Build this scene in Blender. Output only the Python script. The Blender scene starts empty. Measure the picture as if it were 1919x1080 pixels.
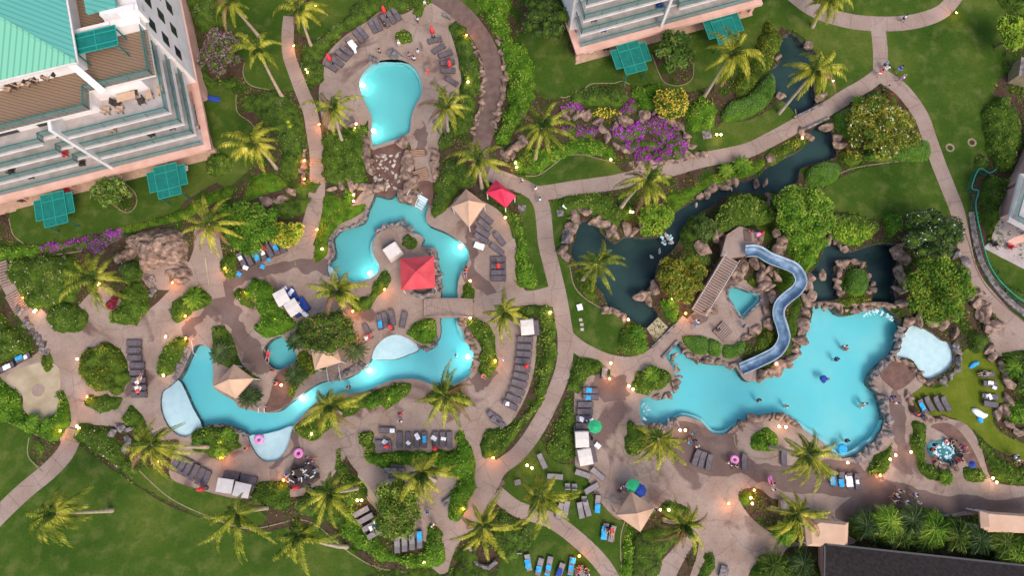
import bpy, bmesh, math, random
import numpy as np
from mathutils import Vector, Matrix
from mathutils.geometry import delaunay_2d_cdt
R = math.radians
C = bpy.context.scene.collection
SC = bpy.context.scene
rnd = random.Random(7)
RN = np.random.RandomState(11)

# ---------------------------------------------------------------- camera, sky, sun
FPX, CAMH, TILT = 1280.0, 85.0, math.atan(240 / 1280.0)
cam_d = bpy.data.cameras.new('camera'); cam = bpy.data.objects.new('camera', cam_d); C.objects.link(cam)
cam.location = (0, 0, CAMH); cam.rotation_euler = (TILT, 0, 0)
cam_d.sensor_width = 36; cam_d.lens = FPX / 1919 * 36; cam_d.clip_end = 3000; cam_d.clip_start = 1
SC.camera = cam
SUN_EL, SUN_AZ = 52, 150          # azimuth from +Y clockwise: light comes from the bottom of the photo
wd = bpy.data.worlds.new('World'); SC.world = wd; wd.use_nodes = True
nt = wd.node_tree; sky = nt.nodes.new('ShaderNodeTexSky'); sky.sky_type = 'NISHITA'; sky.sun_disc = False
sky.sun_elevation = R(SUN_EL); sky.sun_rotation = R(SUN_AZ); sky.air_density = 1.0; sky.dust_density = 3.0; sky.ozone_density = 0.6
nt.links.new(sky.outputs[0], nt.nodes['Background'].inputs[0]); nt.nodes['Background'].inputs[1].default_value = 0.15
sun_d = bpy.data.lights.new('sun', 'SUN'); sun = bpy.data.objects.new('sun', sun_d); C.objects.link(sun)
sun_d.energy = 1.05; sun_d.angle = R(26); sun_d.color = (1, 0.9, 0.8)
el, az = R(SUN_EL), R(SUN_AZ)
sdir = Vector((math.sin(az) * math.cos(el), math.cos(az) * math.cos(el), math.sin(el)))
sun.rotation_euler = sdir.to_track_quat('Z', 'Y').to_euler()
SC.view_settings.view_transform = 'Standard'; SC.view_settings.look = 'None'; SC.view_settings.gamma = 1
SC.view_settings.exposure = 0.74
SC.render.engine = 'CYCLES'
SC.cycles.max_bounces = 5; SC.cycles.transparent_max_bounces = 8

# ---------------------------------------------------------------- helpers
ct, st = math.cos(TILT), math.sin(TILT)
def W(px, py, z=0.0):
    x = (px - 959.5) / FPX; y = -(py - 540) / FPX
    yy = y * ct + st; zz = y * st - ct
    k = (z - CAMH) / zz
    return (x * k, yy * k)
def W3(px, py, z=0.0):
    a = W(px, py, z); return Vector((a[0], a[1], z))
def WA(pts, z=0.0): return [W(p[0], p[1], z) for p in pts]
def TOPX(x, y, z=0.0):
    dy, dz = y, z - CAMH
    yc = dy * ct + dz * st; zc = -dy * st + dz * ct
    return (959.5 + FPX * x / -zc, 540 - FPX * yc / -zc)

def smooth(pts, n=4, closed=True):
    P = [np.array(p[:2], float) for p in pts]; N = len(P); out = []
    rng = range(N) if closed else range(N - 1)
    for i in rng:
        if closed: a, b, c, d = P[i - 1], P[i], P[(i + 1) % N], P[(i + 2) % N]
        else: a, b, c, d = P[max(i - 1, 0)], P[i], P[i + 1], P[min(i + 2, N - 1)]
        for k in range(n):
            t = k / n
            out.append(0.5 * ((2 * b) + (-a + c) * t + (2 * a - 5 * b + 4 * c - d) * t * t + (-a + 3 * b - 3 * c + d) * t ** 3))
    if not closed: out.append(P[-1])
    return [tuple(o) for o in out]
def ribbon(pts, w):
    c = smooth(pts, 5, False); L = []; Rr = []
    n = len(c)
    for i, p in enumerate(c):
        q0 = c[max(i - 1, 0)]; q1 = c[min(i + 1, n - 1)]
        dx, dy = q1[0] - q0[0], q1[1] - q0[1]; l = math.hypot(dx, dy) or 1
        ww = w if not isinstance(w, (list, tuple)) else w[0] + (w[1] - w[0]) * i / (n - 1)
        L.append((p[0] - dy / l * ww / 2, p[1] + dx / l * ww / 2)); Rr.append((p[0] + dy / l * ww / 2, p[1] - dx / l * ww / 2))
    return L + Rr[::-1]
def inpoly(P, poly):
    P = np.atleast_2d(P); x, y = P[:, 0], P[:, 1]; r = np.zeros(len(P), bool)
    q = np.array(poly); j = len(q) - 1
    for i in range(len(q)):
        xi, yi, xj, yj = q[i, 0], q[i, 1], q[j, 0], q[j, 1]
        if yi != yj:
            c = ((yi > y) != (yj > y)) & (x < (xj - xi) * (y - yi) / (yj - yi) + xi)
            r ^= c
        j = i
    return r
def distpoly(P, poly):
    q = np.array(poly); a = q; b = np.roll(q, -1, 0); d = b - a; L2 = (d ** 2).sum(1) + 1e-9
    out = np.full(len(P), 1e9)
    for i in range(len(q)):
        t = np.clip(((P - a[i]) @ d[i]) / L2[i], 0, 1)
        out = np.minimum(out, np.hypot(P[:, 0] - a[i, 0] - t * d[i, 0], P[:, 1] - a[i, 1] - t * d[i, 1]))
    return out
GR = np.random.RandomState(3).rand(256, 256)
def noise2(x, y):
    x = np.asarray(x, float) + 1000; y = np.asarray(y, float) + 1000
    i = np.floor(x).astype(int); j = np.floor(y).astype(int); u = x - i; v = y - j
    u = u * u * (3 - 2 * u); v = v * v * (3 - 2 * v)
    g = lambda a, b: GR[a % 256, b % 256]
    return (g(i, j) * (1 - u) + g(i + 1, j) * u) * (1 - v) + (g(i, j + 1) * (1 - u) + g(i + 1, j + 1) * u) * v

def newmesh(name, V, F, mats, midx=None, smooth_=False):
    me = bpy.data.meshes.new(name)
    me.from_pydata([tuple(v) for v in V], [], F)
    for m in (mats if isinstance(mats, (list, tuple)) else [mats]): me.materials.append(m)
    if midx is not None: me.polygons.foreach_set('material_index', midx)
    if smooth_: me.polygons.foreach_set('use_smooth', [True] * len(me.polygons))
    me.update(); return me
def quadmesh(name, V, mats, midx=None, base=None):
    """V: (n,4,3) loose quads, optional base=(verts, tris, mat index)"""
    n = len(V); me = bpy.data.meshes.new(name)
    vb = np.zeros((0, 3)); fb = np.zeros((0, 3), int)
    if base is not None: vb, fb = np.array(base[0], float).reshape(-1, 3), np.array(base[1], int).reshape(-1, 3)
    co = np.concatenate([np.array(V).reshape(-1, 3), vb])
    me.vertices.add(len(co)); me.vertices.foreach_set('co', co.astype(np.float32).ravel())
    li = np.concatenate([np.arange(4 * n), (fb + 4 * n).ravel()])
    me.loops.add(len(li)); me.loops.foreach_set('vertex_index', li.astype(np.int32))
    ls = np.concatenate([np.arange(n) * 4, 4 * n + np.arange(len(fb)) * 3])
    me.polygons.add(len(ls)); me.polygons.foreach_set('loop_start', ls.astype(np.int32))
    for m in mats: me.materials.append(m)
    mi = np.zeros(len(ls), np.int32)
    if midx is not None: mi[:n] = midx
    if base is not None: mi[n:] = base[2]
    me.polygons.foreach_set('material_index', mi)
    sm = np.zeros(len(ls), bool); sm[n:] = True; me.polygons.foreach_set('use_smooth', sm)
    me.update(calc_edges=True); me.validate(); return me
def link(name, me, parent=None, loc=None, rz=None):
    o = bpy.data.objects.new(name, me); C.objects.link(o)
    if parent is not None: o.parent = parent
    if loc is not None: o.location = loc
    if rz is not None: o.rotation_euler = (0, 0, rz)
    return o
USED = {}
def tag(o, label, cat, group=None):
    o['label'] = label; o['category'] = cat
    if group: o['group'] = group
    USED[label] = USED.get(label, 0) + 1
    return o
def thing(name, label, cat, loc=(0, 0, 0), rz=0, group=None):
    o = bpy.data.objects.new(name, None); C.objects.link(o); o.location = loc; o.rotation_euler = (0, 0, rz)
    o.empty_display_size = .3
    return tag(o, label, cat, group)
def struct(name, me): o = link(name, me); o['kind'] = 'structure'; return o
def dup(root, loc, rz, label, group=None):
    r = root.copy(); C.objects.link(r); r.location = loc; r.rotation_euler = (0, 0, rz)
    tag(r, label, root['category'], group)
    for ch in root.children:
        c = ch.copy(); C.objects.link(c); c.parent = r
        for g in ch.children:
            d = g.copy(); C.objects.link(d); d.parent = c
    return r

class MB:
    def __init__(s): s.V = []; s.F = []; s.M = []
    def add(s, V, F, m=0):
        k = len(s.V); s.V += [tuple(v) for v in V]; s.F += [tuple(i + k for i in f) for f in F]; s.M += [m] * len(F); return s
    def box(s, c, d, rz=0, m=0, tilt=None):
        x, y, z = d[0] / 2, d[1] / 2, d[2] / 2
        P = [Vector(p) for p in [(-x, -y, -z), (x, -y, -z), (x, y, -z), (-x, y, -z), (-x, -y, z), (x, -y, z), (x, y, z), (-x, y, z)]]
        M = Matrix.Rotation(rz, 3, 'Z')
        if tilt: M = M @ Matrix.Rotation(tilt[0], 3, 'X') @ Matrix.Rotation(tilt[1], 3, 'Y')
        c = Vector(c)
        return s.add([M @ p + c for p in P], [(3, 2, 1, 0), (4, 5, 6, 7), (0, 1, 5, 4), (1, 2, 6, 5), (2, 3, 7, 6), (3, 0, 4, 7)], m)
    def bar(s, a, b, w, h=None, m=0):
        a, b = Vector(a), Vector(b); h = h or w; d = (b - a).normalized()
        up = Vector((0, 0, 1)) if abs(d.z) < .95 else Vector((1, 0, 0))
        sx = d.cross(up).normalized() * w / 2; sy = sx.normalized().cross(d).normalized() * h / 2
        P = [a - sx - sy, a + sx - sy, a + sx + sy, a - sx + sy, b - sx - sy, b + sx - sy, b + sx + sy, b - sx + sy]
        return s.add(P, [(0, 1, 2, 3), (7, 6, 5, 4), (0, 4, 5, 1), (1, 5, 6, 2), (2, 6, 7, 3), (3, 7, 4, 0)], m)
    def prism(s, poly, z0, z1, m=0, top=True, mt=None):
        n = len(poly); a = sum(poly[i][0] * poly[(i + 1) % n][1] - poly[(i + 1) % n][0] * poly[i][1] for i in range(n))
        if a < 0: poly = poly[::-1]
        V = [(p[0], p[1], z0) for p in poly] + [(p[0], p[1], z1) for p in poly]
        s.add(V, [(i, (i + 1) % n, (i + 1) % n + n, i + n) for i in range(n)] + [tuple(range(n))[::-1]], m)
        s.add([(p[0], p[1], z1) for p in poly], [tuple(range(n))], m if mt is None else mt)
        return s
    def tube(s, pts, rad, n=6, m=0, cap=True):
        pts = [Vector(p) for p in pts]; k0 = len(s.V); N = len(pts); V = []; F = []
        for i, p in enumerate(pts):
            d = (pts[min(i + 1, N - 1)] - pts[max(i - 1, 0)]).normalized()
            up = Vector((0, 0, 1)) if abs(d.z) < .9 else Vector((1, 0, 0))
            a = d.cross(up).normalized(); b = a.cross(d)
            r = rad[i] if isinstance(rad, (list, tuple)) else rad
            for k in range(n):
                t = 2 * math.pi * k / n; V.append(p + a * math.cos(t) * r + b * math.sin(t) * r)
        for i in range(N - 1):
            for k in range(n): F.append((i * n + k, i * n + (k + 1) % n, (i + 1) * n + (k + 1) % n, (i + 1) * n + k))
        if cap: F.append(tuple(range(n))[::-1]); F.append(tuple((N - 1) * n + k for k in range(n)))
        return s.add(V, F, m)
    def lathe(s, prof, n=16, m=0, c=(0, 0, 0)):
        V = []; F = []
        for r, z in prof:
            for k in range(n):
                t = 2 * math.pi * k / n; V.append((c[0] + r * math.cos(t), c[1] + r * math.sin(t), c[2] + z))
        for i in range(len(prof) - 1):
            for k in range(n): F.append((i * n + k, i * n + (k + 1) % n, (i + 1) * n + (k + 1) % n, (i + 1) * n + k))
        return s.add(V, F, m)
    def mesh(s, name, mats, sm=False):
        me = newmesh(name, s.V, s.F, mats, s.M, sm)
        return me
    def build(s, name, mats, parent=None, loc=None, rz=None, sm=False): return link(name, s.mesh(name, mats, sm), parent, loc, rz)

# ---------------------------------------------------------------- materials
def srgb(r, g, b):
    f = lambda c: (c / 255 / 12.92) if c <= 10 else ((c / 255 + .055) / 1.055) ** 2.4
    return (f(r), f(g), f(b), 1)
def mat(name, c1, c2=None, scale=1.0, rough=.8, bump=0.0, bscale=None, detail=4, metal=0, c3=None, wide=(.35, .65), spec=.3):
    m = bpy.data.materials.new(name); m.use_nodes = True; t = m.node_tree; b = t.nodes['Principled BSDF']
    b.inputs['Roughness'].default_value = rough; b.inputs['Metallic'].default_value = metal
    b.inputs['Specular IOR Level'].default_value = spec
    if c2 is None: b.inputs['Base Color'].default_value = c1
    else:
        g = t.nodes.new('ShaderNodeNewGeometry'); n = t.nodes.new('ShaderNodeTexNoise'); n.inputs['Scale'].default_value = scale; n.inputs['Detail'].default_value = detail
        t.links.new(g.outputs['Position'], n.inputs['Vector'])
        r = t.nodes.new('ShaderNodeValToRGB'); e = r.color_ramp.elements
        e[0].position = wide[0]; e[0].color = c1; e[1].position = wide[1]; e[1].color = c2
        if c3: x = e.new((wide[0] + wide[1]) / 2); x.color = c3
        t.links.new(n.outputs[0], r.inputs[0]); t.links.new(r.outputs[0], b.inputs['Base Color'])
    if bump:
        g = t.nodes.new('ShaderNodeNewGeometry'); n = t.nodes.new('ShaderNodeTexNoise'); n.inputs['Scale'].default_value = bscale or scale * 4; n.inputs['Detail'].default_value = 4
        t.links.new(g.outputs['Position'], n.inputs['Vector'])
        bp = t.nodes.new('ShaderNodeBump'); bp.inputs['Strength'].default_value = bump; bp.inputs['Distance'].default_value = .1
        t.links.new(n.outputs[0], bp.inputs['Height']); t.links.new(bp.outputs[0], b.inputs['Normal'])
    return m
def leafmat(name, cols, trans=.25, rough=.55, big=None):
    """colour varies leaf by leaf and in broad clumps"""
    m = bpy.data.materials.new(name); m.use_nodes = True; t = m.node_tree; b = t.nodes['Principled BSDF']
    b.inputs['Roughness'].default_value = rough; b.inputs['Specular IOR Level'].default_value = .06
    g = t.nodes.new('ShaderNodeNewGeometry'); r = t.nodes.new('ShaderNodeValToRGB'); e = r.color_ramp.elements
    n = t.nodes.new('ShaderNodeTexNoise'); n.inputs['Scale'].default_value = .55; n.inputs['Detail'].default_value = 5
    t.links.new(g.outputs['Position'], n.inputs['Vector'])
    mx = t.nodes.new('ShaderNodeMath'); mx.operation = 'MULTIPLY_ADD'; mx.inputs[1].default_value = .5
    t.links.new(g.outputs['Random Per Island'], mx.inputs[0])
    m2 = t.nodes.new('ShaderNodeMath'); m2.operation = 'MULTIPLY_ADD'; m2.inputs[1].default_value = 2.2; m2.inputs[2].default_value = -.85
    t.links.new(n.outputs[0], m2.inputs[0]); t.links.new(m2.outputs[0], mx.inputs[2])
    k = len(cols)
    e[0].color = cols[0]; e[0].position = 0; e[1].color = cols[-1]; e[1].position = 1
    for i in range(1, k - 1): x = e.new(i / (k - 1)); x.color = cols[i]
    t.links.new(mx.outputs[0], r.inputs[0])
    oi = t.nodes.new('ShaderNodeObjectInfo'); mr = t.nodes.new('ShaderNodeMapRange'); mr.inputs[3].default_value = .78; mr.inputs[4].default_value = 1.15; t.links.new(oi.outputs['Random'], mr.inputs[0])
    hs = t.nodes.new('ShaderNodeHueSaturation'); hs.inputs['Saturation'].default_value = .93; t.links.new(mr.outputs[0], hs.inputs['Value']); t.links.new(r.outputs[0], hs.inputs['Color'])
    mh = t.nodes.new('ShaderNodeMapRange'); mh.inputs[3].default_value = .502; mh.inputs[4].default_value = .476; t.links.new(oi.outputs['Random'], mh.inputs[0]); t.links.new(mh.outputs[0], hs.inputs['Hue'])
    t.links.new(hs.outputs[0], b.inputs['Base Color'])
    if trans:
        tr = t.nodes.new('ShaderNodeBsdfTranslucent'); t.links.new(hs.outputs[0], tr.inputs[0])
        ms = t.nodes.new('ShaderNodeMixShader'); ms.inputs[0].default_value = trans
        t.links.new(b.outputs[0], ms.inputs[1]); t.links.new(tr.outputs[0], ms.inputs[2]); t.links.new(ms.outputs[0], t.nodes['Material Output'].inputs[0])
    return m
def emit(name, col, s):
    m = bpy.data.materials.new(name); m.use_nodes = True; b = m.node_tree.nodes['Principled BSDF']
    b.inputs['Base Color'].default_value = col; b.inputs['Emission Color'].default_value = col; b.inputs['Emission Strength'].default_value = s
    return m
L = lambda r, g, b: (r, g, b, 1)
M = {}
def grass_mat(name, c1, c2, c3, sc):
    m = mat(name, c1, c2, sc, .95, .6, 9, 7, c3=c3, wide=(.3, .72), spec=.03); t = m.node_tree; N = t.nodes; K = t.links; p = N['Principled BSDF']; src = p.inputs['Base Color'].links[0].from_socket
    g = N.new('ShaderNodeNewGeometry')
    for s_, d, lo, hi, f, col in ((.55, 8, .48, .72, .55, L(c2[0] * 1.5, c2[1] * 1.25, c2[2] * 2)), (2.6, 6, .5, .7, .35, L(c1[0], c1[1] * .7, c1[2])), (9, 3, .45, .7, .35, L(c2[0], c2[1] * 1.1, c2[2]))):
        n = N.new('ShaderNodeTexNoise'); n.inputs['Scale'].default_value = s_; n.inputs['Detail'].default_value = d; K.new(g.outputs['Position'], n.inputs['Vector'])
        r = N.new('ShaderNodeMapRange'); r.inputs[1].default_value = lo; r.inputs[2].default_value = hi; r.inputs[4].default_value = f; K.new(n.outputs[0], r.inputs[0])
        x = N.new('ShaderNodeMix'); x.data_type = 'RGBA'; K.new(r.outputs[0], x.inputs[0]); K.new(src, x.inputs[6]); x.inputs[7].default_value = col; src = x.outputs[2]
    K.new(src, p.inputs['Base Color']); return m
M['lawn'] = grass_mat('lawn_grass', L(.022, .058, .007), L(.100, .128, .022), L(.044, .086, .011), .11)
M['turf'] = grass_mat('olive_turf', L(.085, .115, .010), L(.135, .165, .018), L(.11, .14, .013), .3)
M['soil'] = mat('planting_soil', L(.060, .036, .022), L(.030, .062, .007), .45, .95, .6, 6, 6, c3=L(.085, .052, .036), wide=(.35, .6), spec=.05)
def deck_mat(name, a, b, wet, th=.58, spots=()):
    m = bpy.data.materials.new(name); m.use_nodes = True; t = m.node_tree; N = t.nodes; K = t.links; p = N['Principled BSDF']
    g = N.new('ShaderNodeNewGeometry')
    def nz(s, d, dist=0):
        n = N.new('ShaderNodeTexNoise'); n.inputs['Scale'].default_value = s; n.inputs['Detail'].default_value = d; n.inputs['Distortion'].default_value = dist
        K.new(g.outputs['Position'], n.inputs['Vector']); return n.outputs[0]
    def mix(f, c1, c2):
        x = N.new('ShaderNodeMix'); x.data_type = 'RGBA'
        for s, v in ((0, f), (6, c1), (7, c2)):
            if hasattr(v, 'links'): K.new(v, x.inputs[s])
            else: x.inputs[s].default_value = v
        return x.outputs[2]
    def rg(v, lo, hi, o0=0., o1=1.):
        x = N.new('ShaderNodeMapRange'); x.inputs[1].default_value = lo; x.inputs[2].default_value = hi; x.inputs[3].default_value = o0; x.inputs[4].default_value = o1
        K.new(v, x.inputs[0]); return x.outputs[0]
    c = mix(rg(nz(.35, 8), .35, .65), a, b); c = mix(rg(nz(1.4, 6, .4), .45, .75, 0, .35), c, wet)
    fine = rg(nz(5, 6), .3, .7, 0, 1); c = mix(fine, mix(.22, c, L(.06, .045, .04)), c)
    wn = nz(.13, 6, .6); w = rg(wn, th, th + .05)
    c = mix(w, c, mix(fine, wet, L(wet[0] * 1.4, wet[1] * 1.4, wet[2] * 1.4)))
    v = N.new('ShaderNodeTexVoronoi'); v.feature = 'DISTANCE_TO_EDGE'; v.inputs['Scale'].default_value = .13; v.inputs['Randomness'].default_value = .8
    wv = N.new('ShaderNodeVectorMath'); wv.operation = 'ADD'
    n3 = N.new('ShaderNodeTexNoise'); n3.inputs['Scale'].default_value = .7; K.new(g.outputs['Position'], n3.inputs['Vector'])
    K.new(g.outputs['Position'], wv.inputs[0]); K.new(n3.outputs[1], wv.inputs[1]); K.new(wv.outputs[0], v.inputs['Vector'])
    cr = rg(v.outputs[0], .002, .010, .28, 0.)
    c = mix(cr, c, L(.05, .03, .03))
    K.new(c, p.inputs['Base Color']); p.inputs['Specular IOR Level'].default_value = .3
    K.new(rg(wn, th, th + .05, .85, .5), p.inputs['Roughness'])
    return m
M['deck'] = deck_mat('stained_concrete', L(.300, .208, .158), L(.390, .292, .236), L(.120, .072, .058))
M['path'] = deck_mat('path_concrete', L(.310, .218, .170), L(.375, .280, .230), L(.20, .135, .11), .64)
M['wetdeck'] = deck_mat('damp_concrete', L(.135, .085, .070), L(.20, .135, .112), L(.09, .055, .045), .6)
M['bench'] = mat('pool_bench_plaster', L(.26, .60, .62), L(.34, .68, .70), 1, .6)
M['sand'] = mat('sandy_concrete', L(.33, .255, .155), L(.44, .36, .24), .5, .9, .1)
M['asph'] = mat('worn_brown_road', L(.13, .080, .066), L(.175, .115, .095), 1.2, .9, .1)
M['kerb'] = mat('pale_kerb', L(.22, .18, .10), L(.30, .24, .15), 2, .9)
M['patio'] = mat('peach_patio', L(.42, .27, .19), L(.5, .34, .24), 2, .85)
M['brownslab'] = mat('red_brown_slab', L(.11, .055, .04), L(.17, .09, .065), 1.2, .6)
M['poolfloor'] = mat('pool_plaster', L(.17, .58, .58), L(.25, .68, .69), .09, .6, c3=L(.15, .63, .68), wide=(.3, .7))
M['poolfloor2'] = mat('lagoon_plaster', L(.115, .47, .475), L(.17, .58, .575), .09, .6, c3=L(.14, .52, .52), wide=(.3, .7))
M['beach'] = mat('pale_pool_plaster', L(.58, .73, .76), L(.68, .80, .82), 1.5, .6)
M['pondfloor'] = mat('pond_bed', L(.019, .042, .044), L(.042, .080, .072), .25, .9, .4, 3)
M['ponddark'] = M['pondfloor']
def water_mat(name, tint, bump, bs):
    m = bpy.data.materials.new(name); m.use_nodes = True; t = m.node_tree; N = t.nodes; K = t.links; N.remove(N['Principled BSDF'])
    tr = N.new('ShaderNodeBsdfTransparent'); tr.inputs[0].default_value = tint
    gl = N.new('ShaderNodeBsdfGlossy'); gl.inputs['Roughness'].default_value = .08
    fr = N.new('ShaderNodeFresnel'); fr.inputs[0].default_value = 1.33
    g = N.new('ShaderNodeNewGeometry'); n = N.new('ShaderNodeTexNoise'); n.inputs['Scale'].default_value = bs; n.inputs['Detail'].default_value = 3; n.inputs['Distortion'].default_value = .5
    K.new(g.outputs['Position'], n.inputs['Vector']); bp = N.new('ShaderNodeBump'); bp.inputs['Strength'].default_value = bump; bp.inputs['Distance'].default_value = .1
    K.new(n.outputs[0], bp.inputs['Height']); K.new(bp.outputs[0], gl.inputs['Normal']); K.new(bp.outputs[0], fr.inputs['Normal'])
    ms = N.new('ShaderNodeMixShader'); K.new(fr.outputs[0], ms.inputs[0]); K.new(tr.outputs[0], ms.inputs[1]); K.new(gl.outputs[0], ms.inputs[2]); K.new(ms.outputs[0], N['Material Output'].inputs[0])
    return m
M['water'] = water_mat('pool_water', L(.93, .99, 1), .5, 2.5)
M['pondwater'] = water_mat('pond_water', L(.8, .9, .9), .3, 1.2)
M['rock'] = mat('brown_rock', L(.075, .050, .038), L(.40, .27, .20), 1.6, .92, 1., 4, 8, c3=L(.22, .145, .108), wide=(.3, .68))
M['rockgrey'] = mat('grey_rock', L(.06, .055, .055), L(.32, .27, .25), 1.9, .92, 1., 4, 8, c3=L(.17, .145, .14), wide=(.3, .68))
M['rockpale'] = mat('pale_rock', L(.30, .25, .20), L(.55, .48, .42), 2, .9, .6, 5)
M['trunk'] = mat('palm_trunk', L(.36, .28, .19), L(.52, .42, .30), 3, .9, .5)
M['wood'] = mat('bark', L(.08, .05, .03), L(.15, .10, .07), 3, .9, .5)
g3 = lambda a, b, c: [L(*a), L(*b), L(*c)]
M['lf_bright'] = leafmat('leaf_bright', [L(*c) for c in ((0.035, 0.1, 0.004), (0.095, 0.25, 0.008), (0.2, 0.38, 0.014), (0.36, 0.48, 0.03))])
M['lf_mid'] = leafmat('leaf_mid', [L(*c) for c in ((0.022, 0.055, 0.006), (0.065, 0.13, 0.014), (0.15, 0.22, 0.025), (0.28, 0.32, 0.06))])
M['lf_dark'] = leafmat('leaf_dark', [L(*c) for c in ((0.014, 0.036, 0.01), (0.036, 0.08, 0.02), (0.08, 0.14, 0.036), (0.17, 0.23, 0.08))])
M['lf_olive'] = leafmat('leaf_olive', [L(*c) for c in ((0.025, 0.04, 0.004), (0.1, 0.12, 0.008), (0.24, 0.25, 0.012), (0.44, 0.42, 0.03))])
M['lf_clip'] = leafmat('leaf_clipped', [L(*c) for c in ((0.035, 0.1, 0.02), (0.075, 0.18, 0.032), (0.13, 0.26, 0.055), (0.21, 0.35, 0.09))])
M['lf_lime'] = leafmat('leaf_lime', [L(*c) for c in ((0.06, 0.15, 0.005), (0.17, 0.32, 0.008), (0.3, 0.45, 0.015), (0.42, 0.54, 0.03))])
M['lf_yellow'] = leafmat('leaf_yellow', g3((0.26, 0.24, 0.008), (0.62, 0.5, 0.01), (0.9, 0.7, 0.02)))
M['lf_purple'] = leafmat('bougainvillea', g3((0.30, 0.010, 0.26), (0.46, 0.02, 0.42), (0.66, 0.06, 0.6)))
M['lf_pink'] = leafmat('leaf_pink', g3((.10, .07, .05), (.25, .15, .15), (.42, .26, .30)))
M['lf_red'] = leafmat('leaf_red', g3((.10, .01, .01), (.30, .02, .03), (.45, .03, .04)))
M['lf_brown'] = leafmat('leaf_brown', g3((.07, .045, .03), (.13, .09, .06), (.10, .13, .04)))
M['lf_white'] = leafmat('blossom_white', g3((.55, .55, .35), (.7, .7, .5), (.8, .8, .65)), trans=.1)
M['palmleaf'] = leafmat('palm_leaflet', g3((.07, .115, .005), (.28, .32, .012), (.70, .66, .06)), trans=.3)
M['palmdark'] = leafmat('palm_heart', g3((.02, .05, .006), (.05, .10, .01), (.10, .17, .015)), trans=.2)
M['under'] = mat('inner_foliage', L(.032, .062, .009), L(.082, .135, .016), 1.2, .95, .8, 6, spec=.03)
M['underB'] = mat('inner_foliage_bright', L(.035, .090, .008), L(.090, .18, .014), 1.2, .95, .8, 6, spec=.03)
M['cush'] = mat('grey_sling', L(.105, .085, .095), L(.145, .12, .13), 3, .8)
M['cush2'] = mat('pale_sling', L(.22, .19, .19), L(.28, .245, .245), 3, .8)
M['dframe'] = mat('dark_frame', L(.045, .04, .045), None, rough=.5)
M['white'] = mat('white_paint', L(.62, .59, .58), L(.72, .69, .68), 1, .6)
M['cream'] = mat('cream_canvas', L(.62, .55, .50), L(.70, .63, .57), 2, .8)
M['tan'] = mat('tan_canvas', L(.52, .33, .22), L(.60, .39, .27), .6, .85)
M['red'] = mat('red_canvas', L(.55, .055, .070), L(.62, .080, .095), .8, .8)
M['crimson'] = mat('crimson_canvas', L(.62, .03, .08), L(.70, .05, .10), .8, .8)
M['redc'] = mat('red_cloth', L(.62, .04, .05), L(.75, .07, .07), 4, .8)
M['bluec'] = mat('blue_towel', L(.03, .30, .60), L(.05, .42, .75), 5, .9)
M['navy'] = mat('navy_cloth', L(.02, .04, .22), L(.03, .08, .34), 5, .9)
M['whitec'] = mat('white_towel', L(.74, .74, .76), L(.82, .82, .82), 5, .9)
M['pink'] = mat('pink_vinyl', L(.75, .22, .50), L(.85, .32, .60), 5, .35)
M['greenc'] = mat('green_canvas', L(.02, .30, .12), L(.03, .40, .17), 3, .8)
M['pinkwall'] = mat('peach_stucco', L(.58, .33, .25), L(.68, .41, .33), .6, .85)
M['wall'] = mat('pale_stucco', L(.76, .68, .65), L(.84, .77, .74), .7, .85)
M['slabfl'] = mat('balcony_floor', L(.36, .31, .30), L(.46, .41, .39), 1, .8)
M['wdeck'] = mat('timber_floor', L(.14, .08, .045), L(.27, .17, .10), 1.2, .7)
M['teal'] = mat('teal_paint', L(.006, .13, .105), L(.009, .17, .14), 2, .5)
M['teallite'] = mat('light_teal_paint', L(.02, .28, .21), None, rough=.5)
M['dark'] = mat('dark_glass', L(.02, .025, .03), None, rough=.15, spec=.6)
M['steel'] = mat('steel_rail', L(.6, .6, .62), None, rough=.25, metal=1)
M['darkroof'] = mat('dark_shingle', L(.015, .011, .010), L(.034, .024, .022), 3, .85, .5, 6)
M['plank'] = mat('timber_plank', L(.34, .20, .12), L(.44, .28, .18), 3, .8)
M['skin'] = mat('skin', L(.50, .27, .18), None, rough=.6)
M['skin2'] = mat('skin_brown', L(.28, .14, .09), None, rough=.6)
M['hairM'] = mat('dark_hair', L(.02, .015, .012), None, rough=.7)
M['hairL'] = mat('fair_hair', L(.35, .22, .10), None, rough=.7)
M['black'] = mat('black_cloth', L(.02, .02, .025), None, rough=.8)
M['grayc'] = mat('grey_cloth', L(.25, .25, .27), None, rough=.8)
M['furn'] = mat('wicker_dark', L(.04, .028, .022), L(.07, .05, .04), 6, .8)
M['furnseat'] = mat('wicker_tan', L(.45, .30, .20), L(.52, .36, .25), 5, .8)
def glass_mat():
    m = bpy.data.materials.new('rail_glass'); m.use_nodes = True; t = m.node_tree; N = t.nodes; K = t.links; p = N['Principled BSDF']
    p.inputs['Base Color'].default_value = L(.40, .46, .46); p.inputs['Roughness'].default_value = .1
    tr = N.new('ShaderNodeBsdfTransparent'); tr.inputs[0].default_value = L(.74, .83, .82); ms = N.new('ShaderNodeMixShader'); ms.inputs[0].default_value = .22
    K.new(tr.outputs[0], ms.inputs[1]); K.new(p.outputs[0], ms.inputs[2]); K.new(ms.outputs[0], N['Material Output'].inputs[0]); return m
M['glass'] = glass_mat()
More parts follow.
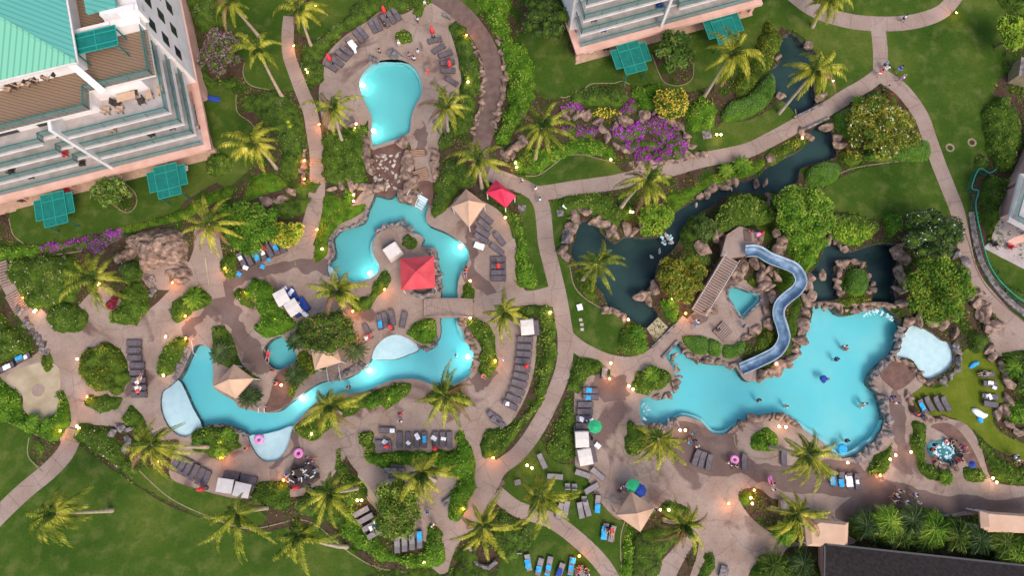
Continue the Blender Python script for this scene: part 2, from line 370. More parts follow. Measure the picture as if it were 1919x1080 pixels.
def ribroof(name, c1, c2, rot, sc=.55):
    m = bpy.data.materials.new(name); m.use_nodes = True; t = m.node_tree; N = t.nodes; K = t.links; p = N['Principled BSDF']
    tc = N.new('ShaderNodeNewGeometry'); mp = N.new('ShaderNodeMapping'); mp.inputs['Rotation'].default_value = (0, 0, rot)
    w = N.new('ShaderNodeTexWave'); w.inputs['Scale'].default_value = sc; w.inputs['Distortion'].default_value = 0 if sc == .55 else 1.5; w.inputs['Detail Scale'].default_value = 3; w.wave_profile = 'SIN'
    K.new(tc.outputs['Position'], mp.inputs[0]); K.new(mp.outputs[0], w.inputs[0])
    r = N.new('ShaderNodeValToRGB'); r.color_ramp.elements[0].color = c1; r.color_ramp.elements[1].color = c2; r.color_ramp.elements[0].position = .02; r.color_ramp.elements[1].position = .3
    K.new(w.outputs[0], r.inputs[0]); K.new(r.outputs[0], p.inputs['Base Color']); p.inputs['Roughness'].default_value = .45
    bp = N.new('ShaderNodeBump'); bp.inputs['Strength'].default_value = .5; K.new(w.outputs[0], bp.inputs['Height']); K.new(bp.outputs[0], p.inputs['Normal'])
    return m
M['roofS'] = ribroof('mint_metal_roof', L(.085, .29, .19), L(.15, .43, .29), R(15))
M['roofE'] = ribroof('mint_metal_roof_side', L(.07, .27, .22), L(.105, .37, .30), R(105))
M['wdeck'] = ribroof('timber_floor_boards', L(.12, .072, .040), L(.23, .15, .095), R(105), .9); M['wdeck'].node_tree.nodes['Principled BSDF'].inputs['Roughness'].default_value = .8
M['palmbrown'] = leafmat('old_frond', [L(.12, .07, .02), L(.24, .15, .05), L(.36, .26, .10)], trans=.15)
# ---------------------------------------------------------------- ground plan (photo-plane outlines, laid on the ground)
pool_top = [(697,116),(717,109),(745,108),(768,116),(785,132),(793,155),(793,178),(782,197),(774,220),(772,241),(768,251),(752,260),(731,268),(710,274),(697,277),(693,258),(693,244),(693,220),(685,201),(676,181),(671,162),(672,148),(680,132)]
poolA = [(703,364),(722,369),(736,367),(745,356),(757,357),(760,366),(778,364),(803,378),(798,406),(805,422),(833,434),(859,450),(875,464),(879,480),(875,496),(865,510),(859,527),(857,545),(856,570),(827,570),(827,545),(825,518),(820,483),(817,466),(801,464),(789,461),(794,445),(775,436),(759,427),(743,421),(727,427),(710,436),(701,450),(698,468),(704,485),(712,499),(707,513),(686,525),(663,529),(640,525),(620,519),(613,505),(616,490),(628,478),(624,450),(629,438),(643,427),(664,422),(683,413),(690,392),(699,373)]
poolB = [(827,590),(826,622),(820,640),(811,652),(795,655),(779,645),(763,634),(742,627),(719,634),(702,652),(695,671),(690,682),(675,695),(645,711),(608,715),(582,727),(557,746),(538,759),(522,771),(501,774),(478,771),(448,764),(439,752),(402,729),(400,704),(399,687),(397,660),(386,649),(367,647),(358,660),(349,680),(337,705),(317,725),(303,736),(301,766),(310,792),(324,810),(347,820),(376,806),(395,796),(423,798),(448,806),(462,815),(467,829),(478,850),(492,864),(508,866),(524,861),(538,840),(549,801),(557,790),(575,771),(596,752),(619,744),(642,740),(682,734),(716,720),(744,712),(779,711),(802,718),(822,727),(848,722),(871,711),(881,702),(886,688),(888,668),(883,652),(871,631),(862,608),(858,590)]
spaW = [(520,631),(531,634),(550,652),(556,675),(538,687),(522,694),(504,684),(492,664),(501,643)]
poolM = [(1266,640),(1247,664),(1259,687),(1268,713),(1259,734),(1242,743),(1215,745),(1201,752),(1199,778),(1207,795),(1222,800),(1247,796),(1270,783),(1284,781),(1312,790),(1326,804),(1339,814),(1360,814),(1374,802),(1400,788),(1432,780),(1469,781),(1492,795),(1513,811),(1545,832),(1571,858),(1594,857),(1615,846),(1636,830),(1650,811),(1657,788),(1655,767),(1645,737),(1629,721),(1634,700),(1655,679),(1671,668),(1682,648),(1689,622),(1687,603),(1671,585),(1655,573),(1615,584),(1590,592),(1569,587),(1555,571),(1527,569),(1522,590),(1515,615),(1503,645),(1488,670),(1469,691),(1446,707),(1413,715),(1395,712),(1379,689),(1358,684),(1328,682),(1293,670)]
poolK = [(1708,610),(1731,615),(1752,627),(1766,638),(1780,643),(1787,659),(1787,680),(1773,696),(1752,708),(1736,709),(1724,698),(1717,685),(1706,673),(1680,668),(1689,652),(1687,636),(1699,622)]
spaE = [(1738,832),(1759,825),(1777,823),(1791,837),(1805,855),(1791,871),(1770,867),(1750,860),(1738,848)]
spaT = [(1365,539),(1381,537),(1407,546),(1425,553),(1425,567),(1407,585),(1395,597),(1383,590),(1372,571),(1363,557)]
strU = [(1471,64),(1489,64),(1503,79),(1524,93),(1531,104),(1529,130),(1524,162),(1530,190),(1512,210),(1494,216),(1478,199),(1455,176),(1445,143),(1448,127),(1462,116),(1462,81)]
strL = [(1519,244),(1547,230),(1560,253),(1567,280),(1565,295),(1540,303),(1501,316),(1496,339),(1473,353),(1443,364),(1408,362),(1385,360),(1362,366),(1332,387),(1304,404),(1283,422),(1276,445),(1262,468),(1250,478),(1233,495),(1226,527),(1208,550),(1219,571),(1233,592),(1212,615),(1182,599),(1161,590),(1141,578),(1131,553),(1105,520),(1078,490),(1070,468),(1079,445),(1081,422),(1093,413),(1116,420),(1128,438),(1153,455),(1172,443),(1197,445),(1227,445),(1246,438),(1256,415),(1267,397),(1297,378),(1325,362),(1362,348),(1385,339),(1420,332),(1434,316),(1462,299),(1499,281),(1519,262)]
pondR = [(1550,444),(1569,455),(1596,471),(1637,458),(1670,457),(1688,475),(1681,490),(1680,518),(1675,541),(1678,571),(1629,566),(1571,562),(1518,567),(1520,540),(1518,515),(1530,500),(1543,470)]
beach1 = [(330,712),(345,735),(358,765),(376,804),(350,835),(320,825),(290,790),(285,750),(300,720)]
beach2 = [(465,818),(490,815),(520,808),(549,800),(560,830),(530,880),(480,880),(460,840)]
beach3 = [(695,671),(715,674),(740,673),(765,664),(785,652),(770,620),(730,610),(690,640)]
beach4 = [(600,495),(616,495),(632,520),(620,530),(605,525)]
REG = []   # later entries win
def reg(cls, pts, n=4, sm=True): REG.append((cls, smooth(pts, n) if sm else [tuple(map(float, p)) for p in pts]))
lawn = lambda *p: reg('lawn', list(p))
reg('soil', [(-120,-80),(2040,-80),(2040,1160),(-120,1160)], sm=False)
reg('lawn', [(17,405),(30,393),(60,385),(150,350),(260,320),(400,290),(425,320),(430,335),(400,345),(350,375),(330,395),(260,420),(225,430),(160,442),(100,454),(45,457),(25,440)])
reg('lawn', [(385,168),(440,175),(445,215),(485,245),(490,290),(460,325),(420,350),(385,300)])
reg('lawn', [(425,45),(440,-20),(545,-20),(530,70),(530,95),(545,150),(552,170),(505,167),(475,163),(455,145),(458,112),(430,90)])
reg('lawn', [(560,60),(575,20),(600,-20),(720,-20),(660,32),(620,58),(590,72)])
reg('lawn', [(815,-20),(930,-20),(905,15),(885,28),(850,5)])
reg('lawn', [(975,60),(1060,60),(1075,100),(1200,90),(1420,10),(1460,-10),(1465,40),(1440,100),(1410,130),(1330,160),(1290,172),(1215,165),(1175,160),(1120,160),(1080,177),(1050,184),(1010,180),(985,110)])
reg('lawn', [(930,322),(985,330),(1010,326),(1040,305),(1060,293),(1090,290),(1120,297),(1150,305),(1165,332),(1080,350),(1020,352),(970,342)])
reg('lawn', [(1285,247),(1340,240),(1355,228),(1400,226),(1440,207),(1470,190),(1500,207),(1500,222),(1440,262),(1390,287),(1330,302),(1296,290)])
reg('lawn', [(1450,-20),(1500,0),(1540,20),(1600,40),(1650,45),(1650,140),(1600,165),(1560,185),(1530,170),(1530,100),(1490,58),(1465,50)])
reg('lawn', [(1530,-20),(1800,-20),(1740,30),(1650,45),(1580,30)])
reg('lawn', [(1800,-20),(1740,30),(1660,45),(1650,145),(1700,175),(1750,260),(1780,340),(1808,430),(1822,400),(1818,355),(1835,320),(1880,240),(1860,190),(1870,150),(1890,130),(1875,60),(1890,-20)])
reg('lawn', [(1540,358),(1600,322),(1680,305),(1748,303),(1770,345),(1790,400),(1720,405),(1640,412),(1600,402),(1550,388)])
reg('lawn', [(970,367),(1000,368),(1013,390),(1015,440),(1020,480),(1030,530),(1010,545),(990,545),(975,500),(980,430),(972,390)])
reg('lawn', [(1030,385),(1045,372),(1070,368),(1062,400),(1060,460),(1065,490),(1080,540),(1112,570),(1160,593),(1174,603),(1160,625),(1157,658),(1147,668),(1065,635),(1055,590),(1045,520),(1030,470),(1020,410)])
reg('lawn', [(-60,780),(0,790),(60,815),(55,860),(85,885),(35,925),(-60,1000)])
reg('lawn', [(-100,1000),(0,960),(80,900),(110,870),(140,830),(150,836),(240,900),(320,950),(420,985),(480,1000),(560,985),(600,995),(640,1017),(700,1067),(720,1100),(700,1160),(-100,1160)])
reg('lawn', [(240,895),(280,875),(320,895),(380,920),(440,936),(500,970),(470,988),(400,978),(330,948)])
reg('lawn', [(950,895),(960,875),(985,850),(1012,825),(1025,850),(1050,870),(1090,872),(1095,895),(1110,930),(1150,965),(1175,990),(1167,1030),(1170,1110),(1120,1035),(1060,992),(1000,965),(945,920)])
reg('lawn', [(940,1160),(935,1060),(960,1030),(985,980),(1060,1000),(1100,1040),(1150,1110),(1160,1160)])
reg('turf', [(1705,712),(1735,725),(1765,725),(1795,695),(1798,665),(1850,638),(1865,680),(1880,720),(1878,760),(1860,790),(1890,820),(1960,850),(1960,880),(1870,845),(1830,812),(1800,790),(1770,780),(1735,778),(1712,755)])
reg('lawn', [(1845,470),(1870,472),(1960,510),(1960,590),(1900,545),(1860,505)])
reg('lawn', [(1420,420),(1450,425),(1455,440),(1440,452),(1420,445)])
reg('soil', [(192,345),(232,342),(253,362),(256,382),(243,398),(224,393),(205,376)])
reg('soil', [(1222,100),(1235,95),(1295,95),(1300,118),(1298,145),(1283,158),(1260,160),(1240,148)])
reg('patio', [W_ for W_ in [(-20,408),(30,396),(32,392),(400,297),(408,300),(390,240),(0,330)]], sm=False)
reg('patio', [(1078,121),(1410,29),(1405,0),(1090,70)], sm=False)
# --- paving
reg('deck', [(598,165),(606,140),(606,112),(640,72),(690,38),(715,20),(745,28),(772,18),(784,0),(800,-20),(835,-20),(862,25),(843,50),(852,85),(862,130),(864,165),(852,205),(838,240),(830,262),(818,290),(818,330),(806,345),(785,348),(775,300),(765,262),(740,240),(700,240),(690,225),(680,236),(640,247),(610,238),(600,205)])
reg('deck', [(-30,720),(0,702),(60,668),(88,640),(45,590),(10,530),(-20,490),(15,485),(50,545),(110,600),(180,540),(212,545),(260,590),(330,530),(362,470),(366,428),(405,428),(425,500),(470,500),(560,450),(602,470),(608,440),(640,415),(690,350),(760,345),(830,392),(862,365),(900,375),(940,400),(965,450),(972,500),(985,545),(1050,540),(1055,575),(1000,572),(940,580),(975,597),(1003,600),(1005,650),(1000,700),(985,745),(960,790),(935,805),(915,815),(920,850),(940,880),(930,920),(890,985),(840,1015),(780,1010),(690,940),(660,850),(640,870),(600,920),(550,932),(480,932),(440,935),(380,920),(320,897),(325,850),(335,825),(290,825),(240,800),(215,800),(160,800),(140,842),(112,825),(128,780),(80,792),(45,770),(40,740),(0,725)])
reg('deck', [(1078,720),(1100,700),(1140,712),(1150,668),(1200,690),(1240,660),(1285,600),(1330,560),(1360,520),(1430,540),(1440,580),(1420,620),(1380,655),(1430,700),(1560,700),(1640,690),(1670,660),(1730,715),(1705,745),(1712,778),(1800,790),(1835,830),(1850,880),(1866,905),(1919,912),(1990,915),(1990,985),(1850,965),(1760,972),(1620,975),(1600,1020),(1500,1025),(1470,1035),(1430,1110),(1290,1130),(1310,1020),(1280,955),(1190,962),(1160,975),(1120,935),(1100,895),(1078,872)])
reg('deck', [(1845,640),(1862,622),(1880,610),(1990,600),(1990,660),(1880,668),(1860,662)])
reg('deck', [(380,505),(340,540),(280,540),(270,510),(300,500),(360,490)])
reg('sand', [(20,700),(75,680),(110,690),(112,740),(108,775),(60,782),(45,760),(40,735),(12,715)])
reg('sand', [(690,880),(715,898),(735,905),(728,945),(705,945),(690,930),(670,895)])
PATHS = []
def P(pts, w, cls='path'):
    REG.append((cls, ribbon(pts, w)))
    if cls == 'path': PATHS.append((pts, w))
def stain(pts, k=5):
    c = smooth(pts, 8); r_ = np.random.RandomState(int(pts[0][0])); o = []
    for i, p in enumerate(c):
        j = (noise2(i * .35 + k, pts[0][0]) - .5) * 14 + (r_.rand() - .5) * 4; q = c[(i + 3) % len(c)]; dx, dy = q[0] - p[0], q[1] - p[1]; l = math.hypot(dx, dy) or 1; o.append((p[0] - dy / l * j, p[1] + dx / l * j))
    REG.append(('wet', o))
stain([(612,480),(626,496),(612,514),(565,508),(510,516),(462,532),(440,552),(452,590),(470,625),(498,655),(505,690),(488,705),(462,680),(440,645),(418,600),(395,592),(378,600),(362,632),(345,618),(372,585),(395,560),(410,535),(440,510),(490,495),(550,484)])
stain([(1252,798),(1290,790),(1330,818),(1378,816),(1392,850),(1440,870),(1510,868),(1600,872),(1640,888),(1650,905),(1580,930),(1480,920),(1400,895),(1310,890),(1262,860),(1245,820)])
stain([(1668,735),(1690,745),(1700,790),(1698,850),(1712,890),(1690,880),(1676,830),(1668,780)])
stain([(872,450),(892,462),(896,500),(925,535),(955,550),(930,556),(890,545),(872,520),(880,490)])
stain([(1660,905),(1720,915),(1850,935),(1990,940),(1990,990),(1850,962),(1740,972),(1600,985),(1560,965),(1600,925)])
stain([(905,905),(930,893),(945,903),(925,925),(905,945),(898,925)]); stain([(1125,700),(1165,705),(1175,735),(1170,755),(1130,752),(1108,735)]); stain([(880,705),(905,700),(930,695),(905,722),(888,730)]); stain([(540,800),(560,815),(570,850),(600,890),(575,905),(548,880),(545,850),(530,872),(500,875),(540,850)])
stain([(785,240),(795,225),(800,260),(798,290),(788,290),(780,262)]); stain([(1345,500),(1362,490),(1350,530),(1320,580),(1330,600),(1300,600),(1310,570)])
P([(542,30),(539,69),(542,104),(554,139),(568,176),(581,208),(588,248),(595,295),(595,334),(592,380),(584,415),(572,450),(560,480)], (22, 34))
P([(800,-20),(850,12),(888,50),(915,95),(925,140),(921,190),(910,240),(900,280),(903,310),(925,335)], 34, 'asph')
P([(915,325),(950,338),(985,352),(1010,362),(1080,352),(1150,342),(1200,330),(1246,320),(1316,300),(1397,283),(1450,258),(1501,230),(1540,210),(1586,180),(1621,160),(1649,139)], 28)
P([(1649,150),(1650,100),(1645,45)], 28)
P([(1475,-20),(1520,15),(1570,34),(1620,43),(1680,44),(1730,36),(1770,18),(1800,-20)], 28)
P([(1649,139),(1690,168),(1725,215),(1742,260),(1760,310),(1780,360),(1795,400),(1805,450),(1815,495),(1832,532),(1862,568),(1893,600),(1940,640)], 27)
P([(1000,358),(1015,385),(1020,420),(1024,460),(1034,500),(1046,550),(1055,600),(1060,640),(1056,690),(1038,740),(1008,800),(972,850),(935,880),(912,925),(895,960),(865,990),(845,1015),(830,1050),(815,1110)], 30)
P([(1060,630),(1090,655),(1140,678),(1190,682),(1235,660),(1265,630),(1290,600)], 28)
P([(1045,545),(1000,558),(950,558),(880,575),(800,580)], 26)
P([(880,760),(876,800),(885,840),(905,880)], 30)
P([(640,770),(650,810),(668,855),(700,895),(720,925)], 34)
P([(150,770),(138,812),(122,850),(90,885),(45,922),(-10,975),(-40,1010)], 33)
P([(930,925),(970,955),(1030,975),(1080,1010),(1130,1060),(1165,1120)], 30)
P([(-15,480),(15,535),(50,590),(90,635)], (20, 34))
P([(1235,1110),(1262,1050),(1290,1005),(1310,985)], 36)
P([(387,425),(392,500),(402,560)], 42)
REG.append(('asph', ribbon([(1796,405),(1815,455),(1828,500),(1850,540),(1890,580),(1950,625)], 2)))
# retaining path to the right of the walkway
REG.append(('stone', ribbon([(1818,398),(1826,450),(1838,492),(1860,530),(1890,565),(1950,612)], 10)))
REG.append(('brownslab', smooth([(1650,690),(1665,678),(1690,680),(1712,688),(1716,705),(1700,722),(1680,732),(1662,720),(1650,705)], 4)))
REG.append(('brownslab', smooth([(1745,800),(1780,795),(1815,830),(1838,880),(1820,880),(1800,850),(1770,815)], 4)))
REG.append(('brownslab', smooth([(520,700),(545,690),(552,720),(550,745),(535,762),(510,772),(495,770),(505,745)], 4)))
reg('soil', [(1383,928),(1400,916),(1425,918),(1448,935),(1500,950),(1502,1012),(1470,1012),(1430,990),(1400,962)])
reg('soil', [(1240,945),(1285,950),(1300,985),(1270,1020),(1235,1060),(1225,1100),(1180,1100),(1180,1000),(1225,990)])
reg('wetrock', [(700,278),(745,262),(765,262),(765,300),(775,330),(760,352),(757,358),(745,357),(736,367),(722,370),(703,366),(698,340),(700,300)])
reg('wetrock', [(783,342),(808,340),(812,365),(808,385),(790,372)])
for c, p in (('pool2', pool_top), ('pool2', poolA), ('pool', poolB), ('pool2', spaW), ('pool', poolM), ('kid', poolK), ('pool', spaE), ('pool2', spaT), ('pond', strU), ('pond', strL), ('pond', pondR)): reg(c, p, 3)
reg('soil', [(1562,500),(1580,494),(1600,490),(1622,493),(1625,513),(1634,536),(1632,566),(1600,572),(1572,566),(1574,545),(1568,520)], 3)
# path that bridges the stream
P([(1490,236),(1540,210),(1586,182)], 28)
P([(1200,681),(1232,662),(1262,632)], 26)
BEACH = [(smooth(b, 3)) for b in (beach1, beach2, beach3, beach4)]

def planar():
    pts = []; edges = []
    polys = [(c, WA(p)) for c, p in REG] + [('beach', WA(b)) for b in BEACH]
    for c, p in polys:
        k = len(pts); n = len(p); pts += [Vector(q) for q in p]; edges += [(k + i, k + (i + 1) % n) for i in range(n)]
    vo, eo, fo, *_ = delaunay_2d_cdt(pts, edges, [], 0, 1e-4)
    V = np.array([tuple(v) for v in vo]); F = np.array([tuple(f) for f in fo])
    cen = V[F].mean(1); cls = np.full(len(F), -1); names = []
    for i, (c, p) in enumerate(polys):
        if c == 'beach': continue
        if c not in names: names.append(c)
        cls[inpoly(cen, p)] = names.index(c)
    be = np.zeros(len(F), bool)
    for c, p in polys:
        if c == 'beach': be |= inpoly(cen, p)
    if 'beach' not in names: names.append('beach')
    cls[be & ((cls == names.index('pool')) | (cls == names.index('pool2')))] = names.index('beach')
    return V, F, cls, names
PV, PF, PC, PN = planar()
WATER = {'pool': -1.25, 'pool2': -1.25, 'beach': -.42, 'kid': -.42, 'pond': -1.1}
TOPZ = {'soil': -.02, 'lawn': .03, 'turf': .03, 'deck': 0, 'path': .012, 'asph': .016, 'sand': .02, 'patio': .06, 'stone': .25, 'brownslab': .05, 'wetrock': -.1, 'wet': 0, **WATER}
MATS = {'soil': 'soil', 'lawn': 'lawn', 'turf': 'turf', 'deck': 'deck', 'path': 'path', 'asph': 'asph', 'sand': 'sand', 'patio': 'patio', 'stone': 'rockgrey', 'brownslab': 'brownslab', 'wetrock': 'brownslab', 'wet': 'wetdeck', 'pool': 'poolfloor', 'pool2': 'poolfloor2', 'beach': 'beach', 'kid': 'beach', 'pond': 'pondfloor'}
NAMES = {'soil': 'garden_ground', 'lawn': 'lawn', 'turf': 'sunbathing_lawn', 'deck': 'pool_deck', 'path': 'footpath', 'asph': 'service_road', 'sand': 'sandy_paving', 'patio': 'patio_paving', 'stone': 'retaining_kerb', 'brownslab': 'red_brown_paving', 'wetrock': 'waterfall_bed', 'wet': 'wet_paving', 'pool': 'pool_floor', 'pool2': 'lagoon_floor', 'beach': 'shallow_pool_floor', 'kid': 'shallow_pool_floor', 'pond': 'pond_bed'}
edge_map = {}
for fi, f in enumerate(PF):
    for k in range(3):
        a, b = f[k], f[(k + 1) % 3]; edge_map[(a, b)] = fi
for ci, cn in enumerate(PN):
    idx = np.where(PC == ci)[0]
    if not len(idx): continue
    z = TOPZ[cn]; used = {}; V = []; F = []; mi = []
    def vid(v, zz):
        k = (v, zz)
        if k not in used: used[k] = len(V); V.append((PV[v][0], PV[v][1], zz))
        return used[k]
    for fi in idx:
        f = PF[fi]; F.append([vid(v, z) for v in f]); mi.append(0)
        for k in range(3):
            a, b = f[k], f[(k + 1) % 3]; o = edge_map.get((b, a)); oc = PN[PC[o]] if o is not None and PC[o] >= 0 else None
            if oc == cn: continue
            oz = TOPZ.get(oc, -.3)
            if oz < z - 1e-5: F.append([vid(b, z), vid(a, z), vid(a, oz - .02), vid(b, oz - .02)]); mi.append(1 if oc in WATER else 0)
    me = newmesh(NAMES[cn], V, F, [M[MATS[cn]], M['rockgrey']], mi); struct(NAMES[cn], me)
# far ground sheet outside the garden
oc_ = WA([(-120,-80),(2040,-80),(2040,1160),(-120,1160)])
V = [(p[0], p[1], -.02) for p in oc_]; Rr = 900
V += [(-Rr, Rr, -.02), (Rr, Rr, -.02), (Rr, -Rr, -.02), (-Rr, -Rr, -.02)]
struct('outer_ground', newmesh('outer_ground', V, [(0, 1, 5, 4), (1, 2, 6, 5), (2, 3, 7, 6), (3, 0, 4, 7)], M['lawn']))
# water surfaces
def water_sheet(name, polys, z, m):
    V = []; F = []
    for p in polys:
        pts = [Vector(q) for q in WA(smooth(p, 3), 0)]; n = len(pts)
        vo, eo, fo, *_ = delaunay_2d_cdt(pts, [(i, (i + 1) % n) for i in range(n)], [], 1, 1e-4)
        k = len(V); V += [(v[0], v[1], z) for v in vo]; F += [tuple(i + k for i in f) for f in fo]
    struct(name, newmesh(name, V, F, M[m]))
for nm, p in (('upper_pool_water', pool_top), ('lagoon_water', poolA), ('winding_pool_water', poolB), ('plunge_pool_water', spaW), ('main_pool_water', poolM), ('shallow_pool_water', poolK), ('hot_tub_water', spaE), ('triangular_pool_water', spaT)): water_sheet(nm, [p], -.13, 'water')
for nm, p in (('upper_stream_water', strU), ('pond_water', strL), ('lower_pond_water', pondR)): water_sheet(nm, [p], -.18, 'pondwater')
# inner benches and steps under water
def bench(poly, i0, i1, w, z, name='pool_bench'):
    c = WA(smooth(poly[i0:i1], 5, False)); n = len(c); V = []; F = []; pc = WA(smooth(poly, 3))
    for i in range(n):
        a, b = c[max(i - 1, 0)], c[min(i + 1, n - 1)]; dx, dy = b[0] - a[0], b[1] - a[1]; l = math.hypot(dx, dy) or 1; ox, oy = -dy / l, dx / l; x, y = c[i]
        if not inpoly(np.array([[x + ox * .3, y + oy * .3]]), pc)[0]: ox, oy = -ox, -oy
        e = w * min(1, 4 * min(i, n - 1 - i) / n + .05); V += [(x - ox * .03, y - oy * .03, z), (x + ox * e, y + oy * e, z), (x + ox * e, y + oy * e, -1.3)]
    for i in range(n - 1): k = 3 * i; F += [(k, k + 3, k + 4, k + 1), (k + 1, k + 4, k + 5, k + 2)]
    struct(name, newmesh(name, V, F, M['bench']))
bench(pool_top + pool_top[:4], 20, 30, .55, -.5); bench(pool_top, 0, 9, .5, -.5); bench(spaT + spaT[:1], 2, 10, .45, -.45); bench(poolM, 20, 31, .55, -.45); bench(poolM, 11, 20, .4, -.5); bench(poolB, 66, 74, .5, -.5); bench(poolA, 30, 40, .4, -.5)
# expansion joints across the paths
JV = []; JF = []
def joints(pts, wpx, step=3.4):
    c = WA(smooth(pts, 6, False)); d = 0; nx = step; ww = (wpx[0] if isinstance(wpx, tuple) else wpx) * .0675 / 2 * .96
    for i in range(len(c) - 1):
        L_ = math.dist(c[i], c[i + 1])
        if d + L_ >= nx:
            nx += step; dx, dy = (c[i + 1][0] - c[i][0]) / L_, (c[i + 1][1] - c[i][1]) / L_; x, y = c[i]; k = len(JV)
            for s, t in ((1, 1), (1, -1), (-1, -1), (-1, 1)): JV.append((x - dy * ww * s + dx * .02 * t, y + dx * ww * s + dy * .02 * t, .021))
            JF.append((k, k + 1, k + 2, k + 3))
        d += L_
for p_, w_ in PATHS: joints(p_, w_)
struct('paving_joints', newmesh('paving_joints', JV, JF, M['wetdeck']))
# pale kerb lines along lawn and bed edges
def kerb(pts, w=.11, h=.05, z=0, cls='kerb', name='lawn_kerb'):
    c = WA(smooth(pts, 5, False)); V = []; F = []; n = len(c)
    for i in range(n):
        a, b = c[max(i - 1, 0)], c[min(i + 1, n - 1)]; dx, dy = b[0] - a[0], b[1] - a[1]; l = math.hypot(dx, dy) or 1
        ox, oy = -dy / l * w / 2, dx / l * w / 2; x, y = c[i]
        V += [(x - ox, y - oy, z - .05), (x - ox, y - oy, z + h), (x + ox, y + oy, z + h), (x + ox, y + oy, z - .05)]
    for i in range(n - 1):
        k = 4 * i; F += [(k, k + 1, k + 5, k + 4), (k + 1, k + 2, k + 6, k + 5), (k + 2, k + 3, k + 7, k + 6)]
    struct(name, newmesh(name, V, F, M[cls]))
for k in [[(985,330),(1010,328),(1040,307),(1060,293),(1090,290),(1120,297),(1152,305)], [(1050,182),(1062,182),(1090,170),(1110,157),(1150,156),(1165,152),(1180,158)], [(232,342),(253,362),(256,382),(243,398),(224,393),(205,376)], [(17,410),(25,440),(45,457)], [(160,470),(60,484),(5,492)], [(458,118),(456,140),(470,160),(505,168)], [(443,175),(445,210),(470,230),(490,260)],
          [(1222,102),(1240,148),(1260,160),(1283,158),(1298,145),(1300,118)], [(1068,500),(1078,540),(1112,570),(1175,600)], [(55,820),(53,855),(80,885)], [(0,786),(60,812),(105,832)], [(258,880),(320,935),(400,972),(470,992),(560,975),(600,990)], [(600,990),(660,1040),(720,1068),(820,1078)], [(1540,352),(1590,318),(1690,302),(1738,300)], [(1225,800),(1160,800)], [(1172,975),(1163,1010),(1165,1080)], [(1160,795),(1153,820),(1158,842),(1178,862),(1210,872)], [(1375,815),(1380,838),(1400,855),(1435,862),(1460,855)], [(1490,205),(1494,222)], [(555,500),(540,440),(548,420)], [(600,340),(690,345)]]: kerb(k)
# ring of raised pool coping on some pools
def loopkerb(poly, lo, hi, **k): kerb(poly[lo:hi], **k)
kerb(pool_top + pool_top[:1], .45, .04, .0, 'path', 'pool_coping')
kerb(spaT + spaT[:1], .35, .06, .0, 'rockgrey', 'pool_coping')
# ---------------------------------------------------------------- foliage
def leaves(P, size, rs, up=.72, asp=.5):
    """P (n,3) -> (n,4,3) bent diamonds"""
    n = len(P); th = rs.rand(n) * 2 * np.pi; tilt = (rs.rand(n) - .5) * 2 * (1 - up) * 2.2
    a = np.stack([np.cos(th) * np.cos(tilt), np.sin(th) * np.cos(tilt), np.sin(tilt)], 1)
    b = np.stack([-np.sin(th), np.cos(th), np.zeros(n)], 1); ro = (rs.rand(n) - .5) * 1.4
    c = np.cross(a, b); b = b * np.cos(ro)[:, None] + c * np.sin(ro)[:, None]
    s = size * (.6 + .8 * rs.rand(n)); a = a * s[:, None]; b = b * (s * asp)[:, None]
    q = np.stack([P - a * .5, P + b * .5, P + a * .5, P - b * .5], 1); q[:, 2, 2] -= .15 * s
    return q
KIND = {  # leaf mat, under mat, leaf size, density, lumpiness, flower mat, flower share, aspect
 'bright': ('lf_bright', 'underB', .30, 26, .55, None, 0, .6), 'mid': ('lf_mid', 'under', .26, 28, .5, None, 0, .55),
 'dark': ('lf_dark', 'under', .26, 28, .5, None, 0, .5), 'olive': ('lf_olive', 'under', .26, 28, .5, None, 0, .55),
 'white': ('lf_mid', 'under', .24, 30, .45, 'lf_white', .035, .6), 'whited': ('lf_dark', 'under', .26, 30, .45, 'lf_white', .03, .6),
 'clip': ('lf_clip', 'underB', .15, 60, .12, None, 0, .6), 'cover': ('lf_olive', 'underB', .18, 30, .3, None, 0, .6), 'lime': ('lf_lime', 'underB', .28, 30, .5, None, 0, .6),
 'yellow': ('lf_mid', 'under', .28, 24, .5, 'lf_yellow', .6, .7), 'purple': ('lf_mid', 'under', .22, 30, .5, 'lf_purple', .82, .8), 'purplethin': ('lf_brown', 'under', .2, 34, .5, 'lf_purple', .55, .8),
 'brown': ('lf_brown', 'under', .24, 16, .5, 'lf_mid', .25, .5), 'big': ('lf_mid', 'under', .7, 9, .8, 'lf_dark', .5, .3), 'grassy': ('lf_dark', 'under', .3, 26, .3, None, 0, .18), 'red': ('lf_red', 'under', .3, 26, .5, 'lf_dark', .2, .5)}
BEDW = []
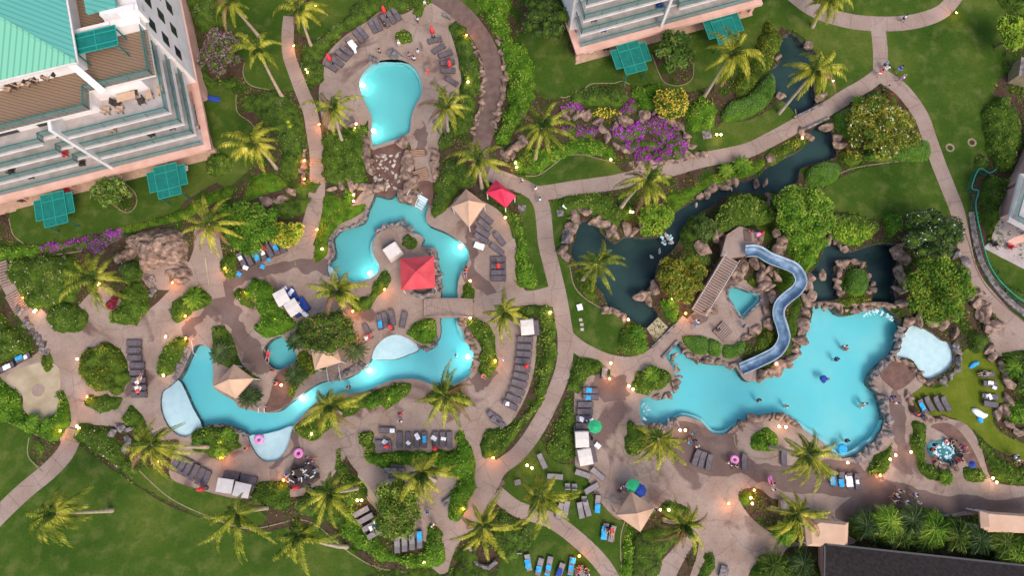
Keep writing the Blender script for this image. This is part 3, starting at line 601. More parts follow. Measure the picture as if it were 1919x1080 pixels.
def bed(poly, kind, h, label, name='shrub', cat='shrub', z0=0, sm=True, dens=1.0):
    lm, um, ls, dn, lump, fm, ff, asp = KIND[kind]
    wp = WA(smooth(poly, 4) if sm else poly, z0)
    if kind not in ('clip', 'cover'):   # uneven outline
        fine = []
        for i in range(len(wp)):
            a_, b_ = wp[i], wp[(i + 1) % len(wp)]; k_ = max(1, int(math.dist(a_, b_) / .35))
            for j in range(k_): fine.append((a_[0] + (b_[0] - a_[0]) * j / k_, a_[1] + (b_[1] - a_[1]) * j / k_))
        wp = [(x + (float(noise2(x * 1.1, y * 1.1 + 9)) - .5) * .75 + (float(noise2(x * 3, y * 3)) - .5) * .3, y + (float(noise2(x * 1.1 + 40, y * 1.1)) - .5) * .75 + (float(noise2(x * 3, y * 3 + 50)) - .5) * .3) for x, y in fine]
    BEDW.append(wp); q = np.array(wp)
    rs = np.random.RandomState(int(abs(q[0, 0] * 77 + q[0, 1] * 31)) % 99999)
    ed = .5 if kind != 'clip' else .22
    zf = lambda P, d: z0 + h * (1 - np.exp(-d / ed)) * (1 - lump / 2 + lump * (noise2(P[:, 0] * .9 + 7, P[:, 1] * .9) * .7 + noise2(P[:, 0] * 2.3, P[:, 1] * 2.3) * .6 - .15))
    lo, hi = q.min(0), q.max(0); sp = .42
    gx, gy = np.meshgrid(np.arange(lo[0], hi[0], sp), np.arange(lo[1], hi[1], sp)); G = np.stack([gx.ravel(), gy.ravel()], 1) + (rs.rand(gx.size, 2) - .5) * sp * .7
    G = G[inpoly(G, wp)]
    if len(G): G = G[distpoly(G, wp) > .12]
    pts = [Vector(p) for p in wp] + [Vector(p) for p in G]; n = len(wp)
    vo, eo, fo, *_ = delaunay_2d_cdt(pts, [(i, (i + 1) % n) for i in range(n)], [], 1, 1e-4)
    v2 = np.array([tuple(v) for v in vo]); d = distpoly(v2, wp); z = zf(v2, d) * .93; z[d < .02] = z0 - .03
    A = abs(sum(q[i, 0] * q[(i + 1) % n, 1] - q[(i + 1) % n, 0] * q[i, 1] for i in range(n))) / 2
    m = int(A * dn * dens * 1.15); P = np.zeros((0, 2))
    while len(P) < m:
        X = lo + rs.rand(m * 2 + 20, 2) * (hi - lo); X = X[inpoly(X, wp)]; P = np.concatenate([P, X])
    P = P[:m]; dd = distpoly(P, wp); Z = zf(P, dd) + (rs.rand(m) - .35) * (.22 if kind != 'clip' else .05)
    # drop some leaves in low pockets so that clumps and gaps show
    cl = noise2(P[:, 0] * 1.7 + 31, P[:, 1] * 1.7 + 5); keep = (cl > .36) | (rs.rand(m) < .25)
    if kind == 'clip': keep[:] = True
    P, Z = P[keep], Z[keep]
    Q = leaves(np.stack([P[:, 0], P[:, 1], Z], 1), ls, rs, asp=asp); mi = np.zeros(len(Q), np.int32)
    if fm:
        if ff > .3: pick = (noise2(P[:, 0] * 1.3 + 3, P[:, 1] * 1.3 + 9) * .7 + rs.rand(len(P)) * .5) < ff * (1.35 if 'purple' in kind else 1.05)
        else: pick = rs.rand(len(P)) < ff
        mi[pick] = 1; Q[pick, :, 2] += .06
        if 'white' in kind: c = Q[pick].mean(1, keepdims=True); Q[pick] = c + (Q[pick] - c) * .8
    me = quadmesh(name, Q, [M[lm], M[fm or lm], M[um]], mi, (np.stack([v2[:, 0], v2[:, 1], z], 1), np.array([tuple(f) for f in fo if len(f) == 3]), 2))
    o = link(name, me); tag(o, label, cat); return o
def tree(cx, cy, rx, ry, h, kind, label, name='broadleaf_tree', cat='tree', dens=1.0, lumps=16, parts=True):
    """crown centre and radii in photo px; h metres: height of crown middle"""
    lm, um, ls, dn, lump, fm, ff, asp = KIND[kind]
    c = W(cx, cy, h); sc = .0675 * (CAMH - h) / CAMH * (1 + (540 - cy) * .00008); RX, RY = rx * sc, ry * sc
    rs = np.random.RandomState(int(cx * 13 + cy * 7) % 99999); base = W3(cx, cy, h); base.z = 0
    root = thing(name, label, cat, (c[0], c[1], 0))
    tk = MB(); tk.tube([(0, 0, -.1), (.1, .05, h * .5), (0, 0, h)], [max(.12, h * .05), h * .04, .06], 7)
    for k in range(5):
        a = k * 1.26 + rs.rand(); tk.tube([(0, 0, h * .45), (RX * .35 * math.cos(a), RY * .35 * math.sin(a), h * .8), (RX * .7 * math.cos(a), RY * .7 * math.sin(a), h)], [h * .03, h * .02, .02], 5)
    tk.build('trunk', M['wood'], root)
    Q = []; MI = []; BV = []; BF = []
    th0 = min(h * .55, max(RX, RY) * .75)
    lumps = 30; rim = lambda a: .80 + .34 * float(noise2(math.cos(a) * 1.6 + cx, math.sin(a) * 1.6 + cy))
    L_ = [(0, 0, -.15, .45)] + [(math.cos(a) * r * rim(a), math.sin(a) * r * rim(a), rs.rand() * .75 * (1.1 - r) - .25 + .3 * (rs.rand() < .2), .17 + rs.rand() ** 1.5 * .20) for a, r in [(k * 2.399 + rs.rand() * .5, .12 + .80 * math.sqrt((k + .5) / lumps)) for k in range(lumps)]]
    for (lx, ly, lz, lr) in L_:
        cc = np.array([lx * RX, ly * RY, h + lz * th0]); rr = np.array([lr * RX, lr * RY, lr * th0 * 1.1])
        n = int(5.2 * dn * dens * rr[0] * rr[1]) + 6
        u = rs.randn(n, 3); u[:, 2] = np.abs(u[:, 2]) * (rs.rand(n) > .12) - np.abs(u[:, 2]) * .3 * (rs.rand(n) < .15); u /= np.linalg.norm(u, axis=1)[:, None] + 1e-6
        q = leaves(cc + u * rr * (.86 + .26 * rs.rand(n, 1)), ls, rs, .66, asp); m_ = np.zeros(n, np.int32)
        if fm: m_[rs.rand(n) < ff] = 1
        Q.append(q); MI.append(m_)
        k = len(BV); nb, mb = 8, 5
        for i in range(mb + 1):
            for j in range(nb):
                ph = math.pi * i / mb; t = 2 * math.pi * j / nb; BV.append(cc + rr * .74 * np.array([math.sin(ph) * math.cos(t), math.sin(ph) * math.sin(t), math.cos(ph)]))
        for i in range(mb):
            for j in range(nb):
                a, b = k + i * nb + j, k + i * nb + (j + 1) % nb; BF += [(a, a + nb, b + nb), (a, b + nb, b)]
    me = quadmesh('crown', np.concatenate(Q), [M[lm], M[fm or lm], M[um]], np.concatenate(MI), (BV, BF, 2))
    link('crown', me, root); return root

KIND['bright'] = ('lf_bright', 'underB', .28, 26, .75, 'lf_mid', .22, .6); KIND['mid'] = ('lf_mid', 'under', .26, 28, .8, 'lf_bright', .18, .55); KIND['dark'] = ('lf_dark', 'under', .26, 28, .8, 'lf_mid', .25, .5)
BEDS = [
 ([(20,490),(80,482),(140,480),(152,510),(142,555),(100,580),(60,577),(33,545),(16,518)], 'white', 1.5, 'large dark shrub mass flecked with white flowers, right of the left-edge steps'),
 ([(88,598),(95,580),(125,568),(158,575),(170,592),(160,612),(130,625),(100,618)], 'white', 1.2, 'round shrub dotted with white flowers where the left steps reach the plaza'),
 ([(222,548),(258,530),(276,545),(280,580),(265,605),(240,613),(215,605),(207,590),(228,570)], 'mid', 1.2, 'kidney-shaped green shrub bed beneath the big rock grotto'),
 ([(225,505),(235,488),(252,487),(263,500),(262,525),(245,535),(228,525)], 'whited', 1.8, 'small round shrub with white blossoms against the rock grotto'),
 ([(322,590),(322,570),(345,550),(370,540),(392,545),(390,568),(365,590),(335,603)], 'mid', .9, 'teardrop shrub bed between the rock grotto and the garden junction'),
 ([(152,680),(167,656),(200,645),(230,660),(243,690),(243,722),(215,738),(175,728),(153,710)], 'olive', 1.6, 'big round olive-green shrub left of the row of stacked loungers'),
 ([(160,760),(172,742),(215,742),(240,740),(225,764),(195,772)], 'white', .8, 'pale low shrub at the foot of the big round olive shrub'),
 ([(76,670),(90,662),(101,682),(92,700),(79,698)], 'olive', .6, 'tiny mossy shrub at the rim of the sandy circle'),
 ([(-20,585),(5,585),(25,612),(60,645),(58,658),(30,670),(-20,672)], 'white', 1.5, 'white-flecked shrub mass at the left edge above two white-towelled loungers'),
 ([(-20,705),(15,718),(38,740),(50,775),(80,792),(112,770),(108,748),(124,740),(134,770),(127,800),(105,828),(60,812),(-20,780)], 'bright', 1.3, 'bright leafy bed curling round the sandy circle at the left edge'),
 ([(145,800),(165,798),(205,808),(228,838),(250,858),(262,878),(243,898),(200,862),(160,837),(142,818)], 'white', 1.2, 'long clipped pale-flecked hedge running diagonally beside the big lower lawn', 'hedge', 'hedge'),
 ([(232,790),(238,768),(258,766),(275,795),(280,828),(262,850),(250,832),(252,806)], 'mid', 1.2, 'leafy bush beside the dark rock pit left of the white beach entry'),
 ([(300,690),(306,655),(325,636),(348,630),(354,650),(340,678),(318,706),(302,713)], 'mid', 1.2, 'bushy green bed on the left bank above the white beach entry'),
 ([(362,815),(375,806),(400,800),(430,802),(446,812),(450,833),(438,850),(410,860),(380,853),(360,836)], 'mid', 1.1, 'oval shrub bed between the two white beach entries'),
 ([(395,630),(408,610),(428,612),(442,650),(458,680),(480,702),(490,714),(475,716),(450,692),(420,685),(400,662)], 'dark', .9, 'narrow dark green bed above the lower-left tan canopy'),
 ([(458,545),(480,525),(503,527),(518,560),(543,590),(556,608),(538,624),(500,630),(472,618),(488,592),(480,568),(462,560)], 'bright', 1.4, 'bright yellow-green hedge curving left of the two white daybed canopies', 'hedge', 'hedge'),
 ([(440,550),(458,540),(470,562),(480,570),(465,575),(445,568)], 'white', .6, 'small pale shrub at the tip of the curving bright hedge'),
 ([(560,720),(600,700),(615,690),(590,672),(560,655),(552,690),(545,712),(540,742),(552,745)], 'olive', .9, 'olive shrubs on the bank left of the small tan canopy'),
 ([(560,608),(600,590),(640,590),(660,612),(650,645),(620,655),(580,655),(560,640)], 'dark', 1.4, 'shadowy undergrowth beneath the dark spreading tree above the small tan canopy'),
 ([(660,582),(655,562),(690,550),(705,522),(722,507),(730,522),(720,545),(690,575),(668,588)], 'mid', .8, 'crescent of shrubs left of the red square canopy'),
 ([(758,448),(768,438),(780,448),(780,462),(770,472),(760,466)], 'dark', 1.0, 'small dark oval bush above the red square canopy'),
 ([(865,558),(870,536),(880,530),(892,545),(890,562),(868,563)], 'mid', .8, 'small triangular bush at the right end of the footbridge'),
 ([(763,622),(785,602),(813,600),(820,625),(813,643),(800,648),(785,640),(762,632)], 'bright', 1.1, 'bright mixed planting on the pool corner just under the footbridge'),
 ([(873,600),(893,598),(914,610),(930,640),(933,680),(920,703),(902,706),(894,682),(896,650),(880,627)], 'mid', 1.1, 'banana-shaped green hedge on the right bank of the winding pool', 'hedge', 'hedge'),
 ([(975,583),(1000,567),(1030,577),(1041,610),(1042,660),(1033,708),(1013,758),(985,795),(950,838),(926,860),(906,850),(903,815),(920,802),(958,800),(988,772),(1006,720),(1012,660),(1010,610),(1000,592)], 'mid', 1.0, 'long crescent hedge between the lounger arc and the central footpath', 'hedge', 'hedge'),
 ([(792,745),(810,730),(850,725),(880,740),(878,758),(850,772),(815,770)], 'olive', .8, 'low shrubs round the palm on the lower bank of the winding pool'),
 ([(557,818),(555,800),(582,777),(620,753),(680,742),(740,720),(773,720),(758,745),(733,764),(690,767),(640,788),(600,818),(575,823)], 'mid', .9, 'long wavy shrub border along the lower bank of the winding pool'),
 ([(672,815),(685,806),(700,812),(702,836),(698,848),(684,846),(673,835)], 'mid', 1.1, 'small clipped hedge block left of the towel-strewn lounger row', 'hedge', 'hedge'),
 ([(683,852),(720,846),(790,845),(852,842),(853,815),(870,813),(885,850),(891,900),(879,940),(860,973),(840,966),(841,930),(857,900),(832,890),(810,872),(740,870),(725,884),(702,872)], 'bright', 1.3, 'tall bright hedge wrapping below and right of the towel-strewn lounger row', 'hedge', 'hedge'),
 ([(640,1000),(648,960),(663,945),(668,975),(700,1007),(742,1037),(790,1037),(795,1010),(805,985),(822,990),(834,1022),(820,1066),(740,1058),(680,1030)], 'bright', 1.0, 'bright ground planting wrapping the two lounger bays at the bottom'),
 ([(806,990),(820,988),(833,1005),(830,1030),(812,1040),(797,1030)], 'dark', 1.0, 'dark round shrub right of the lower lounger bay'),
 ([(640,885),(680,903),(690,928),(668,944),(650,948),(640,930)], 'mid', .9, 'shrub beneath the palm left of the sandy path', ),
 ([(555,930),(600,915),(640,935),(648,960),(638,995),(600,972),(555,962)], 'dark', 1.0, 'dark planting under the two palms above the bottom lawn'),
 ([(472,938),(478,912),(500,903),(538,903),(545,928),(540,948),(500,953)], 'mid', 1.1, 'square-cut green hedge right of the two white box canopies', 'hedge', 'hedge'),
 ([(625,852),(637,842),(648,868),(668,895),(655,905),(640,895)], 'mid', .6, 'thin wedge of shrubs left of the sandy path'),
 ([(850,1075),(862,1033),(885,1028),(898,1050),(920,1080),(915,1110),(850,1110)], 'brown', 1.1, 'brownish spiky bush at the bottom edge left of centre'),
 ([(928,955),(950,962),(985,987),(998,1003),(990,1033),(962,1053),(937,1048),(922,1000)], 'dark', 1.2, 'dark rounded shrub mass at the bottom between two palms'),
 ([(562,110),(568,85),(600,72),(640,38),(700,-15),(765,-15),(772,12),(745,25),(715,16),(690,34),(638,68),(603,108),(606,140),(600,152),(578,152)], 'dark', 1.1, 'dark hedge hugging the upper-left rim of the round pool terrace', 'hedge', 'hedge'),
 ([(740,70),(738,60),(750,56),(763,60),(771,72),(768,84),(750,84)], 'mid', .8, 'small teardrop bush on the round pool terrace'),
 ([(780,-15),(810,-15),(812,2),(800,14),(790,30),(775,22)], 'mid', .8, 'small bush where the top path meets the round pool terrace'),
 ([(843,52),(860,45),(878,68),(895,110),(900,150),(892,190),(880,238),(852,262),(826,285),(821,270),(840,240),(852,205),(864,165),(862,130),(852,85)], 'dark', 1.0, 'long dark planting strip between round pool terrace and brown road'),
 ([(603,262),(622,242),(668,236),(690,240),(686,262),(690,300),(685,330),(688,344),(612,344),(606,300)], 'mid', 1.2, 'square shrub mass left of the rock waterfall'),
 ([(607,367),(640,372),(655,385),(685,382),(684,395),(662,410),(640,420),(626,435),(617,455),(612,480),(588,492),(592,445),(602,400)], 'cover', .25, 'olive ground cover sloping from the shrub mass to the upper lagoon', 'ground_cover', 'ground cover'),
 ([(640,362),(655,352),(663,375),(655,388),(642,382)], 'lime', .7, 'small lime bush beside two tiny lamps near the waterfall'),
 ([(822,322),(850,300),(878,318),(888,345),(862,362),(843,385),(826,404),(808,400),(815,358)], 'dark', 1.2, 'dark hedge left of the tan canopy by the lagoon', 'hedge', 'hedge'),
 ([(450,195),(480,172),(528,178),(558,197),(570,240),(574,290),(560,330),(540,338),(522,318),(526,280),(500,232)], 'dark', 1.1, 'broad dark shrub bed along the left side of the stepped path'),
 ([(455,372),(470,337),(500,322),(525,332),(538,350),(500,364),(460,378)], 'cover', .3, 'triangular patch of olive ground cover left of the stepped path', 'ground_cover', 'ground cover'),
 ([(505,385),(545,372),(578,372),(572,395),(545,412),(520,405)], 'dark', .5, 'flat dark wedge of planting just left of the stepped path'),
 ([(-20,475),(20,463),(75,456),(80,470),(60,483),(-20,492)], 'bright', .7, 'bright clipped verge at the left edge beside the purple flower strip', 'hedge', 'hedge'),
 ([(222,428),(270,416),(330,398),(395,360),(435,352),(428,372),(385,388),(350,410),(290,424),(240,436)], 'cover', .5, 'bright verge hedge between the hotel lawn and the rock grotto', 'hedge', 'hedge'),
 ([(60,462),(150,447),(222,430),(228,448),(200,458),(192,478),(165,472),(140,466),(80,474)], 'purplethin', .5, 'strip of purple flowers below the hotel lawn', 'flower_bed', 'flowers'),
 ([(380,120),(400,150),(440,140),(430,165),(385,165),(370,145)], 'dark', .9, 'dark undergrowth between the hotel wall and the pink-flowering tree'),
 ([(352,-20),(425,-20),(430,30),(400,60),(368,50)], 'dark', 1.6, 'dark shrubs in the top corner beside the hotel wall'),
 ([(390,300),(420,290),(438,310),(425,332),(392,328)], 'mid', .9, 'low leafy bush at the foot of the hotel corner'),
 ([(885,-20),(960,-20),(952,40),(962,75),(985,90),(1000,130),(1004,170),(992,205),(965,240),(955,270),(930,272),(940,240),(950,200),(950,130),(930,70),(905,28)], 'bright', 1.5, 'long bright green thicket right of the brown road'),
 ([(975,165),(990,160),(1003,168),(1005,182),(985,186)], 'yellow', .9, 'small yellow-flowering bush at the end of the bright thicket', 'flower_bush', 'flowers'),
 ([(957,300),(990,286),(1040,272),(1060,264),(1100,256),(1140,275),(1153,300),(1120,294),(1085,286),(1040,303),(1010,322),(968,318)], 'bright', .8, 'bright border above the crescent lawn in the middle'),
 ([(1065,185),(1085,170),(1110,160),(1170,168),(1168,195),(1110,198),(1075,196)], 'dark', .9, 'dark green shrubs above the rock garden flowers'),
 ([(1188,170),(1225,155),(1240,175),(1225,210),(1195,200)], 'bright', 1.1, 'bright bush left of the yellow-flowering tree'),
 ([(1282,232),(1285,210),(1318,178),(1338,200),(1343,233),(1312,247),(1288,242)], 'bright', 1.0, 'bright clipped bush right of the yellow-flowering tree', 'hedge', 'hedge'),
 ([(1350,215),(1368,192),(1403,178),(1428,150),(1446,141),(1452,172),(1430,205),(1392,224),(1357,228)], 'clip', 1.1, 'large smoothly clipped blue-green hedge left of the upper stream', 'hedge', 'hedge'),
 ([(1372,165),(1390,120),(1420,80),(1438,40),(1455,55),(1465,70),(1452,110),(1440,135),(1405,170),(1385,182)], 'olive', 1.3, 'olive yellow shrubs on the left bank of the upper stream'),
 ([(1045,382),(1070,366),(1140,362),(1148,385),(1190,388),(1185,410),(1150,436),(1132,418),(1095,402),(1068,412),(1056,398)], 'mid', .8, 'mixed border above the boulders of the dark pond'),
 ([(1250,365),(1300,348),(1338,325),(1380,318),(1430,296),(1432,312),(1410,328),(1370,342),(1320,360),(1288,380),(1262,400),(1250,390)], 'cover', .5, 'mossy strip between the walkway and the lower stream', 'ground_cover', 'ground cover'),
 ([(1440,287),(1480,263),(1503,252),(1513,262),(1498,280),(1465,298),(1443,308)], 'olive', .5, 'lime olive strip along the stream just below the walkway'),
 ([(1278,440),(1292,408),(1318,398),(1332,420),(1322,450),(1332,488),(1318,500),(1292,482)], 'dark', 1.6, 'dark bushes between stream and slide steps'),
 ([(1342,430),(1348,392),(1370,368),(1400,360),(1438,380),(1448,412),(1425,425),(1392,422),(1362,430)], 'mid', 1.2, 'mixed leafy planting on the top of the slide hill', 'shrub', 'shrub', 2.2),
 ([(1560,222),(1580,206),(1600,212),(1606,240),(1590,262),(1570,250)], 'clip', 1.2, 'blue-green clipped shrub beside the stream at the walkway', 'hedge', 'hedge'),
 ([(1598,195),(1620,178),(1650,176),(1662,195),(1640,212),(1612,212)], 'dark', 1.2, 'ferny dark clump at the top of the triangular garden'),
 ([(1652,180),(1665,170),(1678,180),(1674,196),(1658,196)], 'red', .9, 'dark red shrub at the walkway fork'),
 ([(1698,222),(1712,218),(1716,228),(1706,236)], 'red', .7, 'little dark red shrub on the right side of the triangular garden'),
 ([(1620,300),(1640,270),(1690,262),(1720,262),(1740,270),(1738,300),(1690,303)], 'clip', .9, 'pale clipped hedge at the lower rim of the triangular garden', 'hedge', 'hedge'),
 ([(1508,330),(1520,312),(1545,305),(1568,312),(1574,328),(1558,345),(1530,350),(1512,345)], 'clip', 1.3, 'round clipped pale-green shrub on the right bank of the lower stream', 'hedge', 'hedge'),
 ([(1568,295),(1578,282),(1598,280),(1612,292),(1608,308),(1588,316),(1572,310)], 'olive', 1.1, 'spiky round lime shrub right of the stream'),
 ([(1840,215),(1860,185),(1885,195),(1910,240),(1905,290),(1890,325),(1865,315),(1848,270)], 'mid', 1.6, 'tall blue-green shrubs along the right-edge building'),
 ([(1842,330),(1868,328),(1885,345),(1872,395),(1862,440),(1852,455),(1842,420),(1836,375)], 'mid', 1.3, 'hedge inside the green railing at the right edge', 'hedge', 'hedge'),
 ([(1822,300),(1836,288),(1850,298),(1852,312),(1838,320),(1825,314)], 'dark', .9, 'small round shrub above the corner of the green railing'),
 ([(1850,480),(1862,500),(1890,535),(1930,560),(1930,568),(1885,548),(1855,510)], 'dark', .7, 'thin planting strip behind the green railing'),
 ([(1582,530),(1588,510),(1603,504),(1620,512),(1624,532),(1618,552),(1598,556),(1584,548)], 'clip', 1.4, 'mossy clipped mound on the islet in the lower pond', 'hedge', 'hedge'),
 ([(1572,560),(1590,556),(1625,556),(1630,566),(1605,578),(1578,574)], 'olive', .6, 'yellow-green ferns at the foot of the islet'),
 ([(1600,970),(1640,958),(1720,955),(1778,965),(1830,990),(1990,1000),(1990,1062),(1850,1035),(1760,1018),(1680,1020),(1592,1008)], 'big', 2.6, 'jungle-like band of big-leaved plants along the dark shingle roof'),
 ([(1408,818),(1425,805),(1448,804),(1460,820),(1454,838),(1435,846),(1412,838)], 'bright', 1.0, 'round bush in the rock ring at the lower rim of the main pool'),
 ([(1172,800),(1188,794),(1208,802),(1210,830),(1192,850),(1173,842)], 'mid', 1.0, 'bush left of the palm at the main pool beach'),
 ([(1182,728),(1186,702),(1220,687),(1248,692),(1258,710),(1240,732),(1200,738)], 'mid', 1.0, 'shrub bed on the left headland of the main pool'),
 ([(1064,722),(1072,692),(1090,672),(1124,682),(1126,698),(1100,710),(1085,732),(1066,733)], 'mid', .8, 'low hedge at the fork left of the main pool', 'hedge', 'hedge'),
 ([(1040,800),(1055,762),(1068,747),(1074,780),(1077,862),(1042,866),(1022,842)], 'mid', 1.0, 'hedge left of the blue-towelled loungers', 'hedge', 'hedge'),
 ([(1167,1110),(1166,1012),(1180,1000),(1190,1030),(1180,1110)], 'bright', .8, 'bright strip of plants at the bottom beside the lawn'),
 ([(1182,1085),(1190,1012),(1228,985),(1262,965),(1285,980),(1275,1005),(1243,1045),(1230,1090)], 'brown', .8, 'brown scrubby bed below the lower tan canopy'),
 ([(1238,950),(1258,942),(1280,950),(1285,965),(1260,970)], 'mid', .8, 'small bush right of the lower tan canopy'),
 ([(1383,935),(1396,922),(1408,925),(1408,942),(1395,950)], 'cover', .2, 'tiny green ground-cover wedge at the bottom plaza', 'ground_cover', 'ground cover'),
 ([(1450,1000),(1460,985),(1490,990),(1498,1015),(1475,1018)], 'dark', .9, 'dark plants beneath the palm left of the flat tan roof'),
 ([(1415,1060),(1440,1042),(1480,1050),(1540,1060),(1540,1110),(1410,1110)], 'mid', 1.0, 'palm-like bushes at the bottom edge left of the dark roof'),
 ([(1300,1110),(1318,1055),(1330,1030),(1338,1045),(1322,1110)], 'mid', .6, 'narrow planted strip at the bottom between the two paths'),
 ([(1706,797),(1720,792),(1733,802),(1735,858),(1760,880),(1788,900),(1760,903),(1732,888),(1712,858)], 'mid', .9, 'curved hedge left of the hot tub', 'hedge', 'hedge'),
 ([(1805,882),(1825,880),(1843,887),(1843,906),(1806,906)], 'mid', .8, 'small hedge block below the hot tub', 'hedge', 'hedge'),
 ([(1835,830),(1858,840),(1872,862),(1925,882),(1925,903),(1872,905),(1852,872)], 'mid', 1.0, 'hedge right of the hot tub', 'hedge', 'hedge'),
 ([(1620,882),(1642,856),(1670,832),(1675,855),(1665,880),(1640,888)], 'mid', .8, 'leaf-shaped bush at the lower right corner of the main pool'),
 ([(1277,634),(1300,629),(1326,634),(1324,664),(1296,660)], 'clip', .6, 'left smooth clipped mound above the main pool rocks', 'hedge', 'hedge'),
 ([(1328,635),(1352,645),(1348,668),(1327,664)], 'clip', .6, 'middle smooth clipped mound above the main pool rocks', 'hedge', 'hedge'),
 ([(1356,648),(1375,646),(1393,636),(1394,660),(1370,673),(1354,668)], 'clip', .6, 'right smooth clipped mound above the main pool rocks', 'hedge', 'hedge'),
 ([(1160,660),(1162,622),(1180,607),(1204,612),(1214,640),(1200,662),(1176,666)], 'mid', 1.0, 'fern bed between pond lawn and walkway bridge'),
 ([(1236,562),(1258,561),(1272,580),(1267,603),(1252,600),(1240,582)], 'bright', .9, 'narrow bright bush at the lower tip of the dark pond'),
 ([(1465,650),(1472,600),(1492,562),(1505,545),(1500,600),(1490,640),(1475,668)], 'grassy', .5, 'dark grassy bank inside the bend of the blue slide', 'grass_bank', 'grass'),
 ([(1455,530),(1475,505),(1486,515),(1488,540),(1470,555)], 'cover', .5, 'mossy hollow inside the upper bend of the blue slide', 'ground_cover', 'ground cover'),
 ([(1418,640),(1440,620),(1455,640),(1440,660),(1418,665)], 'olive', .9, 'olive shrubs left of the slide end'),
 ([(1400,520),(1425,515),(1435,530),(1418,542),(1400,535)], 'olive', .5, 'little olive tuft among the rocks above the triangular pool'),
 ([(952,402),(966,402),(985,440),(998,500),(1004,538),(972,540),(966,500),(970,455)], 'bright', 1.0, 'hedge right of the loungers by the tan lagoon canopy', 'hedge', 'hedge'),
 ([(932,392),(950,388),(962,400),(972,440),(962,445),(948,415)], 'mid', .8, 'thin mixed border beside the crimson canopy'),
 ([(965,300),(985,292),(1000,300),(1000,318),(975,318)], 'olive', .9, 'flowery olive tuft at the left end of the crescent lawn'),
 ([(418,480),(440,475),(446,500),(440,520),(425,528),(416,505)], 'mid', .8, 'green bush left of the crowded lounger row'),
 ([(105,740),(118,738),(132,765),(128,790),(114,780)], 'mid', .6, 'slim plant strip right of the sandy circle'),
 ([(60,830),(75,824),(90,840),(80,860),(66,858)], 'brown', .4, 'sparse plants in the mulch triangle of the left lawn'),
 ([(1078,500),(1098,505),(1110,530),(1120,555),(1112,566),(1092,548),(1078,520)], 'olive', .7, 'olive flowering strip on the left shore of the dark pond'),
 ([(1440,365),(1455,372),(1462,410),(1450,430),(1440,410)], 'dark', 1.4, 'dark understory left of the big bright tree'),
 ([(1560,425),(1590,405),(1640,425),(1625,452),(1592,462),(1562,450)], 'lime', .9, 'vivid lime shrub hanging over the lower pond'),
 ([(1810,640),(1820,620),(1842,622),(1855,640),(1845,660),(1822,662)], 'brown', 1.2, 'feathery brownish bush at the corner of the olive sunbathing lawn'),
 ([(1880,755),(1905,748),(1940,755),(1940,800),(1900,790),(1885,775)], 'bright', 1.1, 'bright bush at the right edge beside the olive lawn'),
 ([(1880,665),(1900,660),(1940,665),(1940,745),(1905,735),(1895,700)], 'dark', 1.2, 'dark spiky shrubs at the right edge above the olive lawn'),
 ([(1870,-15),(1940,-15),(1940,25),(1885,20)], 'dark', 1.5, 'dark shrubs in the top right corner'),
 ([(1875,100),(1890,95),(1900,120),(1890,135),(1878,125)], 'brown', .8, 'brown bush under the lime tree at the right edge'),
 ([(840,1075),(700,1072),(690,1110),(850,1110)], 'brown', .4, 'reddish mulch planting at the bottom edge'),
 ([(560,338),(600,340),(592,360),(560,368),(545,352)], 'brown', .4, 'reddish scrub beside the stepped path'),
]
BEDS += [([(1470,420),(1500,425),(1535,420),(1545,440),(1560,450),(1540,468),(1522,500),(1508,518),(1492,500),(1476,470),(1462,450)], 'bright', 1.6, 'bright yellow-green shrubs spilling down beside the top of the blue slide'),
 ([(1545,410),(1580,398),(1625,405),(1642,420),(1632,445),(1605,440),(1575,430)], 'mid', 1.2, 'mixed shrubs between the striped lawn and the lower pond'),
 ([(1650,410),(1668,400),(1690,412),(1682,436),(1660,440)], 'bright', 1.2, 'bright leafy shrub at the lower right corner of the striped lawn')]
# flowers of the rock garden
for pl, nm in [([(1246,238),(1262,240),(1268,252),(1250,258)], 'magenta tuft between the two upper purple patches'), ([(1058,200),(1070,194),(1086,198),(1080,210),(1060,210)], 'small magenta bougainvillea at the left end of the rock garden'), ([(1060,238),(1080,236),(1082,248),(1062,250)], 'magenta patch beside the big palm by the crescent lawn'),
  ([(1165,200),(1180,192),(1192,200),(1186,212),(1168,210)], 'violet bougainvillea above the middle boulders of the rock garden'), ([(1152,243),(1175,240),(1200,232),(1204,250),(1185,262),(1160,258)], 'magenta bougainvillea on the left of the main purple patch'),
  ([(1210,232),(1235,226),(1252,236),(1248,252),(1236,262),(1222,246)], 'magenta bougainvillea at the top of the main purple patch'), ([(1252,262),(1272,256),(1284,272),(1280,294),(1262,294),(1252,280)], 'magenta bougainvillea at the right end of the main purple patch'),
  ([(1232,284),(1246,276),(1254,290),(1244,302),(1232,298)], 'small magenta mound low in the main purple patch'), ([(1192,288),(1208,282),(1222,292),(1212,308),(1194,304)], 'magenta bougainvillea nearest the walkway'),
  ([(1172,270),(1192,268),(1196,280),(1180,284)], 'dull violet bougainvillea between two magenta ones'), ([(1226,296),(1236,294),(1238,304),(1228,306)], 'tiny magenta tuft by the walkway')]:
    cx_, cy_ = np.mean(pl, 0); pl = [(cx_ + (x - cx_) * 1.3, cy_ + (y - cy_) * 1.25) for x, y in pl]
    BEDS.append((pl, 'purple', .8, nm, 'flower_bush', 'flowers'))
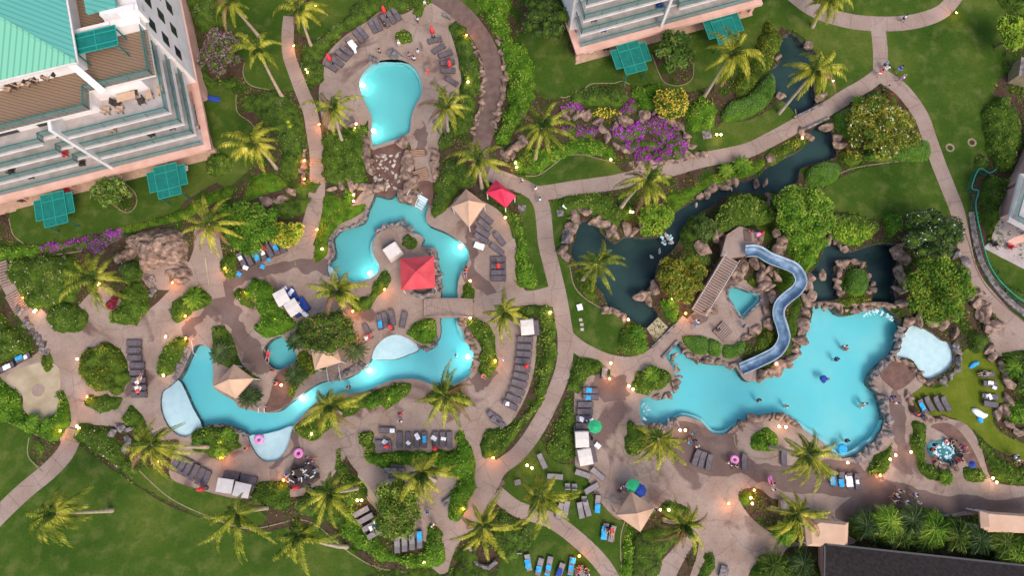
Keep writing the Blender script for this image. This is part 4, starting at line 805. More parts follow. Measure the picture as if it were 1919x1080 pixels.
BEDS += [([(1110,212),(1125,202),(1148,203),(1165,208),(1155,216),(1125,220)], 'yellow', .6, 'yellow and orange flowers in the rock garden', 'flower_bush', 'flowers'),
 ([(1100,262),(1112,256),(1122,266),(1130,282),(1112,284)], 'yellow', .7, 'yellow-leaved tuft above the crescent lawn', 'flower_bush', 'flowers'),
 ([(1076,238),(1100,236),(1120,240),(1122,254),(1095,256),(1078,254)], 'purplethin', .4, 'thin reddish ground cover in the rock garden', 'ground_cover', 'ground cover'),
 ([(1198,262),(1225,262),(1245,268),(1240,282),(1215,284),(1200,278)], 'purplethin', .6, 'brown and violet scrub in the middle of the purple patch'),
 ([(1060,376),(1075,370),(1100,372),(1098,386),(1078,390)], 'red', .6, 'red flowers at the top left of the dark pond', 'flower_bush', 'flowers')]
for b in BEDS: bed(b[0], b[1], b[2], b[3], *(b[4:6] if len(b) > 4 else ()), **({'z0': b[6]} if len(b) > 6 else {}))

TREES = [(410,95,42,46,4.0,'pink','pink-flowering tree beside the hotel wall'), (462,425,58,50,4.0,'bright','big bright green tree behind the crowded lounger row'),
 (537,440,29,23,2.6,'yel2','round yellow-green bush tree beside the stepped path'), (1022,30,46,44,4.5,'dark','dark spreading tree left of the second hotel block'),
 (1256,192,36,30,2.6,'yellow','tree covered in yellow blossom above the rock garden'), (1229,412,32,30,2.6,'lime','vivid lime round tree at the stream mouth'),
 (1276,520,46,44,3.6,'olive','round olive-yellow tree between pond and slide steps'), (1505,395,60,52,4.5,'bright','big bright tree above the blue slide'),
 (1645,240,64,54,2.4,'olivew','large flowering olive tree in the triangular garden'),
 (1745,440,57,46,4.0,'whited','large dark tree flecked white left of the right walkway'), (1762,540,62,62,4.6,'brightol','huge yellow-green tree right of the lower pond'),
  (1900,62,28,34,3.6,'lime','lime tree at the top right edge'),
 (612,622,50,40,4.5,'darkol','dark spreading tree above the small tan canopy'), (745,955,42,52,4.0,'mid','loose grey-green tree between the two lounger bays'),
 (1265,90,36,40,4.2,'plum','leafy plumeria in the bed beside the second hotel block'), (205,360,34,26,3.0,'plum','low plumeria in the round bed beside the hotel'),
 (1322,430,22,24,2.4,'dark','small dark tree at the left of the slide hill')]
KIND['pink'] = ('lf_brown', 'under', .24, 22, .5, 'lf_pink', .65, .7); KIND['yel2'] = ('lf_yellow', 'underB', .3, 30, .5, 'lf_lime', .5, .7)
KIND['olivew'] = ('lf_olive', 'under', .28, 26, .5, 'lf_white', .05, .6); KIND['brightol'] = ('lf_bright', 'under', .34, 24, .5, 'lf_olive', .35, .6)
KIND['darkol'] = ('lf_dark', 'under', .26, 26, .5, 'lf_olive', .3, .5); KIND['plum'] = ('lf_mid', 'under', .6, 7, .5, 'lf_clip', .4, .35)
KIND['yellow'] = ('lf_mid', 'under', .28, 24, .5, 'lf_yellow', .6, .7)
for t in TREES: tree(*t)
# loose ground cover and leaf litter on the planting soil between the shrubs
si = PN.index('soil'); tri = PV[PF[PC == si]]; ar = np.abs((tri[:, 1, 0] - tri[:, 0, 0]) * (tri[:, 2, 1] - tri[:, 0, 1]) - (tri[:, 2, 0] - tri[:, 0, 0]) * (tri[:, 1, 1] - tri[:, 0, 1])) / 2
ti = RN.choice(len(tri), 100000, p=ar / ar.sum()); r1, r2 = np.sqrt(RN.rand(100000, 1)), RN.rand(100000, 1); GP = tri[ti, 0] * (1 - r1) + tri[ti, 1] * r1 * (1 - r2) + tri[ti, 2] * r1 * r2
GN = noise2(GP[:, 0] * .5, GP[:, 1] * .5 + 77); GM = noise2(GP[:, 0] * 1.6 + 12, GP[:, 1] * 1.6); kp = (GN * .6 + GM * .5) > .43; inside = np.zeros(len(GP), bool)
for b_ in BEDW:
    bb = np.array(b_); near_ = (GP[:, 0] > bb[:, 0].min()) & (GP[:, 0] < bb[:, 0].max()) & (GP[:, 1] > bb[:, 1].min()) & (GP[:, 1] < bb[:, 1].max()) & kp
    if near_.any(): ix = np.where(near_)[0]; inside[ix[inpoly(GP[ix], b_)]] = True
GP2 = GP[kp & ~inside]; GN2 = noise2(GP2[:, 0] * .35 + 5, GP2[:, 1] * .35); cg = leaves(np.concatenate([GP2, .04 + .22 * RN.rand(len(GP2), 1)], 1), .26, RN, .7, .5)
o = link('ground_cover', quadmesh('ground_cover', cg, [M['lf_mid'], M['lf_olive'], M['lf_brown']], np.digitize(GN2 + (RN.rand(len(GP2)) - .5) * .3, [.5, .66]).astype(np.int32))); o['kind'] = 'stuff'; tag(o, 'loose green and brown ground cover between the shrub beds', 'ground cover')

# ---------------------------------------------------------------- palms
def frond(P0, P1, P2, n, ll, wd, rs, Q, sweep=.0):
    ts = np.linspace(.08, 1, n); B = (1 - ts)[:, None] ** 2 * P0 + 2 * ((1 - ts) * ts)[:, None] * P1 + (ts ** 2)[:, None] * P2
    T = 2 * (1 - ts)[:, None] * (P1 - P0) + 2 * ts[:, None] * (P2 - P1); T /= np.linalg.norm(T, axis=1)[:, None]
    up = np.array([0, 0, 1.]); S = np.cross(T, up); S /= np.linalg.norm(S, axis=1)[:, None] + 1e-6
    Ln = ll * (.35 + .75 * np.sin(np.pi * np.clip(ts * .85 + .1, 0, 1)))
    for s in (-1, 1):
        dn = .35 + 1.1 * rs.rand(n) + .35
        D = S * s + T * (.55 + .3 * ts[:, None]) - up * dn[:, None] * .9 + np.array([0, sweep, 0]); D /= np.linalg.norm(D, axis=1)[:, None]
        tip = B + D * Ln[:, None] * (.85 + .3 * rs.rand(n, 1)); w = T * wd
        m = (B * .5 + tip * .5) + up * .04
        Q.append(np.stack([B - w * .5, m - w * .55, tip, m + w * .55], 1))
    # midrib
    for i in range(0, n - 2, 2):
        a, b = B[i], B[i + 2]; w = S[i] * .035
        Q.append(np.array([[a - w, a + w, b + w * .8, b - w * .8]]) + np.array([0, 0, .03]))
def palm(c, base, tips, label, h=None, name='coconut_palm', cat='palm tree', r=52):
    if h is None:
        if base:
            b0 = np.array(W(*base, 0)); best = min(((np.hypot(*(np.array(W(c[0], c[1], z)) - b0)), z) for z in np.arange(6.5, 12.6, .5))); h = best[1]
        else: h = 8.5
    cr = W3(c[0], c[1], h)
    if base: bw = W3(base[0], base[1], 0)
    else: bw = Vector((cr.x * .985 + .3, cr.y - .5, 0))
    rs = np.random.RandomState(int(c[0] * 7 + c[1] * 3) % 9999)
    root = thing(name, label, cat, bw)
    d = cr - bw; tk = MB(); side = Vector((-d.y, d.x, 0)).normalized() * .35 * (rs.rand() - .5)
    pts = [Vector((0, 0, -.15)), Vector((0, 0, .35))] + [Vector((d.x * t ** 1.3, d.y * t ** 1.3, d.z * t)) + side * math.sin(math.pi * t) for t in (.25, .5, .75, 1)]
    tk.tube(pts, [.38, .27, .2, .17, .15, .13], 8); tk.build('trunk', M['trunk'], root, sm=True)
    Q = []; MI = []; P0 = np.array(d); hub = P0.copy(); LLEN = .55 + .32 * rs.rand()
    tw = [np.array(W3(t[0], t[1], h - 1.6 - rs.rand() * 1.2) - bw) for t in tips]
    ang = sorted(math.atan2(t[1] - hub[1], t[0] - hub[0]) for t in tw); extra = []
    for i in range(len(ang)):
        a, b = ang[i], ang[(i + 1) % len(ang)] + (2 * math.pi if i == len(ang) - 1 else 0)
        if b - a > .95:
            k = int((b - a) / .9)
            for j in range(1, k + 1):
                aa = a + (b - a) * j / (k + 1) + (rs.rand() - .5) * .2; rr = r * .062 * (.55 + .3 * rs.rand()); extra.append(hub + np.array([math.cos(aa) * rr, math.sin(aa) * rr, -.9 - rs.rand()]))
    for P2 in tw + extra:
        hz = P2 - hub; ln = np.hypot(hz[0], hz[1]); perp = np.array([-hz[1], hz[0], 0]) * (rs.rand() - .5) * .35
        P1 = hub + np.array([hz[0] * .5, hz[1] * .5, ln * .30 + .5]) + perp
        n0 = len(Q); old = rs.rand() < .09; frond(hub, P1 - (np.array([0, 0, .5]) if old else 0), P2 - (np.array([0, 0, 1.2]) if old else 0), 34, LLEN, .15, rs, Q, -.25)
        MI.append((2 if old else 0) + np.zeros(sum(len(q) for q in Q[n0:]), np.int32))
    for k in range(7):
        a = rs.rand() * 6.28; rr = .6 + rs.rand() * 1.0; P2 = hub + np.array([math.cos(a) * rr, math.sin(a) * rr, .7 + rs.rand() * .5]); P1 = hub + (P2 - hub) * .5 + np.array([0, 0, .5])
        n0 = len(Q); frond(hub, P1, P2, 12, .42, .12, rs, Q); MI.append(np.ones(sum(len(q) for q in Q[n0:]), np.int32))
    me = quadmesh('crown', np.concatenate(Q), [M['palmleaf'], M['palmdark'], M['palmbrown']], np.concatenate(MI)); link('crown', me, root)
    return root
PALMS = [
 ((430,5),(485,68),[(405,37),(395,10),(450,25),(470,-5),(440,-30),(410,-25)],'long-trunked palm cut by the top edge right of the hotel'),
 ((483,92),(530,183),[(533,83),(430,108),(512,115),(438,68),(468,115),(500,60),(450,75),(430,90),(497,120)],'palm with a long leaning pale trunk over the lawn beside the hotel'),
 ((560,20),(585,90),[(510,30),(613,25),(600,45),(530,-5),(580,-20),(615,10),(560,60),(545,40)],'palm at the top end of the left footpath'),
 ((624,202),(643,268),[(560,200),(685,180),(600,165),(640,168),(608,245),(655,225),(598,240),(665,208),(585,215)],'palm at the left side of the round upper pool'),
 ((475,268),(518,315),[(413,255),(518,262),(495,325),(435,310),(460,312),(520,240),(408,275),(490,228),(425,300),(515,300),(440,245)],'bushy palm on the lawn below the hotel corner'),
 ((836,200),(840,248),[(780,190),(808,155),(835,160),(885,205),(880,180),(808,250),(855,250),(870,220),(860,165),(800,222),(825,250)],'palm at the right side of the round upper pool'),
 ((897,298),(903,352),[(835,295),(900,262),(960,312),(870,340),(915,350),(875,262),(945,330),(940,275),(888,345),(850,315)],'palm behind the crimson canopy'),
 ((1015,240),(1003,300),[(963,250),(980,300),(1070,205),(1085,265),(1010,185),(1060,285),(1030,295),(968,205),(1045,190),(1078,235),(990,195),(1000,300)],'big pale-fronded palm above the crescent lawn'),
 ((1212,335),(1163,390),[(1150,350),(1250,375),(1215,397),(1160,370),(1255,345),(1205,305),(1240,308),(1175,318),(1232,392),(1258,330),(1195,392)],'straw-coloured palm leaning over the walkway by the dark pond'),
 ((1372,100),(1320,180),[(1325,88),(1330,60),(1400,65),(1432,105),(1405,142),(1340,155),(1405,155),(1380,58),(1355,50),(1435,125),(1322,130),(1352,160)],'fluffy leaning palm below the second hotel block'),
 ((1528,132),(1460,212),[(1470,120),(1520,88),(1560,92),(1590,130),(1587,150),(1495,185),(1545,170),(1500,100),(1575,165),(1480,140),(1550,155)],'palm with a long diagonal trunk crossing the upper stream'),
 ((1555,0),(1522,50),[(1510,10),(1600,15),(1525,25),(1590,-20),(1562,42),(1580,25)],'small palm at the top edge beside the arched walkway'),
 ((180,522),(187,560),[(110,565),(185,587),(243,560),(242,530),(200,468),(218,478),(165,475),(120,505),(140,490),(155,465),(120,540),(205,585)],'wide palm left of the rock grotto'),
 ((392,420),(450,441),[(343,400),(472,420),(430,370),(375,475),(340,440),(410,482),(445,442),(380,362),(457,447),(355,460),(360,375),(395,472)],'feathery palm over the bright tree left of the crowded loungers'),
 ((632,545),(645,590),[(573,533),(585,557),(692,535),(674,580),(635,498),(608,597),(652,508),(637,575),(600,520),(655,565)],'star-shaped palm left of the red square canopy'),
 ((1118,495),(1092,525),[(1060,500),(1177,500),(1147,552),(1130,448),(1110,548),(1152,525),(1147,468),(1085,480),(1172,485),(1095,525),(1075,510)],'palm hanging over the left shore of the dark pond'),
 ((947,585),(946,598),[(945,538),(903,612),(940,647),(977,610),(990,598),(925,622),(960,640),(967,558),(925,572)],'spidery palm at the right end of the footbridge'),
 ((832,742),(838,765),[(847,672),(878,708),(790,747),(797,802),(830,802),(865,808),(892,762),(885,720),(778,752),(855,690),(880,790)],'palm whose frond hangs over the winding pool'),
 ((620,760),(640,775),[(553,802),(692,735),(600,822),(642,822),(580,765),(662,802),(672,762),(590,800),(650,732),(570,782)],'palm over the shrub border below the winding pool'),
 ((285,835),(395,838),[(345,793),(352,835),(358,867),(238,887),(228,835),(275,877),(322,902),(245,865),(290,785),(265,790),(365,850),(330,882),(250,810)],'palm above the left end of the lower lounger row'),
 ((790,885),(815,900),[(750,942),(815,947),(733,885),(855,870),(862,897),(780,932),(825,922),(795,858),(765,922),(797,947),(842,880)],'palm below the towel-strewn lounger row'),
 ((445,963),(500,952),[(376,965),(370,1022),(410,1037),(452,1058),(517,1020),(507,1000),(437,933),(462,1052),(478,990),(393,985),(472,940),(430,1002)],'windswept palm with trunk rooted below the square hedge'),
 ((105,962),(210,957),[(48,962),(58,1002),(90,1022),(132,1027),(173,913),(172,970),(85,935),(115,1024),(75,1017),(100,940)],'windswept palm lying out over the big lower-left lawn'),
 ((560,1003),(650,1025),[(510,1052),(515,1008),(578,1080),(632,1015),(555,1057),(520,1000),(578,978),(600,1012),(535,1047),(640,1000)],'palm at the bottom edge left of the bright planting'),
 ((617,925),(672,915),[(560,962),(595,997),(630,992),(677,987),(570,908),(682,903),(588,962),(642,962),(610,900),(667,962)],'palm left of the narrow lounger bay'),
 ((905,985),(880,990),[(942,913),(843,1012),(868,1032),(915,1052),(952,1057),(977,990),(982,973),(890,1032),(932,1027),(860,965),(925,930)],'palm over the path fork at the bottom centre'),
 ((1012,930),(1002,945),[(975,985),(1000,1012),(1085,930),(1067,977),(980,935),(1030,992),(1015,890),(1088,922),(1000,885),(1050,960),(990,962)],'palm beside the scattered lawn loungers'),
 ((1232,822),(1225,835),[(1188,867),(1232,887),(1287,872),(1287,825),(1230,798),(1195,847),(1262,872),(1282,847),(1215,867),(1262,803),(1247,867),(1198,822)],'palm at the beach end of the main pool'),
 ((1512,852),(1440,838),[(1463,887),(1525,927),(1572,887),(1567,830),(1488,872),(1500,912),(1525,803),(1547,897),(1478,850),(1577,860),(1480,902),(1562,907)],'palm at the lower rim of the main pool'),
 ((1492,962),(1447,953),[(1438,992),(1500,1027),(1542,1012),(1557,960),(1485,918),(1463,1002),(1448,1012),(1510,928),(1532,1002),(1480,1022),(1552,970)],'palm left of the flat tan roof'),
 ((1282,983),(1245,975),[(1223,1017),(1265,1037),(1302,1042),(1332,965),(1322,992),(1290,943),(1238,1002),(1317,1032),(1307,948),(1230,985),(1285,1032)],'palm right of the lower tan canopy'),
]
for p in PALMS: palm(*p)
# low rosette plants: cycads and fan palms, no tall trunk
def rosette(cx, cy, r, h, label, name='cycad', cat='cycad', m='lf_mid', n=22, ll=.34, loc=None):
    c = W3(cx, cy, h); rs = np.random.RandomState(int(cx * 3 + cy)); Q = []
    root = thing(name, label, cat, (c.x, c.y, 0)); tk = MB(); tk.tube([(0, 0, -.05), (0, 0, h * .6), (0, 0, h)], [.2, .17, .12], 7); tk.build('trunk', M['wood'], root)
    R0 = r * .066; hub = np.array([0, 0, h])
    for k in range(n):
        a = 2.399 * k; rr = R0 * (.55 + .45 * (k / n) ** .5); P2 = hub + np.array([math.cos(a) * rr, math.sin(a) * rr, -.25 - .2 * (k / n) + .35 * (1 - k / n)]); P1 = hub + np.array([math.cos(a) * rr * .5, math.sin(a) * rr * .5, .45])
        frond(hub, P1, P2, 16, ll, .1, rs, Q)
    link('crown', quadmesh('crown', np.concatenate(Q), [M[m]]), root)
for a in [(553,640,22,1.5,'dark cycad rosette right of the plunge pool'), (552,705,26,1.6,'dark cycad rosette under the plunge pool'), (665,657,28,1.7,'big dark cycad rosette right of the small tan canopy'),
          (412,663,25,1.7,'dark cycad rosette above the lower-left tan canopy'), (465,745,26,1.6,'dark cycad rosette at the corner of the lower-left tan canopy'), (478,742,14,1.2,'small cycad tucked beside the lower-left tan canopy')]: rosette(*a, m='lf_dark')
for a in [(1625,985,34,2.6,'big-leaved plant at the left end of the jungle-like band'),(1668,978,34,2.9,'big-leaved plant, second from the left in the jungle-like band'),(1712,975,36,3.0,'big-leaved plant below the walking group'),(1752,992,36,3.0,'big-leaved plant left of the pale cart'),(1795,1005,36,3.0,'big-leaved plant right of the pale cart'),(1838,1012,34,2.9,'big-leaved plant below the right edge canvas roof'),(1885,1018,36,3.0,'big-leaved plant near the bottom right edge'),(1690,1003,32,2.7,'lower big-leaved plant over the shingle roof edge'),(1735,1012,30,2.6,'low big-leaved plant in the middle of the roof edge'),(1905,1045,34,2.8,'lowest big-leaved plant at the bottom right'),(1450,1062,34,2.0,'left palm-like plant at the bottom edge'),(1505,1058,32,2.0,'right palm-like plant at the bottom edge'),(1470,1002,26,1.6,'dark fan plant under the palm at the flat tan roof')]: rosette(*a, name='leafy_plant', cat='plant', m=['lf_bright', 'lf_mid', 'lf_dark'][int(a[0]) % 3], n=12 + int(a[0]) % 5, ll=.75 + .1 * (int(a[1]) % 3))
for a in [(362,558,26,1.1,'spiky fan plant in the teardrop bed'), (1392,308,24,1.2,'fan palm between walkway and lower stream'), (1362,318,20,1.0,'smaller fan palm between walkway and lower stream'), (1195,625,20,1.1,'fan plant beside the walkway bridge'), (1200,648,18,1.0,'lower fan plant beside the walkway bridge'),
          (1222,702,20,1.0,'fan plant on the left headland of the main pool'), (1612,192,20,1.2,'fan plant at the top of the triangular garden'), (700,750,18,1.0,'fan plant in the wavy shrub border'), (738,742,18,1.0,'fan plant at the lamp end of the wavy shrub border'), (90,795,18,1.0,'fan plant in the bright bed at the left edge'), (60,790,18,1.0,'leftmost fan plant in the bright bed at the left edge'), (1775,896,16,.8,'spiky plant below the hot tub'), (1900,690,22,1.2,'spiky palm-like plant at the right edge'), (380,830,16,.9,'spiky plant at the left of the oval shrub bed'), (425,815,16,.9,'spiky plant at the top of the oval shrub bed'), (412,848,15,.9,'spiky plant at the foot of the oval shrub bed')]: rosette(*a, name='fan_palm', cat='fan palm', m='lf_bright', n=16, ll=.42)
# ---------------------------------------------------------------- naming places
LM = [((735,180),'the round upper pool'),((740,315),'the rock waterfall'),((877,390),'the tan canopy by the lagoon'),((940,362),'the crimson canopy'),((782,512),'the red square canopy'),((735,470),'the white daybed canopy on the lagoon islet'),
 ((840,578),'the footbridge'),((435,715),'the lower-left tan canopy'),((612,672),'the small tan canopy'),((523,660),'the plunge pool'),((740,652),'the oval white shallow'),((335,770),'the left white beach entry'),((508,835),'the lower white beach entry'),
 ((300,475),'the rock grotto'),((195,695),'the big round olive shrub'),((72,732),'the sandy circle'),((595,315),'the stepped path'),((1190,960),'the lower tan canopy'),((1395,565),'the triangular pool'),((1470,560),'the blue water slide'),((1330,530),'the slide steps'),
 ((1170,500),'the dark pond'),((1603,530),'the islet in the lower pond'),((1735,660),'the pale shallow pool'),((1680,705),'the brown stone terrace'),((1770,845),'the hot tub'),((1550,1000),'the flat tan roof'),((1560,740),'the middle of the main pool'),((1225,710),'the left headland of the main pool'),
 ((1433,822),'the round bush at the main pool rim'),((1215,250),'the magenta flowers'),((1490,130),'the upper stream'),((1640,240),'the triangular garden'),((1649,140),'the walkway fork at the upper right'),((1060,640),'the central path fork'),((910,900),'the bottom path fork'),((565,885),'the crowded tables'),((775,828),'the towel-strewn lounger row'),
 ((975,700),'the crescent lounger row'),((490,478),'the crowded lounger row'),((435,915),'the two white box canopies'),((1093,840),'the two cream box canopies'),((545,560),'the two white daybed canopies'),((340,885),'the lower-left lounger row'),((1400,945),'the small green wedge'),((1700,930),'the bottom-right plaza'),((1320,860),'the three loungers by the main pool'),
 ((1050,910),'the scattered lawn loungers'),((1740,755),'the four loungers on the olive lawn'),((1855,740),'the loungers at the olive lawn edge'),((710,940),'the sandy path'),((395,500),'the grotto path'),((300,830),'the dark rock pit'),((100,840),'the mulch triangle'),((910,150),'the brown road'),((1400,290),'the fan palms by the stream'),((1320,650),'the clipped mounds'),((1100,600),'the pond lawn'),((1860,560),'the green railing')]
DIRS = ['right of', 'above and right of', 'above', 'above and left of', 'left of', 'below and left of', 'below', 'below and right of']
def near(x, y):
    l = sorted(LM, key=lambda q: math.hypot(q[0][0] - x, q[0][1] - y)); o = []
    for (p, nm) in l[:4]:
        d = math.hypot(x - p[0], y - p[1]); a = math.atan2(-(y - p[1]), x - p[0]); k = int(round(a / (math.pi / 4))) % 8
        o.append((d, ('at ' if d < 9 else ('just ' if d < 40 else '') + DIRS[k] + ' ') + nm, nm))
    return o
def uniq(desc, x, y):
    n = near(x, y); c = [f'{desc} {n[0][1]}', f'{desc} {n[0][1]}, towards {n[1][2]}', f'{desc} {n[0][1]} and {n[1][1].replace("just ", "")}', f'{desc} {n[1][1]}', f'{desc} {n[2][1]}', f'{desc} {n[0][1]} and {n[2][1].replace("just ", "")}', f'{desc} {n[1][1]} and {n[2][1].replace("just ", "")}', f'{desc} {n[3][1]}', f'{desc} {n[0][1]} and {n[3][1].replace("just ", "")}']
    for s in c:
        if s not in USED and len(s.split()) <= 16: return s
    for w in ('small', 'slightly farther', 'outer', 'inner'):
        for s in c:
            if w + ' ' + s not in USED and len(s.split()) <= 15: return w + ' ' + s
    return c[0]

# ---------------------------------------------------------------- buildings
class Fr:
    def __init__(s, O, u, v): s.O, s.u, s.v = np.array(O), np.array(u) / np.hypot(*u), np.array(v) / np.hypot(*v)
    def __call__(s, a, b): p = s.O + s.u * a + s.v * b; return (p[0], p[1])
    def rect(s, a0, a1, b0, b1): return [s(a0, b0), s(a1, b0), s(a1, b1), s(a0, b1)]
def hip(mb, c, zb, zt, inset, m0=0, m1=1):
    """hip roof over quad c (4 xy), mats for long/short faces"""
    c = [Vector((*p, zb)) for p in c]; m = [(c[i] + c[(i + 1) % 4]) / 2 for i in range(4)]
    a = m[3] + (m[1] - m[3]) * inset; b = m[1] + (m[3] - m[1]) * inset; a.z = b.z = zt
    mb.add([c[0], c[1], b, a], [(0, 1, 2, 3)], m0); mb.add([c[2], c[3], a, b], [(0, 1, 2, 3)], m0)
    mb.add([c[1], c[2], b], [(0, 1, 2)], m1); mb.add([c[3], c[0], a], [(0, 1, 2)], m1)
    mb.add([p for p in c], [(3, 2, 1, 0)], m0)
    for q in c: mb.bar(q, a if (q - a).length < (q - b).length else b, .25, .12, m0)
def hotel(F, A1, lev, label, deckpoly=None, east=(0, 1), flip=1, eastwall=9.5, top=17, notch=((12.2, 14.8),)):
    """F(a,b): a along the front, b away from the camera side; lev: floor heights"""
    r = thing('hotel_building', label, 'building', (0, 0, 0)); B = 34
    w = MB(); w.prism(F.rect(2.0, A1, 3.0, B), 0, lev[-2] - .35, 0)
    if deckpoly is None: w.prism(F.rect(2.0, A1, 3.0, B), lev[-2], lev[-1] - .35, 0)
    else: w.prism(F.rect(2.0, 7.6, 4.3, B), lev[-2], lev[-1] - .35, 0); w.prism(F.rect(7.6, A1, 3.0, B), lev[-2], lev[-1] - .35, 0)
    w.prism(F.rect(-.15, 3.6, eastwall, B), 3.2, top, 0)
    w.build('wall', [M['wall']], r)
    p = MB(); p.prism(F.rect(-.1, 3.2, 8.6, B), -.05, 3.19, 0); p.prism(F.rect(1.2, A1, 2.4, 3.1), -.05, 2.9, 0)
    for a in np.arange(.2, A1, 6.2): p.prism(F.rect(a, a + .5, .9, 1.4), -.02, 2.9, 0)
    p.build('ground_floor_wall', [M['pinkwall']], r)
    g = MB(); g.prism(F.rect(-.3, A1, .0, 3.6), 2.9, 3.25, 0); g.prism(F.rect(-.3, .75, .0, B), 2.9, 3.25, 0); g.prism(F.rect(-.3, A1, .0, .9), 3.25, 3.4, 0); g.prism(F.rect(-.3, .55, .9, B), 3.25, 3.4, 0)
    g.build('peach_cornice', [M['pinkwall']], r); g = MB(); g.prism(F.rect(.56, A1, .92, 3.0), 3.2, 3.42, 0); g.build('balcony_slab', [M['slabfl']], r)
    g = MB(); g.bar((*F(.5, .8), 3.95), (*F(A1, .8), 3.95), .03, 1.0); g.build('glass_railing', [M['glass']], r); g = MB(); g.bar((*F(.5, .8), 4.48), (*F(A1, .8), 4.48), .09, .06); g.build('handrail', [M['teal']], r)
    for i, z in enumerate(lev):
        last = (i == len(lev) - 1) and deckpoly is not None
        s = MB()
        cut = []
        x = .2; b0 = .8
        poly = [F(x, B if last else 12)] + [F(x, b0)]
        for n0, n1 in notch: poly += [F(n0, b0), F(n0, b0 + .7), F(n1, b0 + .7), F(n1, b0)]
        poly += [F(A1, b0), F(A1, 12)]
        if last: poly = deckpoly
        s.prism(poly, z - .32, z, 0, mt=1)
        s.build('timber_deck' if last else 'balcony_slab', [M['white'], M['wdeck'] if last else M['slabfl']], r)
        # glass rail with teal top rail, set in a little from the slab edge
        edge = [F(.4, 12 if not last else 22), F(.4, b0 + .2)]
        for n0, n1 in notch: edge += [F(n0 + .2, b0 + .2), F(n0 + .2, b0 + .9), F(n1 - .2, b0 + .9), F(n1 - .2, b0 + .2)]
        edge += [F(A1, b0 + .2)]
        if last:
            q = np.array(deckpoly); cm = q.mean(0); edge = [tuple(p_ + (cm - p_) * .02) for p_ in q[:-1]]
        gl = MB(); tr = MB()
        for k in range(len(edge) - 1):
            a, b = edge[k], edge[k + 1]
            gl.bar((*a, z + .55), (*b, z + .55), .03, 1.0, 0); tr.bar((*a, z + 1.09), (*b, z + 1.09), .09, .06, 0)
            n = max(1, int(math.dist(a, b) / 2.2))
            for j in range(n + 1): tr.bar((a[0] + (b[0] - a[0]) * j / n, a[1] + (b[1] - a[1]) * j / n, z), (a[0] + (b[0] - a[0]) * j / n, a[1] + (b[1] - a[1]) * j / n, z + 1.06), .05, .05, 0)
        gl.build('glass_railing', [M['glass']], r); tr.build('handrail', [M['teal']], r)
        if not last:
            for a in np.arange(3.2, A1 - 3, 4.6):
                if i == len(lev) - 2 and a < 8 and deckpoly is not None: continue
                d = MB(); c = F(a + 1.2, 2.97); ang = math.atan2(F.u[1], F.u[0]); d.box((*c, z + 1.15), (2.4, .08, 2.2), ang, 0); d.build('sliding_door', [M['dark']], r)
    # east wall windows
    ang = math.atan2(F.u[1], F.u[0])
    for z in lev[1:] if len(lev) > 4 else lev:
        for b in np.arange(eastwall + 1.6, B - 2, 3.2):
            d = MB(); c = F(-.17, b); d.box((*c, z + 1.5 if z + 2.4 < top else z + .6), (.10, 1.3, 1.5), ang, 0); d.build('window', [M['dark']], r)
    for n0, n1 in notch:   # white fin at the balcony break
        f = MB(); f.prism(F.rect(n0 - .25, n0 + .12, .55, 3.0), 3.42, lev[-1] - .34, 0); f.build('party_fin', [M['white']], r)
    return r
O1 = W(393, 281, 3.2); u1 = (-.96486, -.26275); v1 = (-.26275, .96486); F1 = Fr(O1, u1, v1)
dk = [F1(.2, 22), F1(-.2, 11.5), F1(-.1, 3.8), F1(7.2, 3.8), F1(7.4, 1.6), F1(40, 1.6), F1(40, 22)]
h1 = hotel(F1, 34, [6.3, 9.4, 12.5, 15.6], 'large white and peach hotel with stepped balconies and mint green roof', dk)
w = MB(); w.prism(F1.rect(6.9, 34, 6.4, 30), 15.6, 18.7, 0); w.prism(F1.rect(-.6, 1.6, 10.3, 11.0), 15.6, 18, 0); w.prism(F1.rect(3.0, 7.0, 9.8, 10.2), 15.6, 17.4, 0); w.build('penthouse_wall', [M['wall']], h1)
rf = MB(); hip(rf, [F1(6.3, 5.3), F1(34, 5.3), F1(34, 21), F1(6.3, 21)], 18.9, 22.6, .30, 0, 1); rf.build('metal_roof', [M['roofS'], M['roofE']], h1)
gt = MB()
for a, b in ((F1(6.2, 5.2), F1(34, 5.2)), (F1(6.2, 5.2), F1(6.2, 21))): gt.bar((*a, 18.8), (*b, 18.8), .18, .18, 0)
gt.build('gutter', [M['cream']], h1)
rf = MB(); rf.prism(F1.rect(1.4, 4.6, 10.9, 30), 18.2, 18.6, 0); rf.build('side_roof', [M['roofE'], M['roofE']], h1)
bm_ = MB(); bm_.bar((*F1(7.2, 5.6), 18.5), (*F1(5.6, 3.2), 15.8), .7, .5, 0); bm_.build('white_beam', [M['white']], h1); bm_ = MB(); bm_.bar((*F1(-.3, 10.6), 17.8), (*F1(3.4, 10.8), 17.8), .6, .9, 0); bm_.build('parapet_beam', [M['white']], h1)
